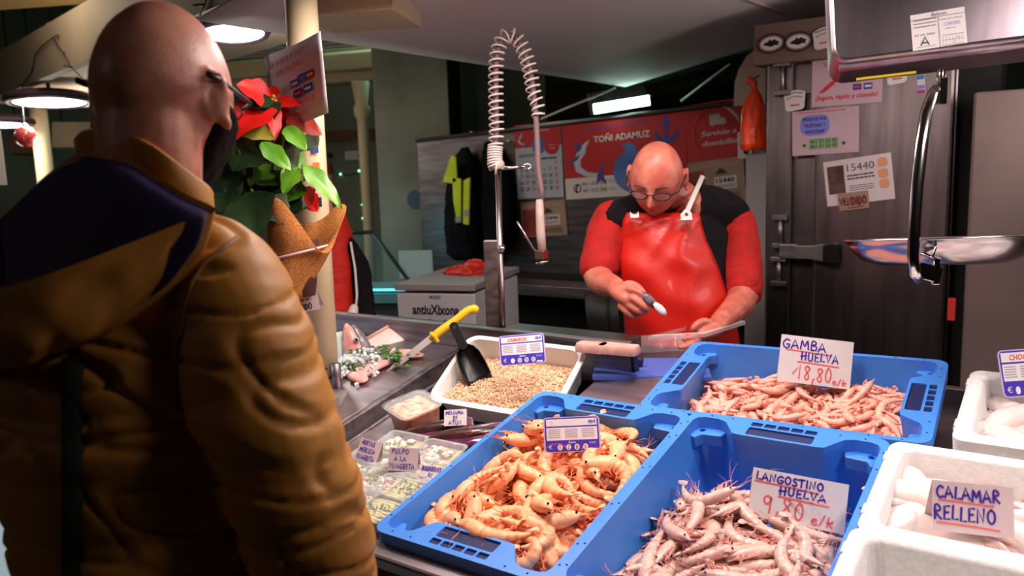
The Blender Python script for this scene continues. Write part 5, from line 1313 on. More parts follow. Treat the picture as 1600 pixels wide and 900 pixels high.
mb = MB(); mb.tube([at(770, 388, D), at(783, 389, D)], .009, 10); mb.tube([at(780, 389, D-.012), at(788, 389, D-.012)], .012, 12); mb.build('clamp', chrome, tap)

# ------------------------------------------------------------------ white chest freezer
fz = thing('chest_freezer', 'white ice cream chest freezer behind the counter with black lettering', 'freezer', at(680, 700, 3.3))
a, b = at(619, 443, 3.3), at(741, 447, 3.2); X = b-a; X.z = 0; Mf = frame(Vector((a.x, a.y, 0)), X, z=UP); Wf = X.length; Hf = a.z
fz_m = mat('freezer_white', (206, 200, 202), .45)
MB().box((Wf/2, .3, Hf/2-.02), (Wf, .6, Hf-.04), Mf).build('cabinet', fz_m, fz, bevel=.006)
MB().box((Wf/2, .3, Hf-.014), (Wf+.012, .62, .028), Mf).build('lid', mat('freezer_lid', (150, 142, 142), .5), fz, bevel=.004)
Mt_ = Mf @ Matrix.Rotation(PI/2, 4, 'X') 
mb = MB(); printed(mb, 'antiuXixona', Wf*.5, Hf-.125, .038, Mt_, width=Wf*.6, align='c', bold=.03, z=.002); printed(mb, 'HELADOS', Wf*.5, Hf-.062, .014, Mt_, align='c', width=Wf*.14, bold=.01, z=.002)
for k in range(3): mb.ribbon([(Wf*(.42+.2*q), Hf-.145-.03*math.sin(q*2.6+k*.5)-.008*k) for q in [i/14 for i in range(15)]], .005, Mt_, z=.002)
mb.build('lettering', ink_black, fz)
rb = thing('red_plastic_bag', 'crumpled red plastic bag lying on the white chest freezer', 'bag', at(730, 436, 3.55))
mb = MB(); mb.ell((0, 0, .03), (.1, .07, .035)); mb.ell((.04, 0, .06), (.04, .04, .045)); o = fuse(mb, .006, 'bag', mat('red_plastic_film', (224, 52, 36), .35, 0, (200, 36, 26), 20), rb, 1, lambda p, n: p+n*.012*noise.fractal(p*26, 1, 2, 2)) if False else None
mb = MB(); q0 = at(730, 436, 3.55); mb.ell(tuple(q0+Vector((-.02, 0, .03))), (.1, .07, .03)); mb.ell(tuple(q0+Vector((.045, 0, .05))), (.045, .045, .04)); fuse(mb, .006, 'film', mat('red_plastic_film', (224, 52, 36), .35, 0, (200, 36, 26), 20), rb, 1, lambda p, n: p+n*.012*noise.fractal(p*26, 1, 2, 2))

# ------------------------------------------------------------------ back shelf, black cash box, things on the stall wall
sh = thing('back_shelf', 'steel shelf along the back wall of the stall with dark space under it', 'shelf', (-2.2, 3.9, 0))
z0 = ony(850, 446, 3.72).z
MB().box((-2.05, 3.95, z0-.012), (2.2, .48, .024)).build('shelf_top', steel, sh); MB().box((-2.05, 3.71, z0-.03), (2.2, .02, .06)).build('shelf_edge', steel, sh, bevel=.003)
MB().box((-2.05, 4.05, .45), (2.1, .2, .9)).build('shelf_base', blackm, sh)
for x in (-2.9, -1.2): MB().box((x, 3.75, z0/2), (.04, .04, z0-.04)).build('leg', steel, sh)
bx = at(888, 425, 3.6); MB
t = thing('cash_box', 'black box on the steel back shelf beside the elbow of the fishmonger', 'box', bx)
Mk = Matrix.Translation((bx.x, 3.86, z0)); MB().box((0, 0, .055), (.24, .18, .11), Mk).build('body', black, t, bevel=.012); MB().box((0, -.0, .118), (.2, .15, .02), Mk).build('lid', black, t, bevel=.008); MB().tube([Mk @ Vector((.03, -.09, .04)), Mk @ Vector((.03, -.1, .04))], .008, 10).build('lock', chrome, t)
for (px, py, w_) in ((822, 500, .2), (870, 505, .22)):
    p = at(px, py, 3.55); mb = MB(); mb.loft([rr3(w_*.8, .2, .03, .0), rr3(w_, .24, .03, .34)], Matrix.Translation((p.x, 3.66, .55)), caps=True); o = mb.build('dark_bin', mat('dark_bin_plastic', (44, 36, 38), .4)); tag(o, 'dark plastic bin under the steel back shelf, %s' % ('left one' if px < 850 else 'right one'), 'bin', 'bins under the shelf')
    s_ = MB().box((p.x, 3.66, .27), (w_, .2, .54)).build('bin_stand', blackm); tag(s_, 'dark stand under the %s dark bin' % ('left' if px < 850 else 'right'), 'stand')
YB = BY-.006
def poster(name, label, cat, tl, tr, bl, m, y=YB, th=.002, group=None):
    TL, TR, BL = ony(*tl, y), ony(*tr, y), ony(*bl, y)
    M, w_, h_ = quadframe(TL, TR, BL)
    t = thing(name, label, cat, M, group); MB().box((w_/2, h_/2, -th/2), (w_, h_, th)).build('sheet', m, t, world=False)
    return t, w_, h_
ban_red = mat('banner_red', (196, 28, 34), .55); ban_white = mat('banner_white', (226, 214, 214), .6); ban_blue = mat('banner_blue', (60, 92, 170), .6, 0, (110, 140, 200), 4); ban_navy = mat('banner_navy', (70, 70, 150), .6)
def poly(mb, pts, w_, h_, z=.0006): return mb.prism([(x*w_, y*h_) for x, y in pts], z-.0002, z)
def billfish(parent, x, y, s, nm='billfish'):
    """plain leaping bill fish"""
    mb = MB(); mb.prism([(x+a*s, y+b*s) for a, b in ((.62, 1.0), (.5, .78), (.46, .62), (.3, .45), (.28, .25), (.5, .08), (.8, .02), (.96, .1), (1.0, -.1), (.82, -.06), (.45, -.04), (.12, .12), (.06, .4), (.2, .68), (.38, .86))], .0004, .0010)
    mb.build(nm, mat('fish_print_pale', (196, 200, 222), .6), parent, world=False)
    mb = MB(); mb.prism([(x+a*s, y+b*s) for a, b in ((.2, .68), (.12, .98), (.38, .86), (.3, .7))], .0006, .0014); mb.prism([(x+a*s, y+b*s) for a, b in ((.08, .4), (-.18, .3), (.1, .52), (.3, .62), (.2, .46))], .0006, .0014); mb.prism([(x+a*s, y+b*s) for a, b in ((.82, 0), (.8, -.3), (.93, -.16), (1.1, -.3), (1.02, .0), (1.05, .4), (.93, .1))], .0006, .0014)
    mb.build(nm+'_fins', ban_navy, parent, world=False)
t, w_, h_ = poster('shop_banner', 'red and white shop banner with TONI ADAMUZ lettering behind the fishmonger', 'banner', (882, 191), (1075, 166), (885, 312), ban_red)
mb = MB(); poly(mb, [(0, 0), (1, 0), (1, .27), (0, .27)], w_, h_); mb.build('white_band', ban_white, t, world=False)
billfish(t, .07*w_, .3*h_, .26*w_)
mb = MB(); mb.prism(circ(.57*w_, .3*h_, .15*w_, 24), .0006, .001); mb.prism([(x*w_, y*h_) for x, y in ((.5, .62), (.56, .66), (.62, .6), (.58, .45), (.55, .52))], .0008, .0013); mb.build('blue_whale', ban_blue, t, world=False)
mb = MB(); printed(mb, 'TOÑI ADAMUZ', .27*w_, .7*h_, .075*h_, None, width=.46*w_, bold=.02, z=.0014); mb.build('shop_name', ban_white, t, world=False)
mb = MB(); printed(mb, 'Congelados y Pescados', .22*w_, .85*h_, .06*h_, None, width=.5*w_, shear=.35, z=.0014, slope=.02)
anc = [(.84, .92), (.87, .92), (.875, .86), (.9, .85), (.9, .83), (.87, .82), (.868, .66), (.91, .69), (.93, .76), (.955, .7), (.92, .62), (.855, .58), (.79, .62), (.755, .7), (.78, .76), (.8, .69), (.842, .66), (.84, .82), (.81, .83), (.81, .85), (.835, .86)]
mb.prism([(x*w_, y*h_) for x, y in anc], .0006, .0012); mb.build('anchor_and_script', ban_navy, t, world=False)
mb = MB(); printed(mb, '661 512 393', .15*w_, .17*h_, .05*h_, None, width=.21*w_, bold=.02, shear=.2); printed(mb, '661 512 392', .15*w_, .075*h_, .05*h_, None, width=.21*w_, bold=.02, shear=.2)
mb.tube([(.105*w_+.03*w_*math.cos(q), .135*h_+.03*w_*math.sin(q), .001) for q in [2*PI*i/20 for i in range(21)]], .0035, 4); mb.ribbon([(.1*w_, .09*h_), (.094*w_, .13*h_), (.108*w_, .175*h_)], .012, None, z=.001)
mb.build('phone_numbers', ink_black, t, world=False)
mb = MB(); printed(mb, 'Toñi', .38*w_, .18*h_, .04*h_, None, shear=.2); printed(mb, 'Paco', .38*w_, .085*h_, .04*h_, None, shear=.2); mb.build('names', mat('red_brown_ink', (170, 90, 90), .7), t, world=False)
t, w_, h_ = poster('shop_banner', 'red panel reading Servicio a domicilio at the right end of the banner', 'banner', (1075, 165), (1168, 150), (1075, 254), ban_red)
mb = MB(); mb.tube([(.56*w_+.42*w_*math.cos(q), .46*h_+.42*w_*math.sin(q), .001) for q in [2*PI*i/40 for i in range(41)]], .003, 4)
mb.build('circle_line', mat('dull_pink_line', (180, 90, 90), .6), t, world=False)
mb = MB(); printed(mb, 'Servicio a', .56*w_, .42*h_, .085*h_, None, width=.6*w_, align='c', bold=.03, shear=.2); printed(mb, 'domicilio', .57*w_, .25*h_, .085*h_, None, width=.6*w_, align='c', bold=.03, shear=.2)
mb.prism([(x*w_, y*h_) for x, y in ((.42, .6), (.42, .78), (.6, .78), (.6, .72), (.68, .7), (.7, .6), (.66, .6), (.64, .57), (.6, .6), (.5, .6), (.47, .57), (.45, .6))], .0006, .001)
mb.prism([(x*w_, y*h_) for x, y in ((.6, .93), (.76, .86), (.88, .72), (.93, .55), (.84, .7), (.72, .84))], .0006, .001)
mb.build('van_and_words', mat('dull_white_print', (206, 186, 186), .6), t, world=False)
# calendar
t, w_, h_ = poster('calendar', 'wall calendar with red top beside the banner, partly behind the spray tap hose', 'calendar', (809, 196), (882, 188), (809, 311), mat('calendar_paper', (190, 194, 210), .7), th=.004)
mb = MB(); poly(mb, [(0, .69), (1, .69), (1, 1), (0, 1)], w_, h_); mb.build('red_header', ban_red, t, world=False)
billfish(t, .06*w_, .74*h_, .2*w_, 'small_billfish')
mb = MB(); mb.prism(circ(.52*w_, .7*h_, .15*w_, 18), .0007, .0012); mb.build('blue_whale', ban_blue, t, world=False)
mb = MB(); mb.prism(circ(.8*w_, .69*h_, .16*w_, 20), .0008, .0015); mb.build('red_disc', ban_red, t, world=False)
mb = MB(); printed(mb, 'TOÑI ADAMUZ', .42*w_, .89*h_, .03*h_, None, width=.34*w_, z=.0012); printed(mb, 'Servicio a', .8*w_, .69*h_, .018*h_, None, align='c', z=.0018); printed(mb, 'domicilio', .8*w_, .65*h_, .018*h_, None, align='c', z=.0018); mb.build('header_words', ban_white, t, world=False)
mb = MB(); mr = MB()
d = 2
for r in range(4):
    for c in range(7):
        n = 2+r*7+c if r else 2+c
        n = (2+c)+7*r
        if n > 30: continue
        x = (.12+.125*c)*w_; y = (.36-.085*r)*h_
        printed(mr if c == 6 or n in (6, 25) else mb, str(n), x, y, .05*h_, None, align='c', width=.035*w_ if n < 10 else .075*w_, bold=.03)
printed(mr, '1', .87*w_, .445*h_, .05*h_, None, align='c', bold=.03)
greek(mb, .08*w_, .55*h_, .35*w_, .05*h_, 2, None, .5, 1); greek(mb, .5*w_, .5*h_, .4*w_, .04*h_, 1, None, .6, 2)
mb.build('dates', mat('calendar_ink', (40, 40, 84), .7), t, world=False); mr.build('red_dates', mat('calendar_red_ink', (200, 60, 80), .7), t, world=False)
def lottery(label, tl, tr, bl):
    t, w_, h_ = poster('lottery_poster', label, 'poster', tl, tr, bl, mat('lottery_paper', (176, 146, 128), .7, 0, (160, 128, 110), 6), group='lottery posters')
    mb = MB(); printed(mb, 'Lotería Navidad', .5*w_, .84*h_, .09*h_, None, width=.86*w_, align='c', shear=.2, bold=.01); mb.build('title', mat('pink_title', (206, 150, 156), .7), t, world=False)
    mb = MB(); poly(mb, [(.02, .02), (.32, .02), (.32, .78), (.02, .78)], w_, h_); mb.build('warm_picture', mat('warm_print', (176, 70, 40), .7, 0, (110, 50, 50), 9), t, world=False)
    mb = MB(); poly(mb, [(.48, .3), (.86, .32), (.86, .6), (.48, .6)], w_, h_); mb.build('number_box', ban_white, t, world=False)
    mb = MB(); printed(mb, '15440', .67*w_, .46*h_, .1*h_, None, width=.32*w_, align='c', bold=.03, z=.0012); greek(mb, .5*w_, .33*h_, .33*w_, .08*h_, 2, None, .4, 4, z=.001); greek(mb, .5*w_, .08*h_, .4*w_, .14*h_, 3, None, .4, 5, z=.001); mb.build('number', ink_black, t, world=False)
    mb = MB(); poly(mb, [(.5, .66), (.72, .66), (.66, .76), (.58, .8), (.54, .72)], w_, h_); mb.build('dark_picture', mat('dark_print', (70, 60, 64), .7), t, world=False)
lottery('lottery poster 15440 under the calendar, behind the spray head', (815, 317), (884, 311), (818, 371))
lottery('lottery poster 15440 on the wall at the right shoulder of the fishmonger', (1076, 255), (1166, 243), (1077, 322))
# hi-vis and dark jackets on hooks
def hang_jacket(name, label, P, m, y, parent_group=None):
    t = thing(name, label, 'jacket', ony(P[0][1], P[0][0], y)); mb = MB()
    mb.loft([ering(ony(x, yy, y-dp), Vector((1, 0, 0)), Vector((0, 1, 0)), a, b, 24, sq=.9) for yy, x, a, b, dp in P]); 
    fuse(mb, .01, 'cloth', m, t, 2, lambda p, n: p+n*(.016*noise.noise(Vector((p.x*16, p.y*10, p.z*3.5)))+.006*noise.noise(p*30)))
    return t
dk = mat('dark_blue_cloth', (18, 20, 28), .9, 0, (12, 13, 18), 8, spec=.15); hv_m = mat('hi_vis_yellow', (206, 226, 30), .6, 0, (188, 210, 24), 12)
hj = hang_jacket('work_jacket', 'dark work jacket with bright yellow panels hanging on the steel wall', [(231, 726, .025, .02, .06), (246, 724, .07, .04, .07), (262, 722, .105, .06, .09), (310, 722, .12, .07, .1), (360, 722, .13, .08, .1), (398, 724, .125, .07, .1), (406, 728, .09, .05, .1)], dk, BY)
mb = MB(); ya = BY-.2
def pq(pts, m, nm, off=0, th=.012):
    mb = MB(); P = [ony(x, y, ya-off) for x, y in pts]; mb.prism([(p.x, p.z) for p in P], -th, 0, Matrix(((1, 0, 0, 0), (0, 0, -1, ya-off), (0, 1, 0, 0), (0, 0, 0, 1)))); return mb.build(nm, m, hj, bevel=.005)
pq([(704, 243), (712, 245), (714, 282), (706, 287), (691, 284)], hv_m, 'yellow_sleeve'); pq([(706, 276), (720, 280), (720, 336), (714, 348), (708, 316)], hv_m, 'yellow_panel'); pq([(724, 282), (734, 277), (732, 352), (723, 350)], hv_m, 'yellow_panel'); pq([(711, 338), (720, 338), (720, 348), (711, 348)], mat('reflective_grey', (150, 150, 146), .4), 'reflective_band', .004); pq([(724, 328), (733, 326), (733, 338), (724, 338)], mat('reflective_grey', (150, 150, 146), .4), 'reflective_band', .004)
hang_jacket('dark_jacket', 'black jacket hanging on the steel wall behind the tap riser', [(222, 765, .03, .03, .06), (245, 768, .08, .05, .07), (290, 776, .11, .06, .08), (340, 778, .11, .06, .09), (385, 778, .1, .06, .09), (398, 778, .08, .04, .09)], dk, BY)
mb = MB(); 
for px, py in ((742, 208), (800, 222)):
    p = ony(px, py, BY-.01); k = MB().tube([p, p+Vector((0, -.035, 0)), p+Vector((0, -.04, .012))], .006, 6).build('wall_hook', chrome); tag(k, 'small steel hook on the stall wall %s' % ('above the yellow jacket' if px < 780 else 'above the black jacket'), 'hook', 'wall hooks')

# ------------------------------------------------------------------ on the cold room
YC = CY-.04
x0, z_ = ony(1222, 392, YC).x, ony(1222, 392, YC).z
lt = thing('door_latch', 'grey metal latch with black grip on the cold room door', 'latch', (x0, YC, z_))
Mx = Matrix.Translation((x0, YC, z_))
mb = MB(); mb.box((.03, -.012, 0), (.07, .03, .06), Mx); mb.build('keeper', steel, lt, bevel=.006)
mb = MB(); mb.loft([[(x, -.02-d, s*h_) for s, d in ((-1, 0), (-1, .02), (1, .02), (1, 0))] for x, h_ in ((.06, .026), (.12, .026), (.17, .036))], Mx, smooth=False); mb.build('arm', mat('latch_grey', (122, 116, 116), .4, .6), lt, bevel=.004)
mb = MB(); mb.loft([[(x, -.02-d, s*h_) for s, d in ((-1, 0), (-1, .032), (1, .032), (1, 0))] for x, h_ in ((.165, .034), (.205, .042), (.222, .038))], Mx, smooth=False); mb.build('grip', black, lt, bevel=.006)
def hinge_bar(px, ya_, yb_, name, label):
    a, b = ony(px, ya_, YC-.01), ony(px, yb_, YC-.01); t = thing('door_bar', label, 'rod', b, 'latch rods'); MB().tube([a, b], .009, 8).build('rod', steel, t)
    for p in (a, b): MB().box(tuple(p), (.06, .025, .02)).build('bracket', steel, t, bevel=.003)
hinge_bar(1219, 340, 384, 'r', 'upper steel rod and bracket above the door latch'); hinge_bar(1217, 405, 443, 'r', 'lower steel rod and bracket below the door latch')
hinge_bar(1222, 100, 145, 'r', 'upper hinge rod under the oval stickers on the cold room')
def cposter(label, tl, tr, bl, m, cat='notice', name='notice', y=None, rot=None):
    return poster(name, label, cat, tl, tr, bl, m, y or YC, .0012)
cp = mat('notice_paper', (190, 160, 168), .6, 0, (180, 152, 160), 5)
t, w_, h_ = cposter('notice with bank card marks ending Seguro, rapido y comodo, behind the scale', (1268, 96), (1379, 84), (1268, 168), cp)
mb = MB(); printed(mb, 'Se acepta el pago', .16*w_, .85*h_, .1*h_, None, width=.7*w_); printed(mb, '¡Seguro, rápido y cómodo!', .5*w_, .14*h_, .1*h_, None, width=.88*w_, align='c', shear=.1, bold=.02); mb.build('red_words', ink_darkred, t, world=False)
mb = MB(); mb.prism([(x*w_, y*h_) for x, y in ((.1, .28), (.2, .32), (.34, .48), (.36, .56), (.3, .54), (.18, .4))], .0006, .001); mb.build('red_brush_mark', ink_darkred, t, world=False)
def cards(t, x, y, w_, h_, nm='card_mark'):
    for i, (dx, dy, c1_, c2_) in enumerate(((0, .5, (60, 70, 170), (226, 190, 90)), (.34, .6, (60, 90, 180), (80, 120, 200)), (.68, .6, (190, 60, 60), (230, 160, 50)), (.12, 0, (60, 40, 130), (180, 60, 80)), (.52, 0, (30, 50, 120), (200, 200, 220)))):
        mb = MB(); mb.prism([(x+(dx+a*.3)*w_, y+(dy+b*.38)*h_) for a, b in ((0, 0), (1, 0), (1, 1), (0, 1))], .0005, .001); mb.prism([(x+(dx+.03+a*.24)*w_, y+(dy+.12+b*.14)*h_) for a, b in ((0, 0), (1, 0), (1, 1), (0, 1))], .0009, .0013, mi=1)
        mb.build(nm, [mat('card_%d%d' % (c1_[0], c1_[2]), c1_, .5), mat('card_in_%d%d' % (c2_[0], c2_[2]), c2_, .5)], t, world=False)
cards(t, .55*w_, .3*h_, .38*w_, .34*h_)
t, w_, h_ = cposter('notice PEDIDOS POR TELEFONO Y WHATSAPP with phone numbers on the cold room door', (1238, 175), (1343, 165), (1238, 244), cp)
mb = MB(); mb.prism(rrect(.44*w_, .46*h_, .03, 4, .13*w_, .43*h_), .0004, .0008); mb.build('blue_bubble', mat('bubble_blue', (120, 120, 200), .6), t, world=False)
mb = MB(); [printed(mb, s, .35*w_, y*h_, .075*h_, None, width=ww*w_, align='c', bold=.03, z=.0012) for s, y, ww in (('PEDIDOS POR', .76, .36), ('TELÉFONO Y', .62, .33), ('WHATSAPP', .48, .3))]; mb.build('bubble_words', mat('navy_ink', (40, 40, 110), .6), t, world=False)
mb = MB(); mb.prism([(x*w_, y*h_) for x, y in ((.26, .12), (.7, .12), (.7, .36), (.26, .36))], .0004, .0008); mb.build('green_field', mat('soft_green', (130, 160, 116), .6), t, world=False)
mb = MB(); [printed(mb, s, .48*w_, y*h_, .08*h_, None, width=.4*w_, align='c', bold=.03, z=.0012) for s, y in (('661 51 23 92', .26), ('661 51 23 93', .15))]
for xx in (.19, .78): mb.prism(circ(xx*w_, .22*h_, .028*w_, 14), .0005, .001)
mb.build('phone_numbers', mat('dark_green_ink', (60, 76, 56), .6), t, world=False)
mb = MB(); greek(mb, .1*w_, .93*h_, .7*w_, .03*h_, 1, None, .7, 3); mb.build('heading', ink_darkred, t, world=False)
t, w_, h_ = cposter('lottery ticket 15440 sheet taped to the cold room door', (1286, 254), (1392, 238), (1293, 323), mat('ticket_paper', (206, 190, 190), .55, 0, (196, 180, 180), 6), 'notice', 'lottery_sheet')
mb = MB(); poly(mb, [(.05, .26), (.3, .26), (.3, .88), (.05, .88)], w_, h_); mb.build('picture', mat('brown_picture', (96, 62, 50), .6, 0, (50, 34, 34), 25), t, world=False)
mb = MB(); printed(mb, '15440', .35*w_, .72*h_, .16*h_, None, width=.4*w_); greek(mb, .34*w_, .5*h_, .4*w_, .14*h_, 2, None, .5, 2); greek(mb, .36*w_, .26*h_, .36*w_, .14*h_, 3, None, .35, 5); mb.build('number', mat('dark_grey_ink', (64, 58, 70), .6), t, world=False)
mb = MB(); [mb.prism(rrect(.14*w_, .2*h_, .01, 3, .8*w_, y*h_), .0004, .0009) for y in (.72, .48, .26)]; mb.build('orange_seals', mat('orange_seal', (206, 140, 100), .6), t, world=False)
t, w_, h_ = cposter('small brown card reading VENDIDO under the lottery ticket sheet', (1310, 303), (1357, 297), (1312, 330), mat('kraft_card', (150, 116, 104), .7), 'sign', 'sold_card', YC-.004)
mb = MB(); hand(mb, 'VENDIDO', .04*w_, .3*h_, .4*h_, None, width=.9*w_, wd=.006); mb.ribbon([(.3*w_, .12*h_), (.8*w_, .15*h_)], .004, None, z=.0008); mb.build('lettering', mat('dark_red_marker', (110, 36, 40), .7), t, world=False)
# oval stickers on the head strip and the small arched stickers
for i, (px, py, lb) in enumerate(((1205, 68, 'left dark oval fish sticker above the cold room door'), (1247, 65, 'right dark oval fish sticker above the cold room door'))):
    p = ony(px, py, CY-.075); t = thing('oval_sticker', lb, 'sticker', frame(p, (1, 0, .03), z=(0, -1, 0)), 'oval stickers')
    rx, ry = .052, .036
    MB().prism(circ(0, 0, rx, 28, ry), -.001, .001).build('border', mat('sticker_black', (24, 18, 18), .5), t, world=False); MB().prism(circ(0, 0, rx*.9, 28, ry*.86), .001, .0014).build('gold_ring', mat('sticker_tan', (120, 96, 80), .5), t, world=False)
    MB().prism(circ(0, 0, rx*.78, 24, ry*.68), .0014, .0018).build('field', mat('sticker_white', (206, 196, 190), .5), t, world=False)
    mb = MB(); mb.prism([(a*rx, b*ry) for a, b in ((-.6, -.1), (-.4, .15), (-.2, .2), (-.1, .45), (.05, .25), (.25, .4), (.4, .2), (.62, .1), (.5, -.1), (.6, -.3), (.3, -.2), (0, -.35), (-.3, -.2))], .0018, .0022); mb.build('fish_mark', mat('sticker_black', (24, 18, 18), .5), t, world=False)
def arched(px, py, label, s=1.0, y=YC):
    p = ony(px, py, y); t = thing('arched_sticker', label, 'sticker', frame(p, (1, 0, .06), z=(0, -1, 0)), 'white arched stickers')
    MB().prism([(-.04*s, .02*s), (-.02*s, .032*s), (0, .036*s), (.02*s, .034*s), (.04*s, .026*s), (.034*s, -.03*s), (.026*s, -.038*s), (-.026*s, -.042*s), (-.036*s, -.034*s)], 0, .0012).build('sheet', mat('sticker_white', (206, 196, 190), .5), t, world=False)
    mb = MB(); mb.ribbon([(-.028*s, .004), (-.01*s, .012*s), (.01*s, .012*s), (.028*s, .006)], .004, None, z=.0016); mb.ribbon([(-.03*s, .02*s), (0, .028*s), (.03*s, .022*s)], .005, None, z=.0016); mb.build('grey_mark', mat('grey_mark', (130, 120, 126), .6), t, world=False)
    mb = MB(); greek(mb, -.018*s, -.024*s, .036*s, .007, 1, None, .8, 2, z=.0016); mb.build('red_mark', ink_darkred, t, world=False)
arched(1242, 156, 'white arched sticker left of the bank card notice on the cold room'); arched(1288, 58, 'white arched sticker on the head strip beside the oval stickers', 1.0, CY-.075); arched(1402, 115, 'white arched sticker half hidden under the scale', .9)
t, w_, h_ = cposter('column of small bank card stickers on the cold room door left of the pan strap', (1433, 118), (1446, 116), (1433, 148), mat('sticker_white', (206, 196, 190), .5), 'sticker', 'card_stickers')
for i, c in enumerate(((150, 50, 90), (120, 110, 190), (190, 180, 180), (60, 110, 150))):
    mb = MB(); mb.prism([(x*w_, (y+.25*i)*h_) for x, y in ((.05, .02), (.95, .02), (.95, .23), (.05, .23))], .0004, .001); mb.build('mark', mat('mark_%d' % i, c, .5), t, world=False)
# rounded board, orange bag and small card left of the cold room
p = ony(1171, 124, BY-.012); t = thing('cutting_board', 'beige round topped cutting board hanging left of the cold room', 'board', p)
Mq = frame(ony(1147, 166, BY-.012), (1, 0, 0), z=(0, -1, 0)); MB().prism([(x*1.13, y*1.13) for x, y in [(0, 0), (.15, 0), (.15, .26), (.11, .25), (.06, .22), (.025, .17), (.005, .11)]], -.01, .01, Mq).build('board', mat('board_plastic', (236, 206, 190), .6), t, bevel=.004)
p = at(1176, 190, 3.35); ob = thing('orange_bag', 'knotted orange plastic bag hanging left of the cold room', 'bag', p)
mb = MB(); dB = 3.22
mb.loft([ering(at(x, y, dB), camr, camd, a, b, 20) for y, x, a, b in ((120, 1172, .014, .01), (128, 1175, .024, .014), (137, 1180, .012, .01), (150, 1179, .03, .02), (170, 1177, .042, .028), (200, 1175, .050, .034), (226, 1176, .054, .03), (235, 1178, .05, .02))])
fuse(mb, .005, 'film', mat('orange_film', (240, 78, 20), .35, 0, (220, 60, 14), 14), ob, 1, lambda p, n: p+n*(.008*noise.noise(Vector((p.x*40, p.y*40, p.z*14)))))
MB().tube([at(1186, 118, 3.3), at(1178, 124, 3.28)], .003, 6).build('tie', black, ob)
t, w_, h_ = poster('number_card', 'small white card with a dark mark behind the orange bag', 'sign', (1150, 207), (1172, 205), (1153, 248), ban_white, BY-.012)
mb = MB(); printed(mb, '5', .5*w_, .55*h_, .3*h_, None, align='c', bold=.03); mb.prism(circ(.6*w_, .25*h_, .2*w_, 14), .0004, .001); mb.build('mark', ink_black, t, world=False)
# ------------------------------------------------------------------ sign, sticker strip and poinsettia on the pole
def psheet(name, label, cat, tl, tr, bl, d, m, tilt=0, group=None):
    TL, TR, BL = at(*tl, d[0]), at(*tr, d[1]), at(*bl, d[2])
    M, w_, h_ = quadframe(TL, TR, BL); t = thing(name, label, cat, M, group)
    mb = MB().grid(lambda u, v: (u*w_, v*h_, -.012*math.cos((u-.35)*3)*(1-.0*v)+.012), 14, 4); mb.build('sheet', m, t, world=False, solid=.001)
    return t, w_, h_
t, w_, h_ = psheet('card_payment_sign', 'pinkish sign Se acepta el pago con tarjeta fixed to the cream pole', 'sign', (421, 86), (513, 49), (428, 207), (2.125, 2.0, 2.125), mat('sign_paper', (250, 222, 226), .5, 0, (242, 214, 220), 5))
Z_ = .0125
mb = MB(); printed(mb, 'Se acepta el pago', .1*w_, .79*h_, .085*h_, None, width=.6*w_, z=Z_, slope=.1); printed(mb, 'con tarjeta', .2*w_, .66*h_, .085*h_, None, width=.42*w_, z=Z_, slope=.1); printed(mb, 'rápido y', .4*w_, .2*h_, .085*h_, None, width=.4*w_, z=Z_, slope=.1); printed(mb, '¡Seguro', .05*w_, .14*h_, .085*h_, None, width=.3*w_, z=Z_, slope=.1); printed(mb, 'cómodo!', .3*w_, .04*h_, .08*h_, None, width=.36*w_, z=Z_, slope=.1)
mb.build('red_words', mat('red_print', (214, 54, 60), .6), t, world=False)
for i, (x, y, c1_, c2_) in enumerate(((.42, .44, (70, 80, 170), (230, 190, 90)), (.55, .48, (64, 84, 168), (90, 120, 190)), (.68, .485, (120, 50, 70), (236, 160, 60)), (.46, .31, (60, 44, 110), (190, 70, 80)), (.63, .33, (40, 56, 120), (200, 204, 220)))):
    mb = MB(); mb.prism([(x*w_, y*h_), ((x+.15)*w_, (y+.012)*h_), ((x+.15)*w_, (y+.112)*h_), (x*w_, (y+.1)*h_)], Z_, Z_+.0006); mb.prism([((x+.02)*w_, (y+.035)*h_), ((x+.12)*w_, (y+.043)*h_), ((x+.12)*w_, (y+.075)*h_), ((x+.02)*w_, (y+.067)*h_)], Z_+.0005, Z_+.001, mi=1)
    mb.build('card_mark', [mat('pcard_%d' % i, c1_, .5), mat('pcardin_%d' % i, c2_, .5)], t, world=False)
ss = thing('sticker_strip', 'vertical strip of small bank card stickers on the cream pole', 'sticker', onpole(.012, 1.55))
for i, c in enumerate(((150, 50, 90), (60, 60, 140), (214, 120, 50), (170, 40, 40), (210, 180, 170), (40, 36, 40))):
    z1 = 1.635-.031*i-(.02 if i > 1 else 0); MB().add([onpole(.002, z1-.026, .0448), onpole(.02, z1-.026, .0448), onpole(.02, z1, .0448), onpole(.002, z1, .0448)], [(0, 1, 2, 3)]).build('sticker', mat('strip_%d' % i, c, .4), ss)
plant = thing('potted_poinsettia', 'red poinsettia wrapped in brown burlap tied to the cream pole', 'plant', at(455, 460, 2.05))
def leaf(mb, base, tip, w_, nrm, droop=.1, fold=.25, seed=0, wave=.02):
    base, tip = Vector(base), Vector(tip); L = (tip-base).length; x = (tip-base).normalized(); n = Vector(nrm); n = (n-x*n.dot(x)).normalized(); y = n.cross(x)
    def f(u, v):
        s = (v-.5)*2; wd = w_*(math.sin(PI*u**.8)**.8)*(1-.12*u)
        if u > .995: wd = 0
        lob = 1+.08*math.sin(u*16+seed)*abs(s)
        h = -droop*L*(u*u)-fold*abs(s)*wd*.5*-1+wave*L*math.sin(u*9+s*2+seed)*abs(s)-.010*abs(math.sin(u*26+abs(s)*3))*wd*2*.2
        return base+x*(u*L)+y*(s*wd*lob)+n*h
    return mb.grid(f, 18, 8)
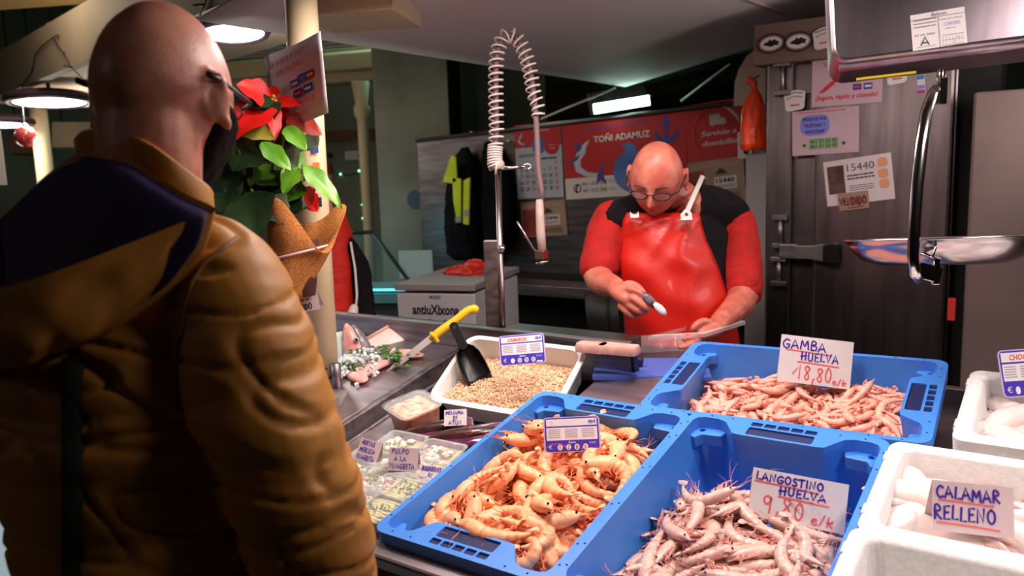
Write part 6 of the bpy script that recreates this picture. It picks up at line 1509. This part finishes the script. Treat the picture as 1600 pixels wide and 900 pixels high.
red_leaf = mat('poinsettia_red', (226, 26, 14), .5, 0, (196, 16, 12), 9, .15, 60, sss=.0); red_dark = mat('poinsettia_dark_red', (160, 26, 18), .5, 0, (110, 40, 24), 9)
green_l = mat('leaf_bright_green', (106, 160, 36), .42, 0, (76, 130, 30), 14, .2, 60); green_d = mat('leaf_dark_green', (44, 66, 36), .42, 0, (30, 50, 28), 14, .25, 60); green_y = mat('leaf_yellow_green', (170, 150, 48), .5, 0, (136, 130, 40), 12); green_g = mat('leaf_grey_green', (110, 122, 96), .5, 0, (88, 104, 78), 14, .2, 60)
LV = [((425, 157), (340, 215), .055, red_leaf, 2.05, 1.92, (0, -.6, -.8)), ((425, 157), (374, 128), .042, red_leaf, 2.05, 1.98, (.1, -.5, -.85)), ((425, 156), (424, 132), .022, red_leaf, 2.06, 2.08, (0, -.2, -1)), ((428, 158), (472, 160), .020, red_leaf, 2.06, 2.04, (.1, -.5, -.85)), ((426, 160), (432, 216), .020, red_leaf, 2.05, 2.0, (.6, 0, -.8)), ((424, 160), (392, 188), .045, red_leaf, 2.06, 2.02, (-.1, -.2, -1)), ((448, 182), (503, 206), .03, red_dark, 2.06, 2.04, (.2, -.5, -.8)), ((425, 160), (350, 170), .05, red_leaf, 2.08, 2.02, (0, -.8, -.6)), ((432, 166), (450, 200), .022, red_leaf, 2.08, 2.06, (0, -.1, -1)),
 ((426, 158), (385, 160), .03, green_d, 2.03, 2.0, (0, -.6, -.8)), ((424, 160), (428, 182), .024, green_d, 2.03, 2.0, (.1, .0, -1)),
 ((370, 196), (428, 212), .028, green_y, 2.0, 1.98, (0, -.4, -.9)), ((446, 198), (478, 230), .024, green_l, 2.02, 1.98, (.3, -.4, -.85)), ((476, 212), (494, 228), .038, green_g, 2.1, 2.07, (.1, .1, -1)), ((408, 222), (455, 262), .024, green_l, 1.98, 1.95, (.2, -.5, -.8)), ((440, 240), (462, 258), .04, green_g, 2.06, 2.02, (0, -.1, -1)), ((474, 258), (536, 318), .026, green_l, 2.02, 1.98, (.3, -.6, -.7)), ((424, 256), (408, 292), .026, green_l, 2.06, 2.04, (0, 0, -1)), ((400, 262), (390, 290), .022, green_l, 2.05, 2.04, (-.2, 0, -1)), ((466, 262), (440, 300), .026, green_l, 2.02, 1.98, (-.2, -.3, -.9)), ((452, 300), (475, 300), .03, green_l, 2.04, 2.0, (0, -.4, -.9)),
 ((390, 300), (394, 368), .062, green_d, 2.0, 1.9, (.0, .05, -1)), ((424, 306), (440, 346), .036, green_g, 2.0, 1.94, (.1, .1, -1)), ((352, 300), (344, 330), .035, green_d, 2.0, 1.96, (0, 0, -1)), ((400, 230), (362, 262), .05, green_d, 2.06, 2.0, (0, -.3, -.9)), ((420, 210), (446, 240), .05, green_d, 2.1, 2.08, (0, -.2, -.9)), ((372, 250), (352, 300), .04, green_d, 2.06, 2.02, (0, 0, -1)), ((440, 206), (410, 250), .05, green_d, 2.11, 2.1, (0, 0, -1)), ((374, 196), (362, 240), .035, green_l, 2.04, 2.0, (-.3, 0, -.9)), ((420, 280), (380, 300), .04, green_d, 2.08, 2.04, (0, -.3, -.9)), ((405, 290), (430, 330), .04, green_d, 2.06, 2.04, (0, 0, -1)), ((470, 296), (486, 320), .03, red_dark, 2.08, 2.07, (0, 0, -1)), ((476, 300), (494, 330), .024, red_leaf, 2.1, 2.08, (0, 0, -1)), ((450, 275), (490, 270), .03, green_d, 2.08, 2.06, (0, -.5, -.8)), ((362, 196), (340, 250), .04, green_d, 2.02, 1.98, (-.2, 0, -1))]
rl_ = random.Random(9)
for i in range(16):
    bx_, by_ = rl_.uniform(385, 455), rl_.uniform(225, 320); an = rl_.uniform(0, 2*PI); ln = rl_.uniform(34, 62)
    LV.append(((bx_, by_), (bx_+ln*math.cos(an), by_+ln*abs(math.sin(an))*.8), rl_.uniform(.03, .05), rl_.choice((green_d, green_d, green_d, green_g, green_l)), rl_.uniform(2.03, 2.1), rl_.uniform(2.0, 2.09), (rl_.uniform(-.4, .4), rl_.uniform(-.7, .1), -.9)))
stem_m = mat('plant_stem', (96, 84, 44), .6)
for i, (a, b, w_, m, d0, d1, n) in enumerate(LV):
    mb = MB(); leaf(mb, at(*a, d0), at(*b, d1), w_*1.1, c2w(*n), .12, .3, i); mb.build('bract' if m in (red_leaf, red_dark) else 'leaf', m, plant)
for pts in ([(440, 350, 2.08), (432, 300, 2.09), (420, 250, 2.09), (425, 160, 2.06)], [(450, 350, 2.08), (430, 290, 2.06), (440, 230, 2.08), (447, 184, 2.07)], [(446, 350, 2.09), (408, 320, 2.06), (392, 296, 2.02)], [(455, 350, 2.09), (468, 300, 2.06), (474, 258, 2.03)], [(430, 345, 2.06), (390, 290, 2.05), (376, 255, 2.04), (366, 196, 2.02)]):
    MB().tube([at(*p) for p in pts], .0042, 7).build('stem', stem_m, plant)
mb = MB(); [mb.ell(tuple(at(425+dx, 156+dy, 2.045)), (.006, .006, .006), n=8, k=6) for dx, dy in ((0, 0), (5, 2), (-4, 3), (2, -5))]; mb.build('flower_buds', mat('bud_yellow', (190, 140, 50), .6), plant)
burlap = mat('burlap_wrap', (206, 134, 66), .85, 0, (166, 98, 44), 260, .6, 420, detail=1)
wr_rows = [(455, 430, 2.02, .05), (440, 437, 2.03, .058), (410, 446, 2.04, .072), (385, 452, 2.04, .082), (350, 462, 2.04, .098)]
mb = MB(); rings = []
for k, (y, x, d, r) in enumerate([(466, 470, 2.04, .03)]+[(a, b+18, c, e) for a, b, c, e in wr_rows]):
    c = at(x-6, y, d); ring = []
    for j in range(48):
        q = 2*PI*j/48; rr_ = r*(1+.10*math.sin(q*3+.5)+.03*math.sin(q*7))
        z = 0
        if k == 5: z = .045*math.sin(q*2.0-.3)+.03*math.sin(q*3+1)
        elif k == 4: z = .012*math.sin(q*2.0-.3)
        ring.append(c+camr*(rr_*math.cos(q))+camd*(rr_*.85*math.sin(q))+UP*z)
    rings.append(ring)
mb.loft(rings, caps=False); mb.add(rings[0], [tuple(range(48))[::-1]]); mb.build('burlap', burlap, plant, solid=.002)
MB().lathe([(.001, -.11), (.04, -.11), (.058, .03), (.056, .03), (.001, .02)], 24, Matrix.Translation(at(464, 395, 2.04))).build('pot', mat('brown_pot', (90, 52, 36), .6), plant)
c = at(462, 398, 2.04)
t = cord('tie_string', 'white plastic string binding the burlap pot to the pole', [c+camr*(.088*math.cos(q))-camd*(.078*math.sin(q))+UP*(.018*math.cos(q)+.005) for q in [-.25+i*(PI+.5)/24 for i in range(25)]]+[Vector((PX, PYY, 0))+side*(.0) + Vector((.046, .0, c.z+.03))], .0032, mat('white_string', (226, 196, 196), .5), 'string')
t, w_, h_ = card('price_card', 'white folded card reading PULPO COCIDO under the burlap pot by the pole', (462, 456), (506, 449), (456, 490), 0, paper_pink, .05, 0, depth=2.09)
note(t, ink_black, [('PULPO', .1*w_, .52*h_, .3*h_, dict(width=.6*w_, wd=.0028)), ('COCIDO', .06*w_, .08*h_, .26*h_, dict(width=.7*w_, wd=.0028))])
tb = thing('deli_tub', 'clear plastic tub in a white holder at the foot of the cream pole', 'tub', at(512, 650, 2.18))
Mq = frame(at(508, 636, 2.16), camr, z=UP); MB().loft([rr3(.1, .1, .02, -.05), rr3(.12, .12, .02, .0), rr3(.126, .126, .02, .004), rr3(.11, .11, .02, .003)], Mq, caps=True).build('holder', white_plastic, tb); MB().loft([rr3(.1, .1, .02, .006), rr3(.11, .11, .02, .035)], Mq, caps=True).build('tub', clearp2, tb)
br_ = MB().tube([onpole(.03, .93, .05), onpole(.03, 1.0, .05)], .014, 10).build('pole_bracket', steel); tag(br_, 'short steel tube clamped at the foot of the cream pole', 'bracket')

# ------------------------------------------------------------------ light string and bauble along the beam
def lights(name, label, P, m, beam=True):
    t = thing(name, label, 'light string', at(*P[0])); PP = [onbeam(p[0], p[1]) if beam else at(*p) for p in P]; pts = smoothloop(PP, 5)[:-5]+[PP[-1]]
    MB().tube(pts, .0035, 5).build('wire', m, t)
    rr = random.Random(len(P)); mb = MB()
    for i in range(4, len(pts)-2, 6):
        d = Vector((rr.uniform(-1, 1), rr.uniform(-1, 1), rr.uniform(-.5, .6))).normalized(); MB().tube([pts[i], pts[i]+d*.02, pts[i]+d*.04], [.005, .006, .003], 5).build('small_bulb', m, t)
    return t
dw = mat('dark_wire', (34, 22, 22), .6)
lights('light_string', 'dark unlit string light drooping over the beam at the far left', [(92, 58, 3.0), (58, 80, 3.0), (50, 110, 3.0), (37, 130, 3.0), (35, 150, 3.02)], dw)
lights('light_string', 'dark unlit string light running down the beam towards the bald head', [(84, 58, 3.0), (104, 90, 3.0), (112, 105, 3.0), (128, 122, 3.02), (140, 134, 3.05), (165, 140, 3.1)], dw)
lights('light_string', 'dark string light hanging at the top edge beside the round lamp', [(325, -6, 2.8), (318, 12, 2.8), (312, 28, 2.8), (316, 40, 2.82)], dw)
p = onbeam(76, 62, -.03); tw = MB().tube([p+Vector((0, 0, -.08)), p+Vector((.004, 0, 0)), p+Vector((0, .01, .09))], [.02, .018, .014], 8).build('wood_stub', mat('brown_wood', (92, 58, 40), .6)); tag(tw, 'short brown wooden stub standing on the beam at the upper left', 'stub')
bpos = CAM+ray(41, 213)*((CM.transposed() @ (onbeam(36, 140)-CAM)).z); bd = (CM.transposed() @ (bpos-CAM)).z
bb = thing('bauble', 'shiny red Christmas bauble hanging at the left under the lamps', 'bauble', bpos)
MB().ell(tuple(bpos), (.0131*bd,)*3, n=28, k=18).build('ball', mat('red_glass_ball', (226, 60, 64), .16, .4, (240, 120, 110), 30), bb); MB().tube([at(39, 200, bd), at(38, 193, bd)], .003*bd, 10).build('cap', chrome, bb); MB().tube([at(38, 193, bd), at(36, 170, bd), onbeam(35, 146, .004)], .002, 5).build('thread', white_plastic, bb)
# paper and small things at the far left
t = thing('wall_notice', 'pale sheet at the left picture edge below the bauble', 'notice', at(2, 280, 4.5)); Mq = frame(at(-40, 282, 4.5), camr, z=-camd); MB().box((.09, .12, 0), (.18, .3, .004), Mq).build('sheet', mat('pale_sheet', (226, 220, 216), .6), t)
# teal lit glass case far behind the pole
gc = thing('glass_display_case', 'teal lit glass display case of the next stall behind the pole', 'display case', at(590, 470, 4.4))
a, b = at(520, 455, 4.4), at(668, 445, 4.3); X = b-a; X.z = 0; Lg = X.length; Mg = frame(Vector((a.x, a.y, a.z)), X, z=UP)
frm = mat('case_frame', (40, 58, 62), .4, .4)
MB().box((Lg/2, .25, -.5), (Lg, .6, .9), Mg).build('base', mat('case_base', (58, 66, 74), .6), gc); MB().box((Lg/2, -.06, -.03), (Lg, .04, .05), Mg).build('front_rail', mat('case_rail', (120, 190, 200), .3, .5), gc)
mb = MB(); mb.tube([(.0, .0, 0), (.06, .15, .31)], .010, 6, Mg); mb.tube([(Lg*.88, 0, 0), (Lg*.36, .15, .31)], .010, 6, Mg); mb.tube([(.06, .15, .31), (Lg*.36, .15, .31)], .012, 6, Mg); mb.build('glass_frame', frm, gc)
MB().add([(0, .01, .01), (Lg*.86, .01, .01), (Lg*.36, .15, .3), (.06, .15, .3)], [(0, 1, 2, 3)], Mg).build('front_glass', glassm, gc)
MB().box((Lg*.45, .14, .012), (Lg*.8, .2, .012), Mg).build('case_floor', mat('teal_floor', (120, 200, 210), .3), gc); MB().box((Lg*.5, .05, .0), (Lg*.7, .02, .012), Mg).build('light_strip', mat('teal_strip', (90, 226, 236), emit=2.2), gc)
t = MB().box((Lg*.72, .3, .11), (.2, .012, .16), Mg).build('white_sheet', mat('teal_white_sheet', (190, 216, 216), .5)); tag(t, 'pale sheet standing behind the teal lit glass case', 'sheet')
# far stall details: green fairy lights, white switch box, gnome, band
fl = lights('fairy_lights', 'string of tiny green fairy lights on the dark far wall', [(x, y, (CM.transposed() @ (onfar(x, y)-CAM)).z) for x, y in ((526, 276), (545, 274), (561, 268), (573, 264), (567, 292), (566, 318), (567, 342))], mat('thin_wire', (60, 60, 56), .6), False)
gl = mat('green_bulb', (120, 255, 190), emit=7)
for px, py in ((532, 272), (561, 267), (573, 264), (564, 226), (566, 294), (566, 320), (567, 341), (54, 272)):
    if px > 100: MB().ell(tuple(onfar(px, py, .015)), (.008,)*3, n=8, k=6).build('lit_bulb', gl, fl)
t = thing('switch_box', 'white switch box on the far wall right of the pole', 'box', onfar(553, 243, .02)); Mq = frame(onfar(553, 243, .02), camr, z=-camd); MB().box((0, 0, 0), (.17, .09, .04), Mq).build('box', mat('dull_white', (190, 190, 180), .5), t, bevel=.005); MB().tube([Mq @ Vector((.06, 0, .02)), Mq @ Vector((.06, 0, .03))], .018, 12).build('socket', black, t)
t = thing('gnome_ornament', 'small red capped ornament hanging on the far wall beside the pole', 'ornament', onfar(517, 270, .022)); MB().tube([onfar(517, 270, .022), onfar(516, 262, .022), onfar(515, 252, .022)], [.022, .016, .002], 10).build('cap', mat('gnome_red', (170, 30, 30), .7), t); MB().ell(tuple(onfar(518, 277, .022)), (.022, .02, .03)).build('beard', mat('gnome_grey', (150, 146, 140), .8), t); MB().ell(tuple(onfar(515, 243, .026)), (.026,)*3).build('dark_ball', black, t)
pl = at(592, 300, 5.6); pn = (at(706, 300, 5.6)-pl).cross(UP); pn.z = 0; pn.normalize(); p = onplane(648, 312, pl, pn, .002); t = thing('blue_sticker', 'round blue sticker on the concrete pillar', 'sticker', frame(p, camr, UP)); MB().prism(circ(0, 0, .055, 24, .066), 0, .002).build('disc', mat('dull_blue', (70, 92, 112), .6), t, world=False)
# beige signs of the stalls at the far left
for i, (x0, y0, x1, y1, lb) in enumerate(((80, 190, 152, 230, 'beige box sign of a far stall seen between the left column and the bald head'), (12, 205, 60, 240, 'brown box behind the red bauble at the far left'))):
    a = at(x0, y1, 6.8); b = at(x1, y1, 6.8); c_ = at(x0, y0, 6.8); Mq, w_, h_ = quadframe(c_, at(x1, y0, 6.8), a); o = MB().box((w_/2, h_/2, -.06), (w_, h_, .12), Mq).build('box_sign', beige if i == 0 else mat('brown_box', (110, 80, 56), .7), bevel=.01); tag(o, lb, 'sign', 'far stall signs'); [MB().tube([Mq @ Vector((xx*w_, h_-.01, -.06)), Vector((*(Mq @ Vector((xx*w_, h_, -.06)))[:2], 3.8))], .008, 6).build('hanger_rod', blackm, o) for xx in (.15, .85)]

# ------------------------------------------------------------------ fish, ice and greens on the raised bed behind the pole
ice_m = mat('ice_bits', (244, 248, 248), .3, 0, (226, 232, 236), 60)
rr = random.Random(21); mb = MB(); x0, s0 = slp(560, 590, -.03)
for i in range(420):
    x = x0+rr.gauss(-.09, .05); s = s0+rr.gauss(.06, .04); h = -.035+.05*math.exp(-((x-x0+.05)/.09)**2-((s-s0-.08)/.07)**2)*rr.random()
    e = rr.uniform(.003, .007); mb.box((0, 0, 0), (e*2, e*1.6, e*1.4), SM(x, s, h) @ Euler((rr.uniform(0, 3), rr.uniform(0, 3), rr.uniform(0, 3))).to_matrix().to_4x4())
tag(mb.build('crushed_ice', ice_m), 'crushed ice heap on the raised steel bed behind the cream pole', 'ice', kind='stuff')
fh = thing('hake', 'hake head with an eye pointing up out of the ice behind the pole', 'fish', at(560, 560, 2.5))
A_, B_ = at(570, 566, 2.46), at(551, 508, 2.46); d = B_-A_
mb = MB(); mb.tube([A_+d*t for t in (0, .2, .45, .7, .88, 1)], [.034, .036, .033, .025, .014, .005], 16, flat=.75, up=camd); mb.build('head', mat('fish_skin_grey', (96, 88, 92), .3, 0, (150, 140, 140), 30, coat=.3), fh)
mb = MB(); mb.tube([at(556, 566, 2.43), at(549, 540, 2.43), at(543, 515, 2.44), at(541, 506, 2.45)], [.034, .028, .016, .005], 12, flat=.6, up=camd); mb.build('open_jaw', mat('fish_jaw_red', (226, 140, 130), .35, 0, (236, 196, 190), 25), fh)
e0 = at(557, 531, 2.415); mb = MB(); mb.ell(tuple(e0), (.0085,)*3); mb.build('eye', mat('fish_eye_rim', (196, 200, 190), .15), fh); MB().ell(tuple(e0+(CAM-e0).normalized()*.005), (.0052,)*3).build('pupil', black, fh)
wf = thing('fish_belly', 'white fish belly lying in the ice beside the hake head', 'fish', at(540, 580, 2.45)); mb = MB(); mb.tube([at(560, 596, 2.44), at(545, 570, 2.45), at(534, 540, 2.46), at(528, 520, 2.47)], [.03, .04, .032, .014], 14, flat=.6, up=camd); mb.build('belly', mat('fish_white', (240, 240, 236), .3, coat=.3), wf)
sl_ = thing('fish_slab', 'large pale fish slab leaning upright in the ice left of the knife', 'fish', at(600, 560, 2.5))
Mq, w_, h_ = quadframe(at(568, 532, 2.52), at(619, 503, 2.56), at(580, 568, 2.5)); 
P = [at(566, 534, 2.52), at(619, 503, 2.56), at(640, 551, 2.5), at(600, 560, 2.48), at(576, 564, 2.47)]; nn = c2w(0, -.25, 1)*.02
mb = MB(); mb.loft([[p for p in P], [p+nn for p in P]], smooth=False); mb.build('flesh', mat('pale_fish_flesh', (246, 214, 204), .35, 0, (240, 232, 226), 16, .2, 60, coat=.3), sl_, bevel=.006, fixn=True)
mb = MB(); mb.tube([P[0], P[0].lerp(P[1], .5), P[1], P[1].lerp(P[2], .3)], .006, 8); mb.build('skin_edge', mat('pink_fish_skin', (226, 170, 156), .4), sl_)
for i, (px, py, L, lb) in enumerate(((627, 556, .12, 'pink fish steak lying under the knife blade on the raised bed'), (592, 572, .14, 'pink fillet lying in front of the parsley on the raised bed'), (562, 584, .1, 'pink fillet lying at the foot of the ice heap near the pole'))):
    x, s = slp(px, py, -.03); t = thing('fish_fillet', lb, 'fish', SM(x, s, -.035, .5+i), 'fillets on the raised bed'); mb = MB(); mb.limb([(-L*.5, 0, .006), (-L*.15, .008, .008), (L*.2, 0, .008), (L*.5, -.01, .005)], [.018, .028, .026, .012], 14, flat=.4, up=(0, 0, 1)); mb.build('flesh', mat('pink_fish_flesh', (240, 190, 178), .35, 0, (226, 160, 148), 30, coat=.3), t, world=False)
pars = mat('parsley_green', (80, 138, 44), .5, 0, (52, 104, 34), 40)
def sprig(px, py, label, seed, n=26, sp=.035):
    rr = random.Random(seed); x, s = slp(px, py, -.02); t = thing('parsley', label, 'parsley', SM(x, s, -.03), 'parsley sprigs'); mb = MB(); st = MB()
    for i in range(n):
        p = Vector((rr.gauss(0, sp), rr.gauss(0, sp*.5), rr.uniform(.0, .03))); st.tube([(0, 0, 0), p*.5+Vector((0, 0, .005)), p], .0009, 4)
        for k in range(4):
            q = rr.uniform(0, 2*PI); r = rr.uniform(.006, .012); u = Vector((math.cos(q), math.sin(q), rr.uniform(-.3, .6)))*r; v = u.cross(Vector((rr.uniform(-.4, .4), rr.uniform(-.4, .4), 1))).normalized()*r*.6
            mb.add([p, p+u*.4+v, p+u*.8+v*.5, p+u, p+u*.7-v*.6, p+u*.4-v], [(0, 1, 2, 3, 4, 5)])
    mb.build('leaves', pars, t, world=False); st.build('stems', pars, t, world=False)
sprig(576, 556, 'bright parsley sprig in front of the hake head', 1, 36, .03); sprig(600, 560, 'parsley sprig lying along the foot of the pale slab', 2, 40, .045); sprig(541, 574, 'darker parsley sprig low beside the pole', 3, 34, .03); sprig(618, 562, 'small parsley sprig near the knife blade', 4, 12, .02)
# on the work table
for i, (px, py, w_, lb) in enumerate(((925, 545, .1, 'pale pink fish fillet on the work table just right of the white tray'), (967, 548, .13, 'pale pink fish fillet on the work table beside the clear ribbed tray'))):
    p = onz(px, py+4, 1.046); t = thing('raw_fillet', lb, 'fish', Matrix.Translation(p) @ Matrix.Rotation(.1, 4, 'Z'), 'fillets on the work table'); mb = MB(); mb.loft([rr3(w_*.8, .05, .012, 0), rr3(w_*.84, .055, .016, .012), rr3(w_*.78, .045, .014, .022)], caps=True); mb.build('flesh', mat('pink_block_flesh', (226, 176, 160), .4, 0, (206, 150, 136), 30, coat=.2), t, world=False, sharp=60)
p = onz(1012, 582, .975); t = thing('chopping_board', 'blue chopping board on the work table under the clear tray', 'board', Matrix.Translation((p.x, p.y+.02, .972)) @ Matrix.Rotation(.45, 4, 'Z')); MB().box((0, 0, .008), (.3, .2, .016)).build('board', mat('blue_board', (70, 96, 176), .5), t, world=False, bevel=.004)
p = onz(985, 570, .99); t = thing('dark_bag', 'small dark violet crumpled bag beside the black end of the steel upstand', 'bag', p); mb = MB(); mb.ell(tuple(p+Vector((.01, 0, .012))), (.03, .02, .022)); fuse(mb, .004, 'film', mat('dark_violet_film', (50, 36, 60), .3), t, 1, lambda q, n: q+n*.006*noise.noise(q*60))
